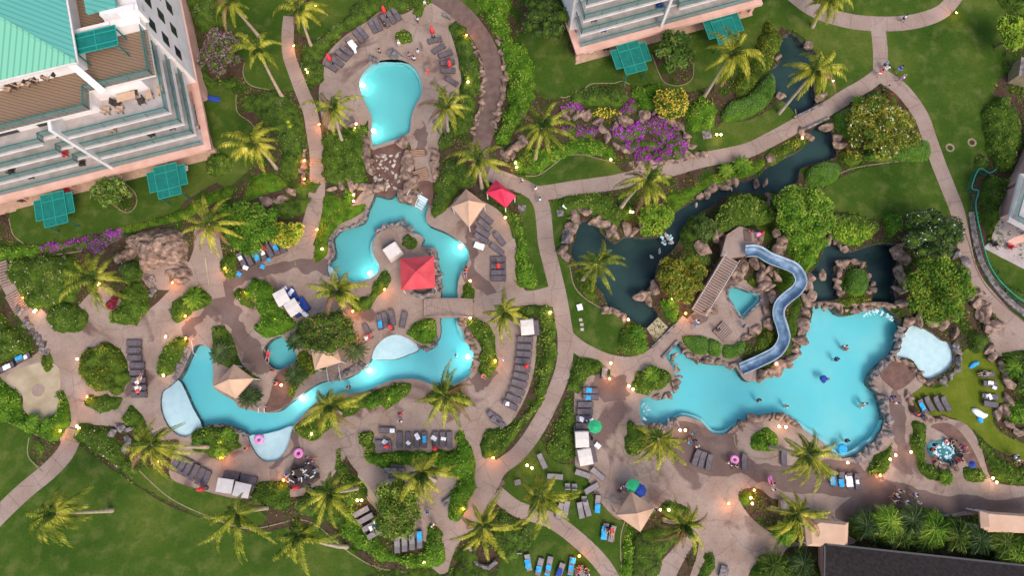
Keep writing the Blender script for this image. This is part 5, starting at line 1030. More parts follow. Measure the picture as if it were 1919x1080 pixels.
# teal pergola on the roof terrace
def pergola(c, rz, lab, sx=4.3, sy=2.9, z=2.6, z0=0, wings=True):
    r = thing('teal_pergola', lab, 'pergola', (c[0], c[1], z0), rz)
    a = MB(); a.box((0, 0, z), (sy, sx, .06), 0, 0)
    if wings: a.box((0, .35, z - .08), (sy + 1.9, sx - 1.6, .06), 0, 0)
    a.build('shade_mesh', [M['teal']], r)
    f = MB(); hx, hy = sy / 2, sx / 2
    for x in (-hx, 0, hx): f.box((x, 0, z + .06), (.09, sx, .07), 0, 0)
    for y in (-hy, -hy * .5, hy * .55, hy): f.box((0, y, z + .062), (sy, .09, .07), 0, 0)
    if wings:
        for x in (-hx - .95, hx + .95): f.box((x, .35, z - .03), (.09, sx - 1.6, .07), 0, 0)
        for y in (.35 - hy + .8, .35 + hy - .8):
            for s in (-1, 1): f.box((s * (hx + .48), y, z - .032), (.95, .09, .07), 0, 0)
    f.build('lattice_frame', [M['teallite']], r)
    for x in (-hx + .15, hx - .15):
        for y in (-hy + .15, hy - .15): p_ = MB(); p_.box((x, y, z / 2 - .05), (.12, .12, z - .12), 0, 0); p_.build('post', [M['teal']], r)
    return r
for (x, y, rz, lab) in [(102,392,R(15),'teal lattice pergola on the hotel lawn, left one'), (314,339,R(15),'teal lattice pergola on the hotel lawn, right one'), (1184,108,R(16),'teal lattice pergola beside the second hotel block, left one'), (1357,52,R(16),'teal lattice pergola partly under the fluffy palm')]:
    pergola(W(x, y, 2.6), rz, lab)
pg = pergola(W(180, 76, 18), R(15), 'teal slatted pergola on the timber roof terrace', 2.4, 4.6, 2.5, 15.6, False)
O2 = W(1084, 102, 3.2); u2 = (.95928, .28247); v2_ = (-.28247, .95928); F2 = Fr(O2, u2, v2_)
h2 = hotel(F2, 25.5, [6.3, 9.4, 12.5, 15.6, 18.7], 'white and peach hotel block with glass balconies cut by the top edge', None, top=22, notch=((11.6, 13.4),), eastwall=3.5)
rf = MB(); hip(rf, [F2(1.5, 2.8), F2(26, 2.8), F2(26, 20), F2(1.5, 20)], 22, 25, .3, 0, 1); rf.build('metal_roof', [M['roofS'], M['roofE']], h2)
# building at the right edge
r3 = thing('terrace_building', 'peach building with glass-railed terrace cut by the right edge', 'building')
a = MB(); a.prism([W(*p, 0) for p in [(1932,250),(1887,345),(1882,352),(1930,372),(2060,420),(2060,230)]], 0, 3.0, 0); a.prism([W(*p, 3) for p in [(1912,345),(1905,395),(2060,440),(2060,300)]], 0, 5.6, 0)
a.build('wall', [M['pinkwall']], r3)
a = MB(); a.prism([W(*p, 6) for p in [(1912,325),(1890,413),(1925,432),(2060,500),(2060,330)]], 5.65, 6, 0, mt=1); a.build('terrace_slab', [M['white'], M['slabfl']], r3)
e = [W(*p, 6) for p in [(1918,332),(1896,409),(1925,425),(2060,492)]]; gl = MB(); tr = MB()
for k in range(3): gl.bar((*e[k], 6.55), (*e[k + 1], 6.55), .03, 1.0); tr.bar((*e[k], 7.1), (*e[k + 1], 7.1), .1, .07)
gl.build('glass_railing', [M['glass']], r3); tr.build('handrail', [M['teal']], r3)
a = MB(); a.prism([W(*p, 4) for p in [(1888,452),(1900,445),(1960,425),(1960,445),(1900,458)]], 3.7, 4.0, 0); a.build('awning', [M['pinkwall']], r3)
struct('terrace_paving', newmesh('terrace_paving', [(*W(*p, 0), .07) for p in [(1884,345),(1870,400),(1856,452),(1842,465),(1870,480),(1919,505),(2060,560),(2060,300)]], [tuple(range(8))[::-1]], M['slabfl']))
# dark shingle roof bottom right
r4 = thing('shingle_building', 'low building with dark shingle hip roof at the bottom right corner', 'building')
a = MB(); a.prism([W(*p, 3) for p in [(1555,1035),(1925,1085),(2060,1100),(2060,1400),(1555,1400)]], 0, 3.1, 0); a.build('wall', [M['pinkwall']], r4)
a = MB(); hip(a, [W(*p, 3.3) for p in [(1540,1400),(2080,1400),(2080,1078),(1545,1020)]], 3.3, 7.6, .33, 0, 0); a.build('shingle_roof', [M['darkroof']], r4)
a = MB(); cs = [W3(*p, 3.25) for p in [(1545,1020),(2080,1078)]]; a.bar(cs[0], cs[1], .2, .2); a.bar(cs[0], W3(1540, 1400, 3.25), .2, .2); a.build('gutter', [M['dframe']], r4)
for pts, nm in [([(1508,985),(1532,974),(1590,980),(1588,1028),(1512,1024)], 'flat tan canvas roof against the dark shingle building'), ([(1836,958),(1856,960),(1980,968),(1980,1002),(1852,998),(1838,990)], 'tan canvas roof at the right edge of the bottom plaza')]:
    q = [Vector((*W(*p, 2.9), 2.9)) for p in pts]; n = len(q); c = sum(q, Vector()) / n; r = thing('awning_shelter', nm, 'canopy', (c.x, c.y, 0)); mm = MB()
    inn = [c + (p - c) * .78 + Vector((0, 0, .45)) for p in q]; c0 = Vector((c.x, c.y, 0))
    mm.add([p - c0 for p in q] + [p - c0 for p in inn], [(i, (i + 1) % n, n + (i + 1) % n, n + i) for i in range(n)] + [tuple(n + i for i in range(n))], 0)
    mm.prism([((p - c0).x * .98, (p - c0).y * .98) for p in q], 2.55, 2.88); mm.build('canopy', [M['tan']], r)
    for p in q: p_ = MB(); v = (p - c0) * .9; p_.box((v.x, v.y, 1.25), (.14, .14, 2.6)); p_.build('post', [M['white']], r)

# ---------------------------------------------------------------- canopies
def pyramid(cor, ap, ze, zt, m, lab, nm='canopy_shelter', walls=None):
    q = [Vector((*W(*p, ze), ze)) for p in cor]; A = Vector((*W(*ap, zt), zt)); c = sum(q, Vector()) / 4; c0 = Vector((c.x, c.y, 0))
    r = thing(nm, lab, 'canopy', c0); mb = MB(); q = [p - c0 for p in q]; A = A - c0
    for i in range(4):
        a, b = q[i], q[(i + 1) % 4]; m1 = (a + b) / 2 + Vector((0, 0, .05)); mid = (m1 + A) / 2 - Vector((0, 0, .12)); am = (a + A) / 2; bm2 = (b + A) / 2
        mb.add([a, m1, b, bm2, A, am, mid], [(0, 1, 6, 5), (1, 2, 3, 6), (6, 3, 4, 5)], 0); d = Vector((0, 0, -.28))
        mb.add([a, b, b + d, a + d], [(0, 1, 2, 3)], 0)
    mb.build('canopy', [M[m]], r)
    se = MB()
    for p in q: se.bar(p, A, .05, .04)
    se.build('seam', [M[m]], r)
    for p in q:
        v = p * .93; k = MB(); k.box((v.x, v.y, ze / 2 - .05), (.12, .12, ze)); k.build('post', [M['white']], r)
    return r
pyramid([(873,354),(910,382),(879,426),(846,388)], (878,376), 2.7, 4.6, 'tan', 'tan pyramid canopy beside the upper lagoon')
pyramid([(438,683),(475,710),(441,747),(400,725)], (428,712), 2.7, 4.6, 'tan', 'tan pyramid canopy on the bank of the lower-left pool')
pyramid([(1183,922),(1227,953),(1200,998),(1155,966)], (1194,963), 2.7, 4.6, 'tan', 'tan pyramid canopy by the bottom lawn')
pyramid([(583,655),(629,650),(640,679),(590,694)], (607,658), 2.7, 4.2, 'tan', 'small tan canopy above the winding pool')
pyramid([(929,337),(967,367),(948,389),(911,361)], (940,354), 2.6, 4.0, 'crimson', 'crimson pyramid canopy at the path junction')
rr_ = pyramid([(750,485),(813,480),(816,539),(752,544)], (779,509), 2.7, 4.6, 'red', 'red square pyramid canopy of the pool bar')
ct_ = thing('bar_counter', 'curved grey bar counter with stools under the red square canopy', 'counter', W3(793, 545, 0)); a = MB()
a.tube([(-1.6, .5, .9), (-1.2, -.5, .9), (0, -.9, .9), (1.3, -.5, .9), (1.6, .5, .9)], .32, 8); a.build('counter_top', [M['rockgrey']], ct_); a = MB(); a.tube([(-1.5, .5, .4), (-1.1, -.4, .4), (0, -.75, .4), (1.2, -.4, .4), (1.5, .5, .4)], .3, 6); a.build('counter_base', [M['wood']], ct_)
def box_canopy(cx, cy, rz, lab, m='cream', w=1.95, l=1.6, nm='daybed_canopy'):
    c = W(cx, cy, 1.9); r = thing(nm, lab, 'daybed', (c[0], c[1], 0), rz)
    a = MB(); prof = [(-w / 2, 1.75), (-w / 2 + .12, 1.93), (0, 2.02), (w / 2 - .12, 1.93), (w / 2, 1.75)]
    V = [(x, -l / 2, z) for x, z in prof] + [(x, l / 2, z) for x, z in prof]
    a.add(V, [(i, i + 1, i + 6, i + 5) for i in range(4)] + [(4, 3, 2, 1, 0), (5, 6, 7, 8, 9)]); a.box((0, l / 2 - .05, 1.0), (w, .04, 1.5)); a.build('canopy', [M[m]], r)
    b = MB(); b.box((0, -.5, .35), (w * .95, 2.0, .22)); b.build('mattress', [M['navy' if 'two white daybed' in lab else 'cush']], r)
    b = MB(); b.box((0, -.45, .14), (w, 2.1, .18)); b.build('base', [M['dframe']], r)
    for x in (-w / 2 + .05, w / 2 - .05): p_ = MB(); p_.box((x, -l / 2 + .1, .85), (.06, .06, 1.8)); p_.build('post', [M['dframe']], r)
    return r
for x, y, rz, lab in [(735,470,R(215),'white daybed canopy on the lagoon islet'), (527,557,R(120),'upper of the two white daybed canopies by the bright hedge'), (548,576,R(125),'lower of the two white daybed canopies by the bright hedge'),
   (420,911,R(172),'left of the two white box canopies above the lower-left lawn'), (452,919,R(168),'right of the two white box canopies above the lower-left lawn'), (988,613,R(95),'white box canopy at the top of the crescent lounger row'), (1091,824,R(92),'upper cream box canopy beside the main pool plaza'), (1097,857,R(100),'lower cream box canopy beside the main pool plaza')]:
    box_canopy(x, y, rz, lab)

# ---------------------------------------------------------------- boulders
RV = []
for k in range(8):
    bm2 = bmesh.new(); bmesh.ops.create_icosphere(bm2, subdivisions=3, radius=.5); rs = np.random.RandomState(k + 50)
    cuts = [(lambda n: (n / np.linalg.norm(n), .25 + rs.rand() * .15))(rs.randn(3)) for _ in range(16)]
    for v in bm2.verts:
        p = np.array(v.co)
        for n, d in cuts:
            e_ = p @ n - d
            if e_ > 0: p = p - n * e_ * .97
        p *= 1.06 + .22 * float(noise2(p[0] * 6 + k, p[1] * 6 + p[2] * 5)) - .11; v.co = (p[0] * 1.25, p[1] * (1.0 - .04 * k % .3), p[2] * .8)
    me = bpy.data.meshes.new('boulder'); bm2.to_mesh(me); bm2.free(); me.materials.append(M['rock']); me.polygons.foreach_set('use_smooth', [False] * len(me.polygons)); RV.append(me)
NR = [0]
BQ = []
ORD2 = 'first second third fourth fifth sixth seventh eighth ninth tenth eleventh twelfth thirteenth fourteenth fifteenth sixteenth seventeenth eighteenth nineteenth twentieth twenty-first twenty-second twenty-third twenty-fourth twenty-fifth twenty-sixth'.split()
def boulder(x, y, s, label, grp, m='rock', z=0, nm='boulder'):
    BQ.append((x, y, s, label, grp, m, z, nm, rnd.uniform(-.3, .3), rnd.uniform(-.3, .3), rnd.uniform(0, 6.28), rnd.uniform(.95, 1.2), rnd.uniform(.8, 1.05), rnd.uniform(.75, 1.05)))
def place_boulders():
    for i, q in enumerate(BQ): BQ[i] = q + (i,)
    BQ.sort(key=lambda q: -q[2] - (9 if q[4] is None else 0)); SM = ([], [], [])
    gl = {}
    for q in sorted(BQ[:296], key=lambda q: q[-1]):
        if q[4]: gl.setdefault(q[3], []).append(q)
    nl = {}
    for lb, qs in gl.items():
        if len(qs) < 2 or len(lb.split()) > 12: continue
        dx, dy = qs[-1][0] - qs[0][0], qs[-1][1] - qs[0][1]; k = 0 if abs(dx) > abs(dy) else 1; o_ = sorted(qs, key=lambda q: q[k]); e_ = 'left' if k == 0 else 'top'
        for i, q in enumerate(o_):
            if len(qs) <= 26: nl[q[-1]] = lb + ', ' + (ORD2[i] if i < len(qs) - 1 else 'last') + ' from ' + e_
    for i, (x, y, s, label, grp, m, z, nm, ra, rb, rc, sx, sy, sz, ix) in enumerate(BQ):
        me = RV[(i * 5 + int(x)) % 8]; c = W(x, y, z); loc = Vector((c[0], c[1], z + s * .12)); sc_ = Vector((s * sx, s * sy, s * sz))
        if i < 296:
            o = bpy.data.objects.new('boulder', me); C.objects.link(o); o.location = loc; o.rotation_euler = (ra, rb, rc); o.scale = sc_
            if m != 'rock': o.material_slots[0].link = 'OBJECT'; o.material_slots[0].material = M[m]
            tag(o, nl.get(ix, label), 'rock', grp)
        else:
            from mathutils import Euler
            mt = Matrix.LocRotScale(loc, Euler((ra, rb, rc)), sc_); k = len(SM[0]); SM[0].extend([tuple(mt @ v.co) for v in me.vertices]); SM[1].extend([tuple(j + k for j in p.vertices) for p in me.polygons]); SM[2].extend([['rock', 'rockgrey', 'rockpale'].index(m)] * len(me.polygons))
    if SM[0]:
        o = link('small_rocks', newmesh('small_rocks', SM[0], SM[1], [M['rock'], M['rockgrey'], M['rockpale']], SM[2])); o['kind'] = 'stuff'; tag(o, 'small rocks edging the pools and lying in the waterfall bed', 'rocks')
def rocks(pts, s0, s1, label, grp, m='rock', z=0, gap=.74, jit=.22, maxn=99):
    c = smooth(pts, 6, False); w = WA(c, z); d = 0; nxt = 0; n = 0
    for i in range(len(w) - 1):
        L_ = math.dist(w[i], w[i + 1]); 
        while nxt <= d + L_ and n < maxn:
            t = (nxt - d) / L_; s = rnd.uniform(s0, s1); x = w[i][0] + (w[i + 1][0] - w[i][0]) * t + rnd.uniform(-jit, jit) * s; y = w[i][1] + (w[i + 1][1] - w[i][1]) * t + rnd.uniform(-jit, jit) * s
            px, py = TOPX(x, y, z); boulder(px, py, s, label, grp, m, z); nxt += s * gap; n += 1
        d += L_
RK = [
 ([(1063,482),(1060,455),(1075,432),(1078,408),(1100,402),(1122,412),(1138,432),(1152,446),(1172,434),(1196,432),(1212,425)], 1.4, 2.3, 'rounded brown boulder on the upper shore of the dark pond', 'boulders round the dark pond', 'rock'),
 ([(1130,585),(1150,582),(1175,597)], .9, 1.4, 'brown boulder on the lower shore of the dark pond', 'boulders on the lower pond shore', 'rock'),
 ([(1205,550),(1215,565),(1222,545)], 1.4, 2.0, 'brown boulder at the tip of the round olive tree', 'boulders below the round olive-yellow tree', 'rock'),
 ([(1518,520),(1515,545),(1512,575),(1508,605),(1500,640),(1487,668),(1462,690),(1435,706),(1405,713)], 1.3, 1.9, 'tan boulder of the wall between blue slide and main pool', 'boulders between slide and main pool', 'rock'),
 ([(1275,648),(1292,664),(1312,672),(1335,678),(1360,682),(1378,686)], .9, 1.4, 'brown boulder edging the main pool under the clipped mounds', 'boulders under the clipped mounds', 'rock'),
 ([(1690,482),(1686,505),(1683,525),(1680,548),(1688,568),(1700,585)], 1.7, 2.4, 'large brown boulder on the right rim of the lower pond', 'boulders right of the lower pond', 'rock'),
 ([(1705,603),(1722,600),(1740,603),(1758,612),(1778,620),(1795,630)], 1.5, 2.1, 'brown boulder between the pale shallow pool and the huge tree', 'boulders above the pale shallow pool', 'rock'),
 ([(1790,648),(1796,665),(1793,690),(1780,704),(1758,716)], .8, 1.2, 'dark grey boulder on the right rim of the pale shallow pool', 'boulders right of the pale shallow pool', 'rockgrey'),
 ([(1740,716),(1725,708),(1712,690),(1698,678),(1675,672)], .7, 1.1, 'grey boulder between shallow pool and brown terrace', 'boulders round the brown terrace', 'rock'),
 ([(1690,615),(1682,640),(1675,662),(1655,680),(1640,700),(1636,722)], .9, 1.3, 'dark boulder between main pool and pale shallow pool', 'boulders between the two right pools', 'rockgrey'),
 ([(1640,730),(1652,750),(1660,770),(1662,795),(1655,815),(1640,835),(1618,850),(1598,862)], 1.0, 1.5, 'grey boulder on the right rim of the main pool', 'boulders on the right main pool rim', 'rockgrey'),
 ([(1378,806),(1392,794),(1408,786),(1430,780),(1452,779),(1472,782),(1490,795),(1503,806)], .9, 1.4, 'brown-grey boulder on the lower rim of the main pool', 'boulders on the lower main pool rim', 'rock'),
 ([(1245,800),(1262,792),(1215,800)], .8, 1.2, 'grey boulder at the beach end of the main pool', 'boulders at the main pool beach', 'rockgrey'),
 ([(1262,665),(1264,690),(1270,710),(1262,732),(1245,742),(1222,742)], .7, 1.1, 'pale boulder round the left headland of the main pool', 'boulders of the left headland', 'rock'),
 ([(1830,552),(1840,570),(1850,588),(1862,604),(1878,620)], 1.6, 2.3, 'red-brown boulder on the slope below the right walkway', 'boulders below the right walkway', 'rock'),
 ([(1818,556),(1830,575),(1842,595),(1856,615),(1870,630)], 1.3, 1.9, 'red-brown boulder on the slope below the right walkway', 'boulders below the right walkway', 'rock'),
 ([(1795,480),(1808,500),(1815,525)], 1.2, 1.8, 'dark boulder between the huge tree and the right walkway', 'boulders right of the huge tree', 'rockgrey'),
 ([(1852,655),(1868,680),(1886,712),(1890,740),(1870,775),(1885,795),(1905,808),(1930,815)], 1.2, 2.0, 'brown boulder along the right edge of the olive lawn', 'boulders along the olive lawn', 'rock'),
 ([(1730,780),(1745,782),(1760,785),(1775,788)], .9, 1.3, 'brown-grey boulder between olive lawn and hot tub', 'boulders above the hot tub', 'rock'),
 ([(1700,735),(1705,750),(1700,765)], .9, 1.3, 'tan boulder below the brown terrace', 'boulders below the brown terrace', 'rock'),
 ([(1752,868),(1768,876),(1784,880),(1797,870)], .9, 1.4, 'brown boulder on the lower rim of the hot tub', 'boulders round the hot tub', 'rock'),
 ([(752,267),(760,285)], 2.0, 2.4, 'tan boulder at the top right of the waterfall', 'boulders at the top right of the waterfall', 'rock'),
 ([(692,262),(684,290),(695,315),(702,335)], 1.5, 2.4, 'tan boulder left of the waterfall', 'boulders left of the waterfall', 'rock'),
 ([(700,350),(690,362),(680,350),(662,348),(645,350),(620,352)], 1.1, 1.7, 'brown boulder along the base of the square shrub mass', 'boulders below the square shrub mass', 'rock'),
 ([(813,285),(822,300),(816,318),(822,330),(812,345)], 1.1, 1.6, 'brown boulder right of the waterfall steps', 'boulders right of the waterfall steps', 'rock'),
 ([(688,395),(680,415),(660,425),(640,430),(626,440),(618,455),(622,475),(614,500)], .6, .9, 'bluish grey rock on the left rim of the upper lagoon', 'rocks on the left lagoon rim', 'rockgrey'),
 ([(706,436),(725,424),(745,417),(762,422),(778,432)], .6, .9, 'grey rock on the lagoon islet rim', 'rocks round the lagoon islet', 'rockgrey'),
 ([(808,473),(818,490),(823,515),(825,545)], .7, 1.0, 'grey rock between red canopy and channel', 'rocks right of the red canopy', 'rockgrey'),
 ([(863,600),(874,622),(884,640),(892,662),(890,685),(884,700)], .9, 1.4, 'grey brown boulder on the right bank of the winding pool', 'boulders on the right bank of the winding pool', 'rock'),
 ([(352,656),(344,675),(335,695),(322,715)], .7, 1.0, 'grey rock on the left rim of the winding pool', 'rocks above the left beach entry', 'rockgrey'),
 ([(378,808),(395,800),(420,799),(445,807),(460,820)], .6, .9, 'grey rock round the oval shrub bed', 'rocks round the oval shrub bed', 'rockgrey'),
 ([(640,705),(655,696),(672,690),(688,675)], .8, 1.3, 'grey rock below the big cycad', 'rocks below the big cycad', 'rockgrey'),
 ([(785,650),(800,654),(812,648),(820,630)], .5, .8, 'grey rock round the pool corner planting', 'rocks under the footbridge corner', 'rockgrey'),
 ([(937,75),(944,105),(948,140),(942,175),(935,210),(926,245)], .9, 1.4, 'brown rock on the right kerb of the brown road', 'rocks right of the brown road', 'rock'),
 ([(880,85),(900,115),(906,150),(902,190),(895,220),(886,255)], .7, 1.0, 'brown rock on the left kerb of the brown road', 'rocks left of the brown road', 'rock'),
 ([(1062,222),(1080,215),(1100,218),(1115,228),(1125,240),(1138,248)], 1.1, 1.7, 'tan boulder in the upper left of the rock garden', 'boulders in the upper left rock garden', 'rock'),
 ([(1150,234),(1175,226),(1192,220),(1208,222),(1222,213),(1240,220),(1258,232),(1275,240)], 1.3, 2.1, 'tan boulder framing the magenta flowers from above', 'boulders above the magenta flowers', 'rock'),
 ([(1140,262),(1152,275),(1165,280),(1175,295)], 1.5, 2.1, 'brown boulder left of the magenta flowers', 'boulders left of the magenta flowers', 'rock'),
 ([(1282,255),(1292,272),(1290,288),(1305,292),(1322,288)], 1.0, 1.5, 'tan boulder right of the magenta flowers', 'boulders right of the magenta flowers', 'rock'),
 ([(960,285),(975,272),(985,262),(948,300)], 1.1, 1.7, 'brown boulder beside the big pale palm', 'boulders beside the big pale palm', 'rock'),
 ([(1322,470),(1332,455),(1340,440),(1350,432)], 1.6, 2.3, 'brown boulder beside the top landing of the slide hill', 'boulders beside the slide hill landing', 'rock', 1.2),
 ([(1375,502),(1392,498),(1372,518),(1390,522)], 1.4, 2.0, 'brown boulder right of the slide steps', 'boulders right of the slide steps', 'rock', .8),
 ([(1410,497),(1428,500),(1445,508),(1452,522),(1440,535),(1425,505),(1440,550),(1448,570)], 1.3, 1.9, 'tan boulder under the upper bend of the blue slide', 'boulders under the blue slide', 'rock', .6),
 ([(1332,570),(1328,590),(1340,575)], 1.2, 1.7, 'brown boulder between slide steps and triangular pool', 'boulders left of the triangular pool', 'rock'),
 ([(1432,590),(1445,600),(1405,625),(1395,640)], 1.2, 1.7, 'brown boulder between triangular pool and blue slide', 'boulders below the triangular pool', 'rock'),
 ([(1455,440),(1462,460),(1450,475),(1475,458)], 1.1, 1.6, 'tan boulder between slide hill and bright tree', 'boulders right of the slide hill', 'rock', .8),
 ([(1440,368),(1436,382),(1444,395)], 1.0, 1.5, 'brown boulder at the top of the slide hill', 'boulders at the top of the slide hill', 'rock'),
 ([(1574,495),(1590,492),(1622,494)], 1.0, 1.4, 'pale boulder on the upper rim of the islet', 'boulders on the upper islet rim', 'rock'),
 ([(1572,512),(1572,530),(1575,550),(1630,520),(1634,540),(1628,556)], .9, 1.3, 'brown rock on the side of the islet', 'rocks on the sides of the islet', 'rock'),
 ([(1530,573),(1560,575),(1600,582),(1640,575),(1665,575)], .7, 1.0, 'brown rock on the dam below the lower pond', 'rocks on the dam', 'rock'),
 ([(1545,448),(1568,458),(1590,472)], .8, 1.2, 'brown rock on the upper rim of the lower pond', 'rocks on the upper rim of the lower pond', 'rock'),
 ([(1552,240),(1564,258),(1570,285)], 1.3, 1.8, 'tan boulder on the right bank of the lower stream', 'boulders on the right stream bank', 'rock'),
 ([(1505,248),(1515,262),(1508,265)], 1.0, 1.5, 'lamp-lit tan boulder where walkway meets stream', 'boulders where walkway meets stream', 'rock'),
 ([(1446,300),(1452,308)], 1.4, 1.9, 'big tan boulder on the left bank of the lower stream', 'big boulders on the left stream bank', 'rock'),
 ([(1375,338),(1368,345),(1312,365),(1302,375)], 1.2, 1.8, 'brown boulder on the mossy stream bank', 'boulders on the mossy stream bank', 'rock'),
 ([(1455,110),(1458,185),(1535,185)], .1, .1, '', '', 'rock'),
 ([(215,812),(225,800),(240,812),(238,835),(228,845)], 1.0, 1.5, 'dark grey boulder in the rock pit', 'boulders of the dark rock pit', 'rockgrey'),
 ([(30,560),(45,590),(62,625),(80,650),(90,665)], .8, 1.2, 'dark boulder lining the left-edge steps', 'boulders lining the left-edge steps', 'rockgrey'),
 ([(283,520),(290,540),(282,560)], .8, 1.3, 'dark boulder right of the kidney-shaped bed', 'boulders right of the kidney-shaped bed', 'rockgrey'),
 ([(562,268),(572,300),(566,325),(570,345)], .7, 1.1, 'lamp-lit brown boulder left of the stepped path', 'boulders left of the stepped path', 'rock'),
 ([(615,265),(618,290)], .7, 1.0, 'brown boulder right of the stepped path', 'boulders right of the stepped path', 'rock'),
 ([(500,382),(520,375),(540,362),(555,352)], 1.1, 1.7, 'reddish boulder between ground cover triangle and stepped path', 'reddish boulders by the ground cover triangle', 'rock'),
 ([(648,110),(0,0)], 0, 0, '', '', 'rock')]
for k in RK:
    if k[1] > .3: rocks(k[0], k[1], k[2], k[3], k[4], k[5], k[6] if len(k) > 6 else 0)
for x, y, s, lab in [(765,308,2.6,'upper flat tan boulder right of the waterfall stream'), (763,328,2.5,'middle flat tan boulder right of the waterfall stream'), (769,348,2.6,'lower flat tan boulder right of the waterfall stream'), (763,372,2.4,'long tan boulder jutting into the upper lagoon'),
  (701,112,1.5,'left dark boulder on the rim of the round upper pool'), (739,103,1.8,'right dark boulder on the rim of the round upper pool'), (1541,518,1.5,'single round boulder standing in the lower pond'), (1678,474,1.8,'round boulder at the top right of the lower pond'),
  (1513,86,1.5,'boulder on the right shore of the upper stream'), (1461,180,1.2,'boulder at the left shore of the upper stream'), (1534,184,1.7,'boulder at the lower right shore of the upper stream'), (1457,108,1.2,'boulder at the upper left shore of the upper stream'),
  (1417,346,1.2,'left of two stones lying in the lower stream'), (1434,343,1.1,'right of two stones lying in the lower stream'), (1062,444,2.2,'big boulder at the left tip of the dark pond'), (712,352,1.9,'pale boulder at the foot of the waterfall'), (740,96,.8,'stone behind the rim of the round upper pool')]:
    boulder(x, y, s, lab, None, 'rockgrey' if 'dark' in lab else 'rock')
for k in range(42):
    boulder(rnd.uniform(702, 750), rnd.uniform(284, 360), rnd.uniform(.2, .75), 'pale stone lying in the waterfall bed', 'stones in the waterfall bed', 'rockpale', -.1, 'stream_stone')
for x, y in ((1247,440),(1252,447),(1244,452),(1258,455),(1236,472),(1221,482),(1305,384),(1370,354)): boulder(x, y, .6, 'small wet stone in the cascade of the stream', 'stones in the stream cascade', 'rockpale', -.15, 'stream_stone')
place_boulders()
# rock grotto: one sculpted hill of rock
def rockhill(poly, h, lab, nm, m='rock', z0=0, flat=None, cell=.35):
    wp = WA(smooth(poly, 4)); q = np.array(wp); lo, hi = q.min(0), q.max(0); cx = q.mean(0)
    gx, gy = np.meshgrid(np.arange(lo[0], hi[0], cell), np.arange(lo[1], hi[1], cell)); G = np.stack([gx.ravel(), gy.ravel()], 1) + (RN.rand(gx.size, 2) - .5) * cell * .6
    G = G[inpoly(G, wp)]; G = G[distpoly(G, wp) > .1]; n = len(wp)
    vo, eo, fo, *_ = delaunay_2d_cdt([Vector(p) for p in wp] + [Vector(p) for p in G], [(i, (i + 1) % n) for i in range(n)], [], 1, 1e-4)
    v = np.array([tuple(p) for p in vo]); d = distpoly(v, wp); S = lo + RN.rand(int(len(G) / 26) + 6, 2) * (hi - lo)
    D = np.sort(np.hypot(v[:, None, 0] - S[None, :, 0], v[:, None, 1] - S[None, :, 1]), 1); ed = np.clip((D[:, 1] - D[:, 0]) / .5, 0, 1); hh = RN.rand(len(S))[np.argmin(np.hypot(v[:, None, 0] - S[None, :, 0], v[:, None, 1] - S[None, :, 1]), 1)]
    z = h * (1 - np.exp(-d / (.22 * h + .2))) * (.8 + .25 * hh) - .6 * (1 - ed) * (d > .15) + .15 * noise2(v[:, 0] * 2, v[:, 1] * 2)
    if flat: z = np.minimum(z, flat)
    z[d < .02] = -.1
    me = newmesh(nm, [(a[0], a[1], b + z0) for a, b in zip(v, z)], [tuple(f) for f in fo], M[m]); return tag(link(nm, me), lab, 'rock formation')
rockhill([(235,455),(262,435),(300,428),(335,430),(352,455),(352,490),(352,505),(330,498),(300,502),(268,510),(262,482)], 3.6, 'big domed rock grotto formation of cracked brown stone', 'rock_grotto', 'rock')
rockhill([(262,508),(290,518),(292,540),(275,535),(264,525)], 1.2, 'low rock ledge below the rock grotto', 'rock_ledge', 'rock')
rockhill([(310,505),(350,500),(362,515),(350,532),(325,535),(312,522)], .9, 'low rock shelf right of the grotto mouth', 'rock_ledge', 'rock')
rockhill([(215,478),(250,455),(258,475),(240,492),(218,495)], 1.4, 'sloping tan rock between palm and grotto', 'rock_ledge', 'rock')
rockhill([(1345,440),(1372,424),(1412,428),(1432,440),(1425,465),(1405,480),(1372,488),(1352,476)], 3.4, 'rocky mound carrying the landing of the blue slide', 'rock_mound', 'rock', flat=2.15)
rockhill([(1180,300),(1240,298),(1300,300),(1240,312),(1200,320),(1180,312)], .5, 'flat rock apron between magenta flowers and walkway', 'rock_ledge', 'rock')
rockhill([(268,802),(285,800),(290,822),(275,838),(262,830)], .5, 'dark rock by the left pool terrace', 'rock_ledge', 'rockgrey')
st_ = thing('slide_landing', 'grey landing at the top of the blue slide', 'platform', W3(1385, 458, 2.7)); a = MB(); cc = W(1385, 458, 2.7)
pl = [W(*p, 2.75) for p in [(1362,440),(1386,424),(1412,432),(1415,462),(1402,478),(1368,484),(1352,478)]]; a.prism([(p[0] - cc[0], p[1] - cc[1]) for p in pl], -.6, .05); a.build('floor', [M['path']], st_)
hut = MB(); c = W(1402, 440, 3); hut.box((c[0] - cc[0], c[1] - cc[1], .1), (.9, 1.5, .12)); hut.build('mat', [M['wetdeck']], st_)

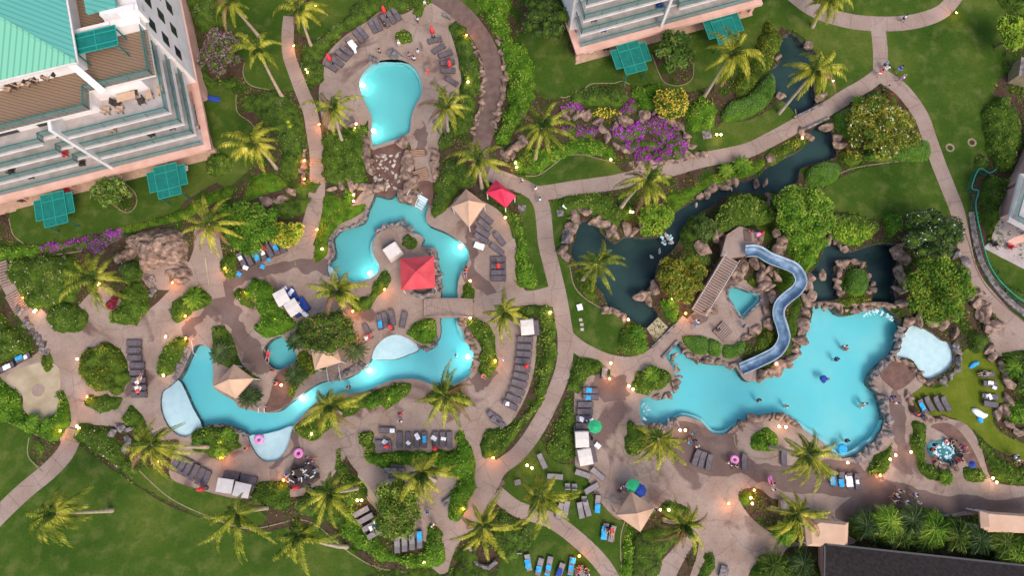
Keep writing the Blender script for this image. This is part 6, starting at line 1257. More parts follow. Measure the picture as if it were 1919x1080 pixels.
# ---------------------------------------------------------------- blue slide
sl = [(1397,472,3.6),(1418,472,3.5),(1441,485,3.2),(1467,495,2.8),(1488,505,2.4),(1499,525,2.1),(1492,543,1.9),(1474,558,1.7),(1460,573,1.5),(1457,592,1.3),(1464,615,1.1),(1467,636,.9),(1453,660,.75),(1420,678,.55),(1388,692,.4)]
pts = []
P_ = [np.array(W3(*p)) for p in sl]
for i in range(len(P_) - 1):
    a, b, c, d = P_[max(i - 1, 0)], P_[i], P_[i + 1], P_[min(i + 2, len(P_) - 1)]
    for k in range(5): t = k / 5; pts.append(.5 * ((2 * b) + (-a + c) * t + (2 * a - 5 * b + 4 * c - d) * t * t + (-a + 3 * b - 3 * c + d) * t ** 3))
pts.append(P_[-1]); base = np.array(W3(1457, 592, 0)); rs_ = thing('water_slide', 'winding blue open water slide with pale rims', 'water slide', base)
prof = [(x * .88, z) for x, z in [(-.86, .42), (-.74, .40), (-.66, .22), (-.42, -.02), (0, -.12), (.42, -.02), (.66, .22), (.74, .40), (.86, .42), (.80, .30), (.50, -.12), (0, -.22), (-.50, -.12), (-.80, .30)]]
V = []; F = []; MI = []; n = len(prof)
for i, p in enumerate(pts):
    T = pts[min(i + 1, len(pts) - 1)] - pts[max(i - 1, 0)]; T[2] *= .3; T /= np.linalg.norm(T); S = np.cross(T, [0, 0, 1]); S /= np.linalg.norm(S)
    for x, z in prof: V.append(p - base + S * x + np.array([0, 0, z]))
for i in range(len(pts) - 1):
    for k in range(n): F.append((i * n + k, i * n + (k + 1) % n, (i + 1) * n + (k + 1) % n, (i + 1) * n + k)); MI.append(1 if k in (0, 1, 6, 7) else 0)
M['slideblue'] = mat('slide_blue', L(.055, .11, .18), L(.20, .29, .40), .9, .35, c3=L(.095, .17, .26)); M['slidepale'] = mat('slide_rim', L(.24, .30, .37), L(.38, .45, .51), 1, .35)
link('trough', newmesh('trough', V, F, [M['slideblue'], M['slidepale']], MI, True), rs_)
for i in range(4, len(pts) - 4, 9):
    p = pts[i] - base; a = MB(); a.tube([(p[0], p[1], -.1), (p[0], p[1], p[2] - .15)], .14, 8); a.build('support_post', [M['rockgrey']], rs_)

# ---------------------------------------------------------------- steps and bridges
def steps(p0, p1, wpx, n, z0, z1, lab, m='plank', m2='deck', nm='garden_steps', rail=False, duty=.55):
    a, b = W3(*p0, z0), W3(*p1, z1); c0 = Vector((a.x, a.y, 0)); d = b - a; dh = Vector((d.x, d.y, 0)); L_ = dh.length; dh.normalize(); ang = math.atan2(dh.y, dh.x); wm = wpx * .0675
    r = thing(nm, lab, 'steps' if 'bridge' not in nm else 'bridge', c0); t = MB(); u = MB()
    for i in range(n):
        f = (i + .5) / n; c = dh * L_ * f; z = z0 + (z1 - z0) * (i + 1) / n + .05
        t.box((c.x, c.y, z), (L_ / n * duty, wm, .07), ang, 0)
    V = []; 
    for f in (0, 1):
        c = dh * L_ * f; z = (z0 if f == 0 else z1) + .02
        for s in (-1, 1):
            for zz in (0, 1): V.append(c + Vector((-dh.y, dh.x, 0)) * s * wm * .53 + Vector((0, 0, z if zz else min(-.1, z - .1))))
    u.add(V, [(1, 5, 7, 3), (0, 1, 3, 2), (4, 6, 7, 5), (0, 4, 5, 1), (2, 3, 7, 6), (0, 2, 6, 4)])
    t.build('tread', [M[m]], r); u.build('base', [M[m2]], r)
    if rail:
        for s in (-1, 1):
            g = MB(); o = Vector((-dh.y, dh.x, 0)) * s * wm * .5; g.tube([o + Vector((0, 0, z0 + .9)), o + dh * L_ + Vector((0, 0, z1 + .9))], .035, 6)
            for f in (0, .33, .66, 1): g.tube([o + dh * L_ * f + Vector((0, 0, z0 + (z1 - z0) * f)), o + dh * L_ * f + Vector((0, 0, z0 + (z1 - z0) * f + .9))], .03, 6)
            g.build('handrail', [M['steel']], r)
    return r
steps((596,296), (594,312), 28, 5, .02, .12, 'upper flight of shallow steps on the left footpath', 'plank', 'path')
steps((595,332), (594,344), 27, 4, .02, .12, 'lower flight of shallow steps on the left footpath', 'plank', 'path')
steps((792,336), (786,318), 27, 5, .02, .3, 'lower wooden steps beside the waterfall', 'plank', 'brownslab'); steps((781,293), (780,281), 32, 4, .02, .2, 'upper wooden steps beside the waterfall', 'plank', 'brownslab')
steps((1307,588), (1370,484), 27, 24, .05, 2.5, 'long flight of steps up to the blue slide', 'path', 'wetdeck', rail=True, duty=.62)
steps((1365,632), (1345,612), 26, 7, .03, .25, 'short steps below the triangular pool', 'path', 'wetdeck')
steps((15,535), (2,490), 20, 9, .03, .4, 'upper flight of brick steps at the left edge', 'path', 'wetdeck'); steps((42,585), (22,550), 26, 9, .03, .3, 'lower flight of brick steps at the left edge', 'path', 'wetdeck')
steps((134,830), (142,806), 26, 6, .03, .2, 'shallow steps beside the diagonal pale hedge', 'kerb', 'path')
b = steps((794,578), (886,578), 33, 18, .25, .25, 'pinkish footbridge over the pool channel', 'path', 'deck', 'foot_bridge', duty=.9)
for s in (-1, 1):
    g = MB(); yy = s * 1.12
    g.tube([(0, yy, .35), (1.8, yy, .95), (4.4, yy, .95), (6.2, yy, .35)], .06, 6)
    for x in (.2, 1.4, 2.6, 3.8, 5.0, 6.0): g.tube([(x, yy, .25), (x, yy, .95 if 1 < x < 5.2 else .5)], .04, 5)
    g.build('railing', [M['path']], b)
# bridges carrying the walkway over the streams: low parapet kerbs
for a_, b_, lab in [((1487,222),(1540,196),'stone kerb of the walkway where it crosses the upper stream'), ((1500,247),(1552,222),'stone kerb of the walkway over the lower stream'), ((1222,652),(1262,612),'stone parapet on the pond side of the walkway bridge'), ((1240,672),(1270,640),'stone parapet on the pool side of the walkway bridge')]:
    A, B = W3(*a_, 0), W3(*b_, 0); g = MB(); d = B - A; g.bar((0, 0, .12), (d.x, d.y, .12), .22, .26); g.bar((0, 0, .28), (d.x, d.y, .28), .32, .07); tag(g.build('bridge_parapet', [M['rockgrey']], None, A), lab, 'parapet')
dm = thing('spillway', 'sandy concrete spillway between pond and walkway bridge', 'spillway', W3(1232, 622, 0)); g = MB(); q = [W(*p) for p in [(1212,616),(1233,595),(1252,614),(1228,642)]]; c = W(1232, 622); g.prism([(p[0] - c[0], p[1] - c[1]) for p in q], -.6, .03); g.build('floor', [M['sand']], dm)
dam = MB(); ds = [W3(*p, 0) for p in [(1518,572),(1545,568),(1575,572),(1630,570),(1660,570),(1678,575)]]; dam.tube([d - ds[0] for d in ds], .28, 8); tag(dam.build('dam_wall', [M['rock']], None, ds[0]), 'low rock dam between lower pond and main pool', 'dam')
# green railing at right
fp = [(1866,318),(1852,325),(1833,317),(1819,353),(1832,358),(1827,378),(1828,400),(1836,438),(1843,467),(1852,495),(1868,522),(1893,548),(1925,572)]
A = W3(*fp[0], 0); fr = thing('green_railing', 'curving teal metal railing above the right walkway', 'fence', A); tp = MB(); bl = MB(); lr = MB()
fs = [W3(*p, .9) for p in smooth(fp, 3, False)]
for i in range(len(fs) - 1):
    a, b = fs[i] - A, fs[i + 1] - A
    tp.bar((a.x, a.y, 1.1), (b.x, b.y, 1.1), .11, .07); lr.bar((a.x, a.y, .15), (b.x, b.y, .15), .05, .05); n = max(1, int((b - a).length / .22))
    for k in range(n): t = k / n; bl.box((a.x + (b.x - a.x) * t, a.y + (b.y - a.y) * t, .6), (.035, .035, .95))
tp.build('top_rail', [M['teallite']], fr); lr.build('bottom_rail', [M['teal']], fr); bl.build('baluster', [M['teal']], fr)
# pool hand rails
for x, y, ang, lab in [((775),372,R(-25),'pair of handrails on the white pool steps of the upper lagoon'), (366,652,R(10),'small handrail at the left end of the winding pool'), (494,769,0,'pair of short ladder rails on the lower bank of the winding pool'), (628,702,R(10),'pair of handrails below the small tan canopy')]:
    c = W3(x, y, 0); r = thing('pool_handrail', lab, 'handrail', c, ang)
    for s in ((0,) if 'small handrail' in lab else (-.75, .75) if 'short' not in lab else (-.35, .35)):
        g = MB(); l = .5 if 'short' in lab else 1.3; g.tube([(s, l * .8, -.1), (s, l * .8, .7), (s, l * .5, .88), (s, -l * .6, .7), (s, -l * .8, -.3)], .04, 6); g.build('rail', [M['white']], r)
def pool_steps(p0, p1, wpx, lab):
    a, b = W3(*p0, 0), W3(*p1, 0); d = b - a; ang = math.atan2(d.y, d.x); r = thing('pool_steps', lab, 'steps', a); g = MB()
    for i in range(5): f = (i + .5) / 5; g.box((d.x * f, d.y * f, -.62 - i * .1), (d.length / 5, wpx * .0675, 1.2 - i * .0), ang)
    g2 = MB()
    for i in range(5): f = (i + .92) / 5; g2.box((d.x * f, d.y * f, -.02 - i * .1 + .0), (.05, wpx * .0675, .03), ang)
    g.build('tread', [M['beach']], r); g2.build('nosing', [M['slidepale']], r)
pool_steps((793,368), (780,388), 22, 'white underwater entry steps of the upper lagoon'); pool_steps((627,697), (631,713), 20, 'white underwater entry steps below the small tan canopy')
# ---------------------------------------------------------------- loungers
def make_lounger(lab, m='cush'):
    r = thing('sun_lounger', lab, 'sun lounger')
    s = MB(); s.box((.32, 0, .36), (1.25, .62, .07)); s.build('seat', [M[m]], r)
    b = MB(); b.box((-.62, 0, .50), (.72, .62, .07), 0, 0, (0, R(24))); b.build('backrest', [M[m]], r)
    f = MB()
    for y in (-.34, .34): f.box((0, y, .31), (1.96, .05, .07))
    for x in (-.95, .97): f.box((x, 0, .31), (.05, .66, .06))
    f.build('frame', [M['dframe']], r)
    for x in (-.75, .8):
        for y in (-.3, .3): g = MB(); g.box((x, y, .14), (.06, .06, .28)); g.build('leg', [M['dframe']], r)
    return r
ORD = ['first', 'second', 'third', 'fourth', 'fifth', 'sixth', 'seventh', 'eighth', 'ninth', 'tenth', 'eleventh', 'twelfth', 'thirteenth']
LP = {}
def lounger(x, y, deg, lab, grp=None, m='cush'):
    """deg: direction head->foot in the photo, clockwise from right"""
    c = W3(x, y, .36); c.z = .012; a = -R(deg)
    if m not in LP: LP[m] = make_lounger(lab, m); r = LP[m]; r.location = c; r.rotation_euler = (0, 0, a); 
    else: r = dup(LP[m], c, a, lab, grp)
    if grp: r['group'] = grp
    return r
ROWS = [
 ([(621,125,33),(632,116,35),(641,104,37),(650,95,38),(660,82,40),(672,68,50),(679,61,50),(699,50,62),(708,46,62),(722,40,60),(733,33,58),(743,27,58)], 'the upper-left arc by the round pool', 'left', 'loungers on the upper-left arc by the round pool', 'cush'),
 ([(815,75,168),(822,91,148),(835,101,160),(839,117,176),(840,132,182),(847,152,215)], 'the right arc by the round pool', 'top', 'loungers on the right arc by the round pool', 'cush'),
 ([(453,488,62),(466,485,62),(479,481,62),(491,476,60),(504,470,60),(516,466,60),(528,461,60)], 'the crowded row by the stepped path', 'left', 'loungers in the crowded row left of the stepped path', 'cush'),
 ([(251,643,180),(251,657,180),(252,671,180),(257,685,180),(257,699,180),(260,713,180),(261,727,180),(261,740,180)], 'the row right of the big olive shrub', 'top', 'loungers right of the big round olive shrub', 'cush'),
 ([(984,636,2),(983,650,2),(982,664,3),(980,677,5),(979,691,8),(976,705,12),(973,719,15),(969,733,18),(963,747,22),(956,760,26)], 'the crescent lounger row', 'top', 'loungers in the crescent row', 'cush'),
 ([(911,409,40),(908,422,38),(904,435,32),(902,447,30),(936,448,52),(931,467,38)], 'the group right of the tan lagoon canopy', 'top', 'loungers right of the tan lagoon canopy', 'cush'),
 ([(934,486,180),(934,499,180),(934,511,180),(934,522,180)], 'the four-stack above the footbridge', 'top', 'four loungers above the right end of the footbridge', 'cush'),
 ([(749,825,-90),(765,826,-90),(781,825,-90),(795,825,-90),(816,825,-90),(829,825,-90),(842,825,-90)], 'the towel-strewn lounger row', 'left', 'loungers in the towel-strewn row', 'cush'),
 ([(330,868,-62),(341,873,-62),(352,879,-64),(364,886,-66),(376,893,-68),(386,898,-70)], 'the lower-left lounger row', 'left', 'loungers in the lower-left row', 'cush'),
 ([(677,960,-28),(685,973,-28),(694,987,-28),(703,1001,-28)], 'the narrow tilted bay at the bottom', 'top', 'loungers in the narrow tilted bay', 'cush2'),
 ([(744,1021,-95),(758,1018,-95),(772,1015,-95),(786,1012,-95)], 'the bay under the grey-green tree', 'left', 'loungers in the lower bay', 'cush2'),
 ([(1107,733,0),(1107,745,0),(1097,759,0),(1096,772,0),(1094,785,0),(1093,799,0)], 'the stack above the cream box canopies', 'top', 'loungers above the cream box canopies', 'cush'),
 ([(1305,858,112),(1316,862,108),(1329,867,102)], 'the trio under the main pool', 'left', 'three loungers by the lower rim of the main pool', 'cush'),
 ([(1563,898,86),(1578,900,86),(1592,902,86),(1607,903,86)], 'the four right of the main pool palm', 'left', 'four loungers right of the main pool palm', 'cush'),
 ([(1729,763,65),(1741,757,65),(1758,757,65),(1772,757,65)], 'the four loungers on the olive lawn', 'left', 'four loungers on the olive lawn', 'cush'),
 ([(1849,702,0),(1855,720,4),(1856,744,5),(1856,758,8)], 'the column beside the olive lawn', 'top', 'loungers at the right side of the olive lawn', 'cush'),
 ([(712,604,80),(722,600,78),(735,596,78),(756,600,100)], 'the row above the oval white shallow', 'left', 'loungers above the oval white shallow', 'cush'),
 ([(44,671,155),(14,688,155)], 'the pair above the sandy circle', 'right', 'two loungers at the left edge', 'cush'),
 ([(990,1055,80),(1011,1063,-75),(1029,1060,-78),(1050,1072,-70),(1071,1061,-80)], 'the row on the bottom lawn', 'left', 'loungers in the bottom lawn row', 'cush2')]
END = {'left': 'left', 'top': 'top', 'right': 'right'}
for pts, where, end, grp, m in ROWS:
    for i, (x, y, d) in enumerate(pts): lounger(x, y, d, f'lounger, {ORD[i]} from the {end} in {where}', grp, m)
for x, y, d, lab, m in [(726,807,0,'grey lounger lying crosswise above the left end of the towel-strewn row','cush'), (718,831,0,'grey lounger lying crosswise left of the towel-strewn row','cush'), (719,841,0,'grey lounger crosswise, lowest at the left end of the towel-strewn row','cush'),
   (651,229,150,'single lounger below the left side of the round upper pool','cush'), (822,238,60,'single lounger under the palm right of the round upper pool','cush'), (927,782,35,'upper of two loose loungers at the tail of the crescent row','cush'), (933,792,35,'lower of two loose loungers at the tail of the crescent row','cush'),
   (689,622,62,'dark lounger with a sunbather left of the oval white shallow','cush'), (1016,865,65,'pale lawn lounger tilted beside the cream box canopies lawn path','cush2'), (1040,894,4,'pale lawn lounger lying level at the top of the lounge lawn','cush2'), (1092,889,18,'pale lounger below the lower cream box canopy','cush2'),
   (1120,889,40,'pale lounger lying diagonally on the plaza below the cream box canopies','cush2'), (1109,916,-28,'pale lounger turned up to the right at the lounge lawn edge','cush2'), (1049,958,105,'left pale lounger half hidden by the lawn palm','cush2'), (1061,955,100,'right pale lounger half hidden by the lawn palm','cush2'),
   (1088,957,80,'left of the paired pale loungers in the middle of the lounge lawn','cush2'), (1100,953,75,'right of the paired pale loungers in the middle of the lounge lawn','cush2'), (1120,944,95,'pale lounger with a blue towel at its foot on the lounge lawn','cush2'),
   (1134,997,98,'left lounger of the pair below the lounge lawn, all blue towel','cush2'), (1147,1001,104,'right lounger of the pair below the lounge lawn, with a sunbather','cush2'), (1395,866,92,'single lounger between pink ring and round bush','cush'), (1469,858,92,'lounger half hidden by the main pool palm','cush'), (1091,1076,80,'lounger cut by the bottom edge at the end of the bottom lawn row','cush2')]: lounger(x, y, d, lab, None, m)
# short chairs on the lawn
def chair(x, y, rz, lab, m='cush2', z=.02, s=1.0, grp=None):
    c = W3(x, y, z); r = thing('lounge_chair', lab, 'chair', c, rz, grp)
    a = MB(); a.box((0, 0, .38 * s), (.62 * s, .6 * s, .14 * s)); a.build('seat', [M[m]], r); a = MB(); a.box((-.3 * s, 0, .65 * s), (.12 * s, .6 * s, .5 * s), 0, 0, (0, R(-12))); a.build('backrest', [M[m]], r)
    for sx in (-.26, .26):
        for sy in (-.25, .25): a = MB(); a.box((sx * s, sy * s, .155 * s), (.06 * s, .06 * s, .31 * s)); a.build('leg', [M['dframe']], r)
    return r
for x, y, rz, lab in [(1063,911,R(90),'left of two pale low chairs on the lounge lawn'), (1076,912,R(90),'right of two pale low chairs on the lounge lawn'), (971,904,R(10),'lone pale low chair at the left end of the lounge lawn'), (1094,935,R(90),'pale low chair in the middle of the lounge lawn'), (973,1030,R(90),'pale chair on the bottom lawn beside dark shrubs')]: chair(x, y, rz, lab)
rosette(206,572,12,.5,'red and orange spiky plant on the plaza beside the kidney-shaped bed', name='bromeliad', cat='plant', m='lf_red', n=14, ll=.3)
rosette(214,560,9,.5,'small dark red spiky plant above the red and orange one', name='bromeliad', cat='plant', m='lf_red', n=12, ll=.25)
# ---------------------------------------------------------------- towels, parasols, rings
def towel(x, y, deg, l, w_, m, lab, z=.46):
    c = W3(x, y, z); a = MB(); n = 5; V = []; 
    for i in range(n + 1):
        for j in range(3): V.append((-l / 2 + l * i / n, (j / 2 - .5) * w_ + .03 * math.sin(i * 2.1 + x), .03 * math.sin(i * 1.7 + j + y) + (.03 if j == 1 else 0)))
    F = []
    for i in range(n):
        for j in range(2): k = i * 3 + j; F.append((k, k + 1, k + 4, k + 3))
    V2 = [(v[0], v[1], v[2] - .035) for v in V]; nn = len(V); F2 = [tuple(i + nn for i in f[::-1]) for f in F]
    a.add(V + V2, F + F2); tag(a.build('towel', [M[m]], None, c, -R(deg)), lab, 'towel')
TW = [(660,83,52,1.3,.8,'whitec'),(665,92,80,1.2,.35,'whitec'),(480,480,62,1.2,.6,'bluec'),(491,472,60,.9,.5,'whitec'),(516,464,60,.8,.5,'bluec'),(450,484,62,.5,.5,'whitec'),(492,500,20,.6,.5,'bluec'),(504,487,20,.5,.45,'bluec'),(460,502,20,.7,.5,'whitec'),(448,514,30,.6,.5,'bluec'),
 (261,710,0,.6,.4,'whitec'),(258,727,20,.9,.45,'whitec'),(35,671,155,.9,.5,'bluec'),(12,688,155,.9,.6,'whitec'),(48,669,155,.5,.5,'whitec'),(898,461,20,1.3,.8,'whitec'),(735,808,0,.6,.5,'whitec'),(721,829,30,.6,.5,'whitec'),(782,819,60,.8,.5,'whitec'),(765,831,40,.5,.4,'whitec'),(813,822,30,.7,.5,'whitec'),(831,823,10,.6,.4,'whitec'),(795,824,85,.8,.45,'bluec'),
 (949,757,10,.7,.5,'whitec'),(712,608,80,.9,.5,'bluec'),(1102,732,0,.9,.6,'bluec'),(1100,746,0,.9,.55,'bluec'),(1088,786,20,.8,.6,'whitec'),(1110,791,70,.8,.5,'whitec'),(1120,954,95,1.0,.6,'bluec'),(1132,1000,98,1.5,.6,'bluec'),(989,1058,80,1.0,.6,'bluec'),(1009,1070,105,.9,.6,'bluec'),(1027,1070,102,1.2,.6,'bluec'),(1048,1075,110,1.0,.6,'navy'),(1070,1070,100,1.1,.6,'bluec'),(1074,1052,100,.6,.6,'bluec'),
 (1561,902,86,1.0,.6,'bluec'),(1577,906,86,.9,.6,'bluec'),(1592,902,86,1.4,.8,'whitec'),(1607,904,86,.5,.4,'whitec'),(1729,762,65,.9,.5,'bluec'),(1845,701,0,1.0,.5,'whitec'),(1857,718,5,.7,.45,'whitec'),(1864,727,20,.5,.4,'whitec'),(1846,742,5,.6,.45,'whitec'),(1856,744,70,.7,.4,'whitec'),(786,1006,-95,1.1,.55,'bluec'),(698,990,-28,.8,.6,'whitec'),(709,986,60,.8,.7,'navy'),(538,562,30,1.0,.5,'whitec'),(545,548,120,.9,.5,'whitec'),(556,573,110,1.0,.5,'whitec'),(570,588,40,1.2,.5,'whitec'),(533,541,-30,.6,.5,'whitec'),(1120,836,40,.7,.6,'whitec')]
for x, y, d, l, w_, m in TW:
    nm = {'whitec': 'white', 'bluec': 'bright blue', 'navy': 'navy blue'}[m]; towel(x, y, d, l, w_, m, uniq(f'{nm} towel', x, y), .5)
def closed_parasol(x, y, deg, lab, m='redc', l=1.5):
    b = W3(x, y, 0); r = thing('folded_parasol', lab, 'parasol', b); p = MB(); p.tube([(0, 0, 0), (0, 0, 2.5)], .03, 6); p.build('pole', [M['white']], r)
    c = MB(); c.lathe([(.02, 2.62), (.16, 2.45), (.26, 1.8), (.33, 1.15), (.22, 1.1), (.05, 1.15)], 10); c.build('canopy', [M[m]], r, None, None, True); s = MB(); s.lathe([(.0, 0.1), (.28, .1), (.3, 0), (.3, -.02)], 12); s.build('base', [M['dframe']], r)
for x, y in [(622,119),(723,31),(812,69),(844,131),(501,470),(934,503),(735,616),(728,836),(817,840),(986,688),(387,915),(562,912),(1418,444)]: closed_parasol(x, y, 0, uniq('folded red parasol', x, y))
def parasol(x, y, rr, m, lab, z=2.2):
    c = W3(x, y, z); r = thing('open_parasol', lab, 'parasol', (c.x, c.y, 0)); k = MB(); n = 8
    V = [(0, 0, z + .35)] + [(rr * math.cos(i * .785), rr * math.sin(i * .785), z) for i in range(n)]; k.add(V, [(0, i + 1, (i + 1) % n + 1) for i in range(n)]); k.build('canopy', [M[m]], r); p = MB(); p.tube([(0, 0, 0), (0, 0, z + .3)], .03, 6); p.build('pole', [M['white']], r)
for x, y, rr, m, lab in [(1115,800,.85,'greenc','small green parasol beside the cream box canopies'), (1187,912,.85,'greenc','green parasol above the lower tan canopy'), (1199,920,.8,'navy','dark blue parasol beside the green one'), (709,986,.5,'navy','blue parasol in the narrow lounger bay'), (1822,871,.45,'navy','small blue parasol right of the hot tub')]: parasol(x, y, rr, m, lab)
def ring(x, y, R0, m, lab, z=.05, nm='swim_ring'):
    c = W3(x, y, z); V = []; F = []; a, b = 20, 8; rr = R0 * .36
    for i in range(a):
        for j in range(b): t, u = 2 * math.pi * i / a, 2 * math.pi * j / b; V.append(((R0 - rr + rr * math.cos(u)) * math.cos(t), (R0 - rr + rr * math.cos(u)) * math.sin(t), rr * .8 * math.sin(u) + rr * .5))
    for i in range(a):
        for j in range(b): F.append((i * b + j, ((i + 1) % a) * b + j, ((i + 1) % a) * b + (j + 1) % b, i * b + (j + 1) % b))
    tag(link(nm, newmesh(nm, V, F, M[m], None, True), None, c), lab, 'swim ring')
ring(486, 824, .6, 'pink', 'pink swim ring floating at the lower white beach entry', -.2); ring(560, 850, .62, 'pink', 'pink swim ring lying above the crowded tables', .05); ring(1376, 862, .55, 'pink', 'pink swim ring beside a group near the main pool', .6)
ring(1578, 842, .6, 'bluec', 'blue inflatable ring at the bottom of the main pool', -.2)
def blob(pts, h, m, lab, nm, cat, z=.05):
    q = WA(smooth(pts, 4), z); c = np.array(q).mean(0); V = []; F = []; n = len(q); lv = [(1, 0), (1.0, h * .5), (.8, h * .9), (.45, h)]
    for s, zz in lv: V += [((p[0] - c[0]) * s, (p[1] - c[1]) * s, zz) for p in q]
    for k in range(3): F += [(k * n + i, k * n + (i + 1) % n, (k + 1) * n + (i + 1) % n, (k + 1) * n + i) for i in range(n)]
    F.append(tuple(3 * n + i for i in range(n))); tag(link(nm, newmesh(nm, V, F, M[m], None, True), None, (*c, z)), lab, cat)
blob([(1816,687),(1822,680),(1832,678),(1834,682),(1826,688),(1818,691)], .25, 'bluec', 'blue curved inflatable lying on the olive lawn', 'inflatable_toy', 'inflatable')
blob([(1820,768),(1828,766),(1842,774),(1850,778),(1846,783),(1838,785),(1826,777)], .35, 'whitec', 'white and blue inflatable with pointed tail on the olive lawn', 'inflatable_toy', 'inflatable')
blob([(1830,784),(1838,782),(1841,792),(1835,793)], .3, 'bluec', 'small blue inflatable touching the white one on the olive lawn', 'inflatable_toy', 'inflatable')
blob([(1536,707),(1545,704),(1549,711),(1544,719),(1538,714)], .3, 'navy', 'dark blue float in the middle of the main pool', 'pool_float', 'float', -.15)
blob([(1572,835),(1580,832),(1586,840),(1582,848),(1574,846)], .2, 'bluec', 'blue float mattress inside the lower tip of the main pool', 'pool_float', 'float', -.15)
blob([(1440,893),(1445,892),(1447,902),(1443,906),(1439,901)], .3, 'pink', 'pale pink inflatable carried on the plaza below the palm', 'inflatable_toy', 'inflatable', .6)
blob([(1416,437),(1424,436),(1425,441),(1418,444)], .3, 'pink', 'pink inflatable at the top of the slide hill', 'inflatable_toy', 'inflatable', 2.8)
# tables near the lower-left
def table(x, y, rr, lab, m='furn', z=0, h=.72):
    c = W3(x, y, z); r = thing('round_table', lab, 'table', c); a = MB(); a.lathe([(0, h), (rr, h), (rr, h - .05), (0, h - .05)], 18); a.build('tabletop', [M[m]], r); a = MB(); a.tube([(0, 0, .02), (0, 0, h - .04)], .05, 8); a.lathe([(0, .05), (.28, .04), (.28, 0)], 12); a.build('pedestal', [M['dframe']], r)
for i, (x, y) in enumerate([(560,888),(580,880),(553,900),(572,905),(585,895)]):
    table(x, y, .55, uniq('round dark table', x, y))
    for k in range(3): a = k * 2.1 + i; chair(x + 11 * math.cos(a), y + 11 * math.sin(a), -a + math.pi, uniq('dark chair', x + 11 * math.cos(a), y + 11 * math.sin(a)), ['cush', 'whitec', 'furn'][(i + k) % 3], 0, .9)
for x, y, z in [(22,160,15.7),(40,152,15.7),(58,150,15.7),(75,142,15.7),(95,138,15.7)]:
    table(x, y, .5, uniq('dark dining table on the timber roof terrace', x * 1.0, y), 'furn', z)
    for k in range(4): a = k * 1.57 + .4; chair(x + 9 * math.cos(a), y + 9 * math.sin(a), -a + math.pi, f'{["lower right", "lower left", "upper left", "upper right"][k]} dining chair at {["the first", "the second", "the third", "the fourth", "the fifth"][[22,40,58,75,95].index(x)]} roof table from the left', ['furn', 'furnseat', 'grayc', 'furn'][k], z, 1.0, 'dining chairs on the timber roof terrace')
tb = thing('terrace_table', 'tan rectangular table on the white hotel terrace', 'table', W3(242, 186, 12.55), R(15)); a = MB(); a.box((0, 0, .7), (2.1, .95, .06)); a.build('tabletop', [M['furnseat']], tb)
for sx in (-.9, .9):
    for sy in (-.35, .35): a = MB(); a.box((sx, sy, .33), (.08, .08, .66)); a.build('leg', [M['furn']], tb)
for x, y, rz, m, lab in [(255,174,R(-90),'furn','dark chair above the terrace table'), (222,196,0,'furn','dark chair left of the terrace table'), (228,208,R(90),'furnseat','tan chair below the terrace table'), (268,192,R(200),'furn','dark chair right of the terrace table'), (203,210,R(90),'furnseat','tan armchair at the left of the white hotel terrace'), (283,182,R(200),'furnseat','left tan armchair at the right end of the white hotel terrace'), (303,173,R(200),'furnseat','right tan armchair at the right end of the white hotel terrace'), (190,178,R(10),'furnseat','small tan chair under the edge of the timber terrace')]: chair(x, y, rz, lab, m, 12.52, 1.2)
for x, y, z, m, lab in [(215,244,9.42,'furnseat','tan chair on the third hotel balcony'),(288,253,6.32,'furn','dark chair on the second hotel balcony'),(50,287,6.32,'furnseat','tan chair on the left lower hotel balcony'),(25,322,6.3,'furn','dark chair on the lowest left hotel balcony'),(62,332,3.3,'furn','black chair on the peach-edged hotel balcony'),(125,290,6.32,'redc','red lounge chair beside the white hotel fin'),(158,308,3.3,'furn','dark chair beside the lower white fin'),(325,240,6.32,'furn','dark chair at the right end of the second hotel balcony'),
   (1112,38,6.3,'furn','dark chair on the left balcony of the second hotel block'),(1130,58,3.3,'navy','navy chair on the low balcony of the second hotel block'),(1142,52,3.3,'furn','dark chair on the low balcony of the second hotel block'),(1234,12,6.3,'navy','navy chair on the middle balcony of the second hotel block'),(1275,12,3.3,'furn','dark chair right of the fin of the second hotel block'),(1892,378,.1,'furn','dark wicker chair on the right edge terrace'),(1860,458,.1,'dframe','black chair at the corner of the right edge terrace'),(1890,462,.1,'redc','red cushioned chair on the right edge terrace'),(1310,38,.1,'redc','red chair on the patio below the second hotel block'),(1382,22,.1,'redc','red chair at the right end of the second hotel patio'),(350,318,.1,'whitec','white chair on the patio behind the right hotel pergola'),(128,358,.1,'redc','red chair beside the left hotel pergola'),(46,375,.1,'furn','dark chair at the left end of the hotel patio'),(1090,98,.1,'whitec','left white chair on the second hotel patio'),(1106,97,.1,'whitec','right white chair on the second hotel patio'),(1135,92,.1,'furn','dark chair on the second hotel patio')]: chair(x, y, R(100), lab, m, z, 1.1)
for x, y, z in ((8,262,9.42),(18,262,9.42)): chair(x, y, R(90), uniq('bright red armchair on the left hotel balcony', x, y), 'redc', z, 1.5)
blob([(386,181),(394,179),(412,183),(410,191),(388,188)], .3, 'navy', 'blue mat lying on the lawn beside the hotel wall', 'play_mat', 'mat')
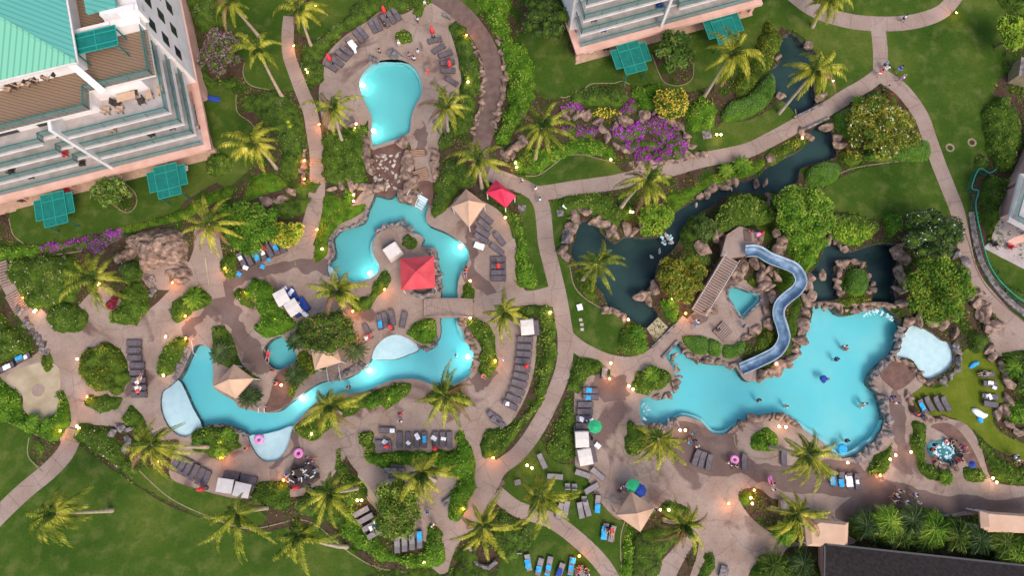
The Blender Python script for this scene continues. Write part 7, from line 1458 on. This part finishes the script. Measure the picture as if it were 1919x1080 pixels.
# small site furniture: access boxes, bench, bins, fire pit
def crate(x, y, d, rz, m, lab, nm, cat, z=0, lid=True):
    c = W3(x, y, z); r = thing(nm, lab, cat, c, rz); a = MB(); a.box((0, 0, d[2] / 2), d); a.build('body', [M[m]], r)
    if lid: a = MB(); a.box((0, 0, d[2] + .02), (d[0] + .08, d[1] + .08, .06)); a.build('lid', [M['rockgrey' if m != 'white' else 'whitec']], r)
crate(838, 33, (1.1, .45, .45), R(-28), 'kerb', 'pale stone bench beside the brown road', 'stone_bench', 'bench'); crate(978, 391, (.95, .8, .12), R(-5), 'brownslab', 'square brown access cover on the narrow lawn', 'access_cover', 'cover'); crate(1324, 253, (1.1, 1.0, .1), R(10), 'kerb', 'square access cover on the lawn right of the magenta flowers', 'access_cover', 'cover')
crate(1058, 390, (.6, .25, .5), R(-35), 'white', 'small white slanted sign on the pond lawn', 'lawn_sign', 'sign'); crate(1050, 400, (.75, .75, .1), R(8), 'rockpale', 'pale square slab on the pond lawn', 'access_cover', 'cover'); crate(1086, 577, (.6, .7, .35), R(15), 'white', 'white box on the pond lawn', 'utility_box', 'box'); crate(1132, 701, (.6, 1.35, .4), R(-5), 'kerb', 'pale bench in the hedge loop left of the main pool', 'stone_bench', 'bench')
for i, (x, y) in enumerate([(1088,600),(1090,609),(1091,618)]): crate(x, y, (.42, .35, .08), 0, 'rockpale', ['top', 'middle', 'bottom'][i] + ' stepping stone on the pond lawn', 'stepping_stone', 'stone', 0, False)
crate(839, 940, (1.3, .55, .45), R(40), 'kerb', 'pale bench beside the bright hedge at the sandy path', 'stone_bench', 'bench'); crate(742, 882, (2.4, .5, .9), R(-3), 'rockgrey', 'grey service counter under the palm below the towel-strewn row', 'service_counter', 'counter'); crate(738, 893, (.9, .45, .8), R(-3), 'kerb', 'small pale cabinet below the grey service counter', 'cabinet', 'cabinet'); crate(1466, 945, (1.0, 1.0, .9), R(-8), 'kerb', 'pale cubic cabinet left of the palm at the flat tan roof', 'cabinet', 'cabinet')
crate(1355, 1072, (.9, 1.3, .5), R(-18), 'rockgrey', 'dark framed cart at the bottom edge of the plaza', 'service_cart', 'cart'); crate(1776, 978, (1.9, .6, .9), R(-6), 'kerb', 'pale cart beside the jungle-like plants', 'service_cart', 'cart'); crate(1762, 968, (.9, .6, .9), 0, 'navy', 'dark blue bin beside the pale cart', 'bin', 'bin'); crate(1880, 165, (.0, .0, .0), 0, 'kerb', 'x', 'x', 'x') if False else None
crate(1905, 143, (2.2, 2.6, 2.2), R(-15), 'kerb', 'grey hut roof at the upper right edge', 'garden_hut', 'hut'); crate(265, 700, (.01, .01, .01), 0, 'kerb', 'x', 'x', 'x') if False else None
a = MB(); a.lathe([(0, .04), (.72, .04), (.78, .02), (.78, -.02)], 28); tag(a.build('round_floor_plate', [M['deck']], None, W3(72, 732, .02)), 'dark round plate set in the sandy circle', 'floor plate')
for x, y, lab in [(1780,277,'tan ring with dark centre on the big right lawn'), (1821,267,'smaller tan ring on the big right lawn near the railing shrubs')]:
    r = thing('tree_ring', lab, 'tree ring', W3(x, y, .03)); a = MB(); a.lathe([(.55, 0), (.6, .06), (.38, .07), (.33, 0)], 20); a.build('rim', [M['kerb']], r); a = MB(); a.lathe([(0, .03), (.34, .03)], 20); a.build('soil', [M['soil']], r)
a = MB(); a.tube([(0, 0, .08), W3(392, 534, 0) - W3(385, 483, 0) + Vector((0, 0, .08))], .11, 6); tag(a.build('timber_beam', [M['sand']], None, W3(385, 483, 0)), 'long pale beam lying along the grotto path', 'beam')
r = thing('curved_bench', 'curved grey stone bench under the bottom centre palm', 'bench', W3(905, 1045, 0)); a = MB(); a.tube([(-1.6, 1.2, .3), (-1.4, .0, .3), (-.6, -.9, .3), (.7, -1.1, .3), (1.6, -.4, .3)], .28, 6); a.build('seat', [M['rockgrey']], r)

# ---------------------------------------------------------------- people
def skin(verts, edges, radii, root, name, mats, sub=1):
    me = bpy.data.meshes.new(name); me.from_pydata(verts, edges, []); o = bpy.data.objects.new(name, me); C.objects.link(o)
    md = o.modifiers.new('s', 'SKIN'); md.use_smooth_shade = True
    for i, r in enumerate(radii): me.skin_vertices[0].data[i].radius = (r, r) if not isinstance(r, tuple) else r; me.skin_vertices[0].data[i].use_root = (i == root)
    if sub: ss = o.modifiers.new('u', 'SUBSURF'); ss.levels = sub; ss.render_levels = sub
    dg = bpy.context.evaluated_depsgraph_get(); dg.update(); m2 = bpy.data.meshes.new_from_object(o.evaluated_get(dg)); bpy.data.objects.remove(o); m2.name = name
    m2.materials.clear(); m2.materials.append(mats); return m2
def figure(pose):
    """joint positions (m) of a 1.72 m person"""
    J = dict(pel=(0, 0, .95), che=(0, 0, 1.3), nek=(0, 0, 1.47), hed=(0, .01, 1.62), top=(0, 0, 1.72))
    for s, n in ((-1, 'l'), (1, 'r')):
        J['sh' + n] = (s * .19, 0, 1.40); J['el' + n] = (s * .25, .0, 1.13); J['ha' + n] = (s * .26, .06, .88); J['fi' + n] = (s * .26, .09, .78)
        J['hi' + n] = (s * .1, 0, .90); J['kn' + n] = (s * .11, .03, .50); J['an' + n] = (s * .11, 0, .08); J['to' + n] = (s * .12, .2, .03)
    if pose == 'walk':
        J['knl'] = (-.11, .22, .52); J['anl'] = (-.11, .30, .10); J['tol'] = (-.11, .50, .07); J['knr'] = (.11, -.08, .50); J['anr'] = (.11, -.36, .16); J['tor'] = (.11, -.24, .03)
        J['ell'] = (-.25, -.15, 1.15); J['hal'] = (-.25, -.10, .92); J['fil'] = (-.25, -.04, .83); J['elr'] = (.25, .12, 1.15); J['har'] = (.24, .30, .98); J['fir'] = (.23, .38, .93)
    if pose == 'sit':
        for k in list(J):
            if k[:2] in ('pe', 'ch', 'ne', 'he', 'to', 'sh', 'el', 'ha', 'fi', 'hi') and not (k[:2] == 'to' and len(k) == 3 and k[2] in 'lr'): J[k] = (J[k][0], J[k][1], J[k][2] - .42)
        for s, n in ((-1, 'l'), (1, 'r')): J['kn' + n] = (s * .13, .45, .50); J['an' + n] = (s * .12, .48, .08); J['to' + n] = (s * .12, .68, .03); J['ha' + n] = (s * .18, .3, .62); J['fi' + n] = (s * .16, .38, .60)
    if pose in ('lie', 'swim'):
        J = {k: (v[0], v[2] - .9, v[1] + .14) for k, v in J.items()}
        if pose == 'swim':
            J['ell'] = (-.45, .62, .1); J['hal'] = (-.55, .85, .1); J['fil'] = (-.57, .95, .1); J['elr'] = (.42, .55, .1); J['har'] = (.6, .45, .1); J['fir'] = (.68, .42, .1)
            J['knl'] = (-.2, -.38, .05); J['anl'] = (-.3, -.75, 0); J['tol'] = (-.32, -.92, 0); J['knr'] = (.2, -.42, .05); J['anr'] = (.2, -.8, .02); J['tor'] = (.2, -.96, .02)
        else: J['hal'] = (-.33, .06, .14); J['knl'] = (-.14, -.36, .28)
    return J
def body_meshes(pose):
    J = figure(pose); ks = ['pel', 'che', 'nek', 'hed', 'top']; E_ = [(0, 1), (1, 2), (2, 3), (3, 4)]; Rr_ = [(.14, .11), (.15, .11), .06, .105, .07]
    for n in 'lr':
        b = len(ks); ks += ['sh' + n, 'el' + n, 'ha' + n, 'fi' + n]; Rr_ += [.06, .045, .034, .028]; E_ += [(1, b), (b, b + 1), (b + 1, b + 2), (b + 2, b + 3)]
        b = len(ks); ks += ['hi' + n, 'kn' + n, 'an' + n, 'to' + n]; Rr_ += [.095, .062, .042, .04]; E_ += [(0, b), (b, b + 1), (b + 1, b + 2), (b + 2, b + 3)]
    body = skin([J[k] for k in ks], E_, Rr_, 0, 'body', M['skin'])
    v = lambda *k: [J[q] for q in k]; mid = lambda a, b, t: tuple(J[a][i] + (J[b][i] - J[a][i]) * t for i in range(3))
    shirt = skin([J['pel'], J['che'], J['shl'], mid('shl', 'ell', .7), J['shr'], mid('shr', 'elr', .7)], [(0, 1), (1, 2), (2, 3), (1, 4), (4, 5)], [(.17, .14), (.18, .14), .085, .07, .085, .07], 0, 'shirt', M['whitec'])
    sh = skin([J['pel'], J['hil'], mid('hil', 'knl', .75), J['hir'], mid('hir', 'knr', .75)], [(0, 1), (1, 2), (0, 3), (3, 4)], [(.17, .14), .12, .10, .12, .10], 0, 'shorts', M['navy'])
    h = J['hed']; t = J['top']; up = Vector(t) - Vector(h); up.normalize(); bmh = bmesh.new(); bmesh.ops.create_uvsphere(bmh, u_segments=12, v_segments=8, radius=.125); 
    for q in bmh.verts: q.co = q.co + Vector(h) + up * .035 + Vector((0, -.02 if pose not in ('lie', 'swim') else 0, 0))
    hm = bpy.data.meshes.new('hair'); bmh.to_mesh(hm); bmh.free(); hm.materials.append(M['hairM']); hm.polygons.foreach_set('use_smooth', [True] * len(hm.polygons))
    return [('body', body), ('shirt', shirt), ('shorts', sh), ('hair', hm)]
POSE = {p: body_meshes(p) for p in ('stand', 'walk', 'sit', 'lie', 'swim')}
CN = {'whitec': 'white', 'navy': 'navy', 'redc': 'red', 'black': 'black', 'bluec': 'blue', 'grayc': 'grey', 'pink': 'pink', 'skin': 'bare'}
def person(x, y, rz, pose='stand', top='whitec', bot='navy', hair='hairM', z=.02, sk='skin', s=1.0):
    verb = {'stand': 'standing', 'walk': 'walking', 'sit': 'sitting', 'lie': 'lying', 'swim': 'swimming'}[pose]
    d = f'person in {CN[top]} {verb}' if top != sk else f'bare-chested person {verb}'
    r = thing('person', uniq(d, x, y), 'person', W3(x, y, z), rz); r.scale = (s, s, s)
    for nm, me in POSE[pose]:
        if nm == 'shirt' and top in ('skin', 'skin2'): continue
        o = link(nm, me, r); mm = {'body': sk, 'shirt': top, 'shorts': bot, 'hair': hair}[nm]; o.material_slots[0].link = 'OBJECT'; o.material_slots[0].material = M[mm]
PE = [(713,100,0,'sit','skin','black',.3),(749,88,2,'walk','whitec','whitec',0),(768,107,1,'sit','skin','navy',0),(777,114,2,'sit','whitec','black',0),(785,103,3,'stand','whitec','whitec',0),(803,140,0,'walk','redc','redc',0),(724,54,1,'stand','black','black',0),(784,44,2,'stand','whitec','black',0),(797,12,1,'walk','whitec','whitec',0),
 (978,342,1,'walk','whitec','black',0),(1003,358,2,'walk','whitec','whitec',0),(1011,378,0,'walk','whitec','bluec',0),(1688,40,1,'walk','whitec','navy',0),(1653,126,0,'stand','bluec','black',0),(1655,134,1,'walk','whitec','whitec',0),(1643,142,1,'walk','redc','whitec',0),(1679,135,2,'stand','navy','bluec',0),(1684,152,1,'walk','whitec','pink',0),(1655,170,0,'stand','grayc','black',0),
 (1575,651,1,'stand','whitec','navy',-1.27),(1560,675,0,'stand','navy','navy',-1.27),(1543,711,2,'stand','navy','navy',-1.27),(1467,762,1,'stand','whitec','whitec',-1.27),(1417,751,2,'stand','skin','black',-1.27),(1613,757,1,'stand','whitec','black',-1.27),(1606,762,3,'stand','whitec','whitec',-1.27),(1580,826,1,'stand','navy','black',-1.27),(856,668,1,'stand','whitec','whitec',-1.27),(657,727,2,'stand','skin','black',-1.27),(1578,656,2,'stand','skin','redc',-1.27),
 (691,631,0,'lie','whitec','redc',.42),(753,790,0,'walk','whitec','grayc',0),(752,776,1,'walk','redc','redc',0),(943,675,2,'stand','whitec','bluec',0),(875,506,1,'sit','skin','redc',0),(872,512,2,'sit','skin','navy',0),
 (1671,927,1,'walk','whitec','black',0),(1679,919,1,'walk','black','whitec',0),(1672,940,1,'walk','black','whitec',0),(1688,940,1,'walk','whitec','grayc',0),(1706,926,1,'walk','whitec','navy',0),(1711,940,1,'walk','whitec','grayc',0),
 (1444,916,1,'walk','whitec','whitec',0),(1442,904,0,'walk','pink','black',0),(803,958,1,'walk','bluec','black',0),(813,982,2,'walk','whitec','skin',0),(1294,812,0,'stand','bluec','navy',0),(1298,826,1,'stand','navy','black',0),(1290,830,2,'sit','bluec','bluec',0),(1302,836,2,'stand','whitec','skin',0),(1361,866,0,'stand','whitec','redc',0),(1370,871,1,'sit','black','whitec',0),(1376,873,2,'sit','whitec','black',0),
 (1298,613,0,'walk','bluec','grayc',0),(1302,605,1,'walk','whitec','bluec',0),(261,712,1,'lie','whitec','skin',.42),(258,728,1,'lie','redc','whitec',.42),(1391,613,1,'stand','bluec','navy',0),(1340,620,0,'stand','black','black',0),(1163,912,0,'stand','whitec','black',0),(1158,920,1,'sit','black','redc',0),(1168,922,2,'stand','pink','grayc',0),(1171,908,1,'stand','whitec','navy',0),
 (1147,1000,0,'lie','redc','skin',.42),(1138,990,1,'sit','black','black',.3),(1087,1066,0,'sit','skin','redc',.3),(1096,1066,1,'sit','skin','black',.3),(1082,1074,2,'sit','pink','skin',.3),(1100,1076,0,'sit','whitec','skin',.3),(502,668,1,'swim','redc','redc',-.15),(514,696,2,'sit','redc','skin',0),(521,720,1,'sit','skin','redc',0),
 (580,868,0,'sit','whitec','navy',.05),(570,880,1,'sit','whitec','grayc',.05),(592,884,2,'sit','whitec','bluec',.05),(542,889,0,'sit','bluec','whitec',.05),(553,886,1,'sit','whitec','whitec',.05),(545,900,2,'sit','whitec','navy',.05),(590,862,2,'walk','skin','redc',0),(580,855,2,'walk','grayc','skin',0),(469,840,1,'stand','skin','redc',0),(1709,777,1,'stand','redc','navy',0),(1717,780,2,'stand','navy','black',0),
 (1667,745,1,'sit','navy','navy',.3),(1671,756,2,'stand','whitec','skin',0),(1843,701,1,'lie','grayc','black',.42),(1539,877,1,'sit','skin','redc',0),(1524,876,0,'stand','black','redc',0),(1890,855,1,'walk','whitec','black',0),(1897,862,2,'walk','whitec','grayc',0),(1908,868,1,'walk','redc','black',0),(1100,790,1,'stand','whitec','black',0),(1108,822,0,'sit','black','grayc',0),
 (904,705,1,'sit','skin','redc',0),(1225,954,0,'stand','grayc','grayc',0),(1403,437,1,'stand','black','redc',2.8),(703,985,1,'lie','whitec','navy',.42)]
for i, (x, y, k, pose, top, bot, z) in enumerate(PE): person(x, y, k * 1.9 + i * .7, pose, top, bot, 'hairL' if i % 4 == 1 else 'hairM', z + .02, 'skin2' if i % 5 == 2 and top != 'skin' and bot != 'skin' else 'skin', rnd.uniform(.92, 1.06))
for k in range(10):
    a = k * .628 + (.2 if k % 2 else 0); x, y = 1771 + 31 * math.cos(a), 847 + 22 * math.sin(a); person(x, y, -a + 1.57, 'sit', ['skin', 'redc', 'navy', 'whitec'][k % 4], ['navy', 'redc', 'black'][k % 3], 'hairM' if k % 3 else 'hairL', -.45)
# foam of the hot tub and cascades: small splash domes
M['foam'] = mat('water_foam', L(.36, .66, .70), L(.70, .86, .88), 5, .7, .8, 6)
def foam(poly, lab, z=-.12, n=60, s=.35):
    wp = WA(smooth(poly, 3)); q = np.array(wp); lo, hi = q.min(0), q.max(0); mb = MB(); k = 0; c = q.mean(0)
    while k < n:
        p = lo + RN.rand(2) * (hi - lo)
        if not inpoly(p, wp)[0]: continue
        k += 1; r = s * RN.uniform(.3, 1); mb.lathe([(r, -.04), (r * .8, r * .25), (r * .35, r * .38), (0.01, r * .4)], 7, 0, (p[0] - c[0], p[1] - c[1], 0))
    o = mb.build('water_foam', [M['foam']], None, (c[0], c[1], z), None, True); tag(o, lab, 'foam'); o['kind'] = 'stuff'
foam([(1748,838),(1762,832),(1778,830),(1790,842),(1785,858),(1768,862),(1752,852)], 'churning white foam in the hot tub', n=80, s=.2)
foam([(1617,590),(1640,578),(1668,590),(1675,602),(1650,592),(1625,592)], 'white foam where the dam spills into the main pool', n=60, s=.18)
foam([(1203,752),(1212,752),(1218,770),(1212,790),(1203,785)], 'white ripples at the left end of the main pool', n=22, s=.14)
foam([(1240,438),(1262,440),(1258,458),(1240,455)], 'white water in the stream cascade', n=30, s=.2)

# ---------------------------------------------------------------- lamps (lit in the photo)
M['bulb'] = emit('warm_bulb', L(1, .62, .30), 12); M['bulbo'] = emit('amber_bulb', L(1, .42, .10), 8)
ldw = bpy.data.lights.new('lamp_glow', 'POINT'); ldw.energy = 13; ldw.color = (1, .60, .28); ldw.shadow_soft_size = .12
ldo = bpy.data.lights.new('lamp_glow_amber', 'POINT'); ldo.energy = 48; ldo.color = (1, .36, .08); ldo.shadow_soft_size = .12
b_w = MB(); b_w.lathe([(.0, .0), (.12, .03), (.15, .1), (.10, .17), (.0, .2)], 10); bmw = b_w.mesh('bulb', [M['bulb']], True)
b_o = MB(); b_o.lathe([(.0, .0), (.12, .03), (.15, .1), (.10, .17), (.0, .2)], 10); bmo = b_o.mesh('bulb', [M['bulbo']], True)
p_m = MB(); p_m.tube([(0, 0, -.1), (0, 0, .62)], .035, 6); pmm = p_m.mesh('post', [M['dframe']])
cp = MB(); cp.lathe([(.0, .26), (.08, .24), (.09, .2), (.0, .2)], 10); cpm = cp.mesh('cap', [M['dframe']])
LW = [(379,20),(573,128),(576,134),(541,225),(543,232),(667,231),(664,240),(662,364),(662,376),(603,466),(450,441),(876,143),(877,152),(966,304),(968,312),(1145,298),(1186,397),(1182,396),(947,407),(1344,251),(1352,251),(1563,150),(62,584),(65,581),(184,531),(180,534),(143,673),(156,674),(142,800),(146,803),(305,704),(414,825),(583,814),(652,912),(508,597),(516,594),(881,526),(729,744),(735,742),(669,939),(677,939),(794,1056),(1031,585),(1261,560),(1272,561),(1145,681),(1178,599),(988,873),(997,878),(1275,807),(1285,807),(1179,724),(1187,730),(1238,957),(1254,957),(1273,560),(1461,800),(1474,801),(1456,682),(1408,934),(1411,945),(1680,854),(1670,862),(1590,868),(1863,897),(1870,905),(1505,257),(309,631),(881,596),(526,722),(1709,848)]
LO = [(549,83),(597,231),(569,299),(569,334),(593,429),(874,63),(1795,21),(40,556),(345,592),(346,634),(160,744),(110,808),(293,866),(420,502),(458,546),(660,583),(657,631),(416,857),(530,901),(720,542),(928,676),(924,859),(868,955),(1286,587),(1143,710),(1086,1044),(1371,481),(1367,945),(1415,920),(1652,892),(321,529),(590,8)]
def lamp(x, y, amber):
    hz = .62; r = thing('garden_lamp', uniq('small lit amber path lamp' if amber else 'small lit white path lamp', x, y), 'lamp', W3(x, y, .9)); r.location.z = .0
    link('post', pmm, r); h = .55 if amber else .62; b = link('bulb', bmo if amber else bmw, r, (0, 0, h)); c = link('cap', cpm, r, (0, 0, h)) if amber else None
    g = bpy.data.objects.new('glow', ldo if amber else ldw); C.objects.link(g); g.parent = r; g.location = (.0, -.3, h + .45)
for p in LW: lamp(*p, False)
for p in LO: lamp(*p, True)
# underwater pool lights
M['uw'] = emit('underwater_lamp', L(.75, 1, .95), 14)
ldu = bpy.data.lights.new('pool_glow', 'POINT'); ldu.energy = 38; ldu.color = (.70, 1, .95); ldu.shadow_soft_size = .3
um = MB(); um.lathe([(0, .05), (.22, .04), (.28, 0), (.28, -.05)], 14); umm = um.mesh('lens', [M['uw']])
for x, y in [(680,159),(700,245),(693,512),(692,695),(877,669),(566,747),(863,462)]:
    r = thing('underwater_light', uniq('round lit underwater lamp', x, y), 'lamp', W3(x, y, -.5)); link('lens', umm, r); g = bpy.data.objects.new('glow', ldu); C.objects.link(g); g.parent = r; g.location = (0, 0, .2)
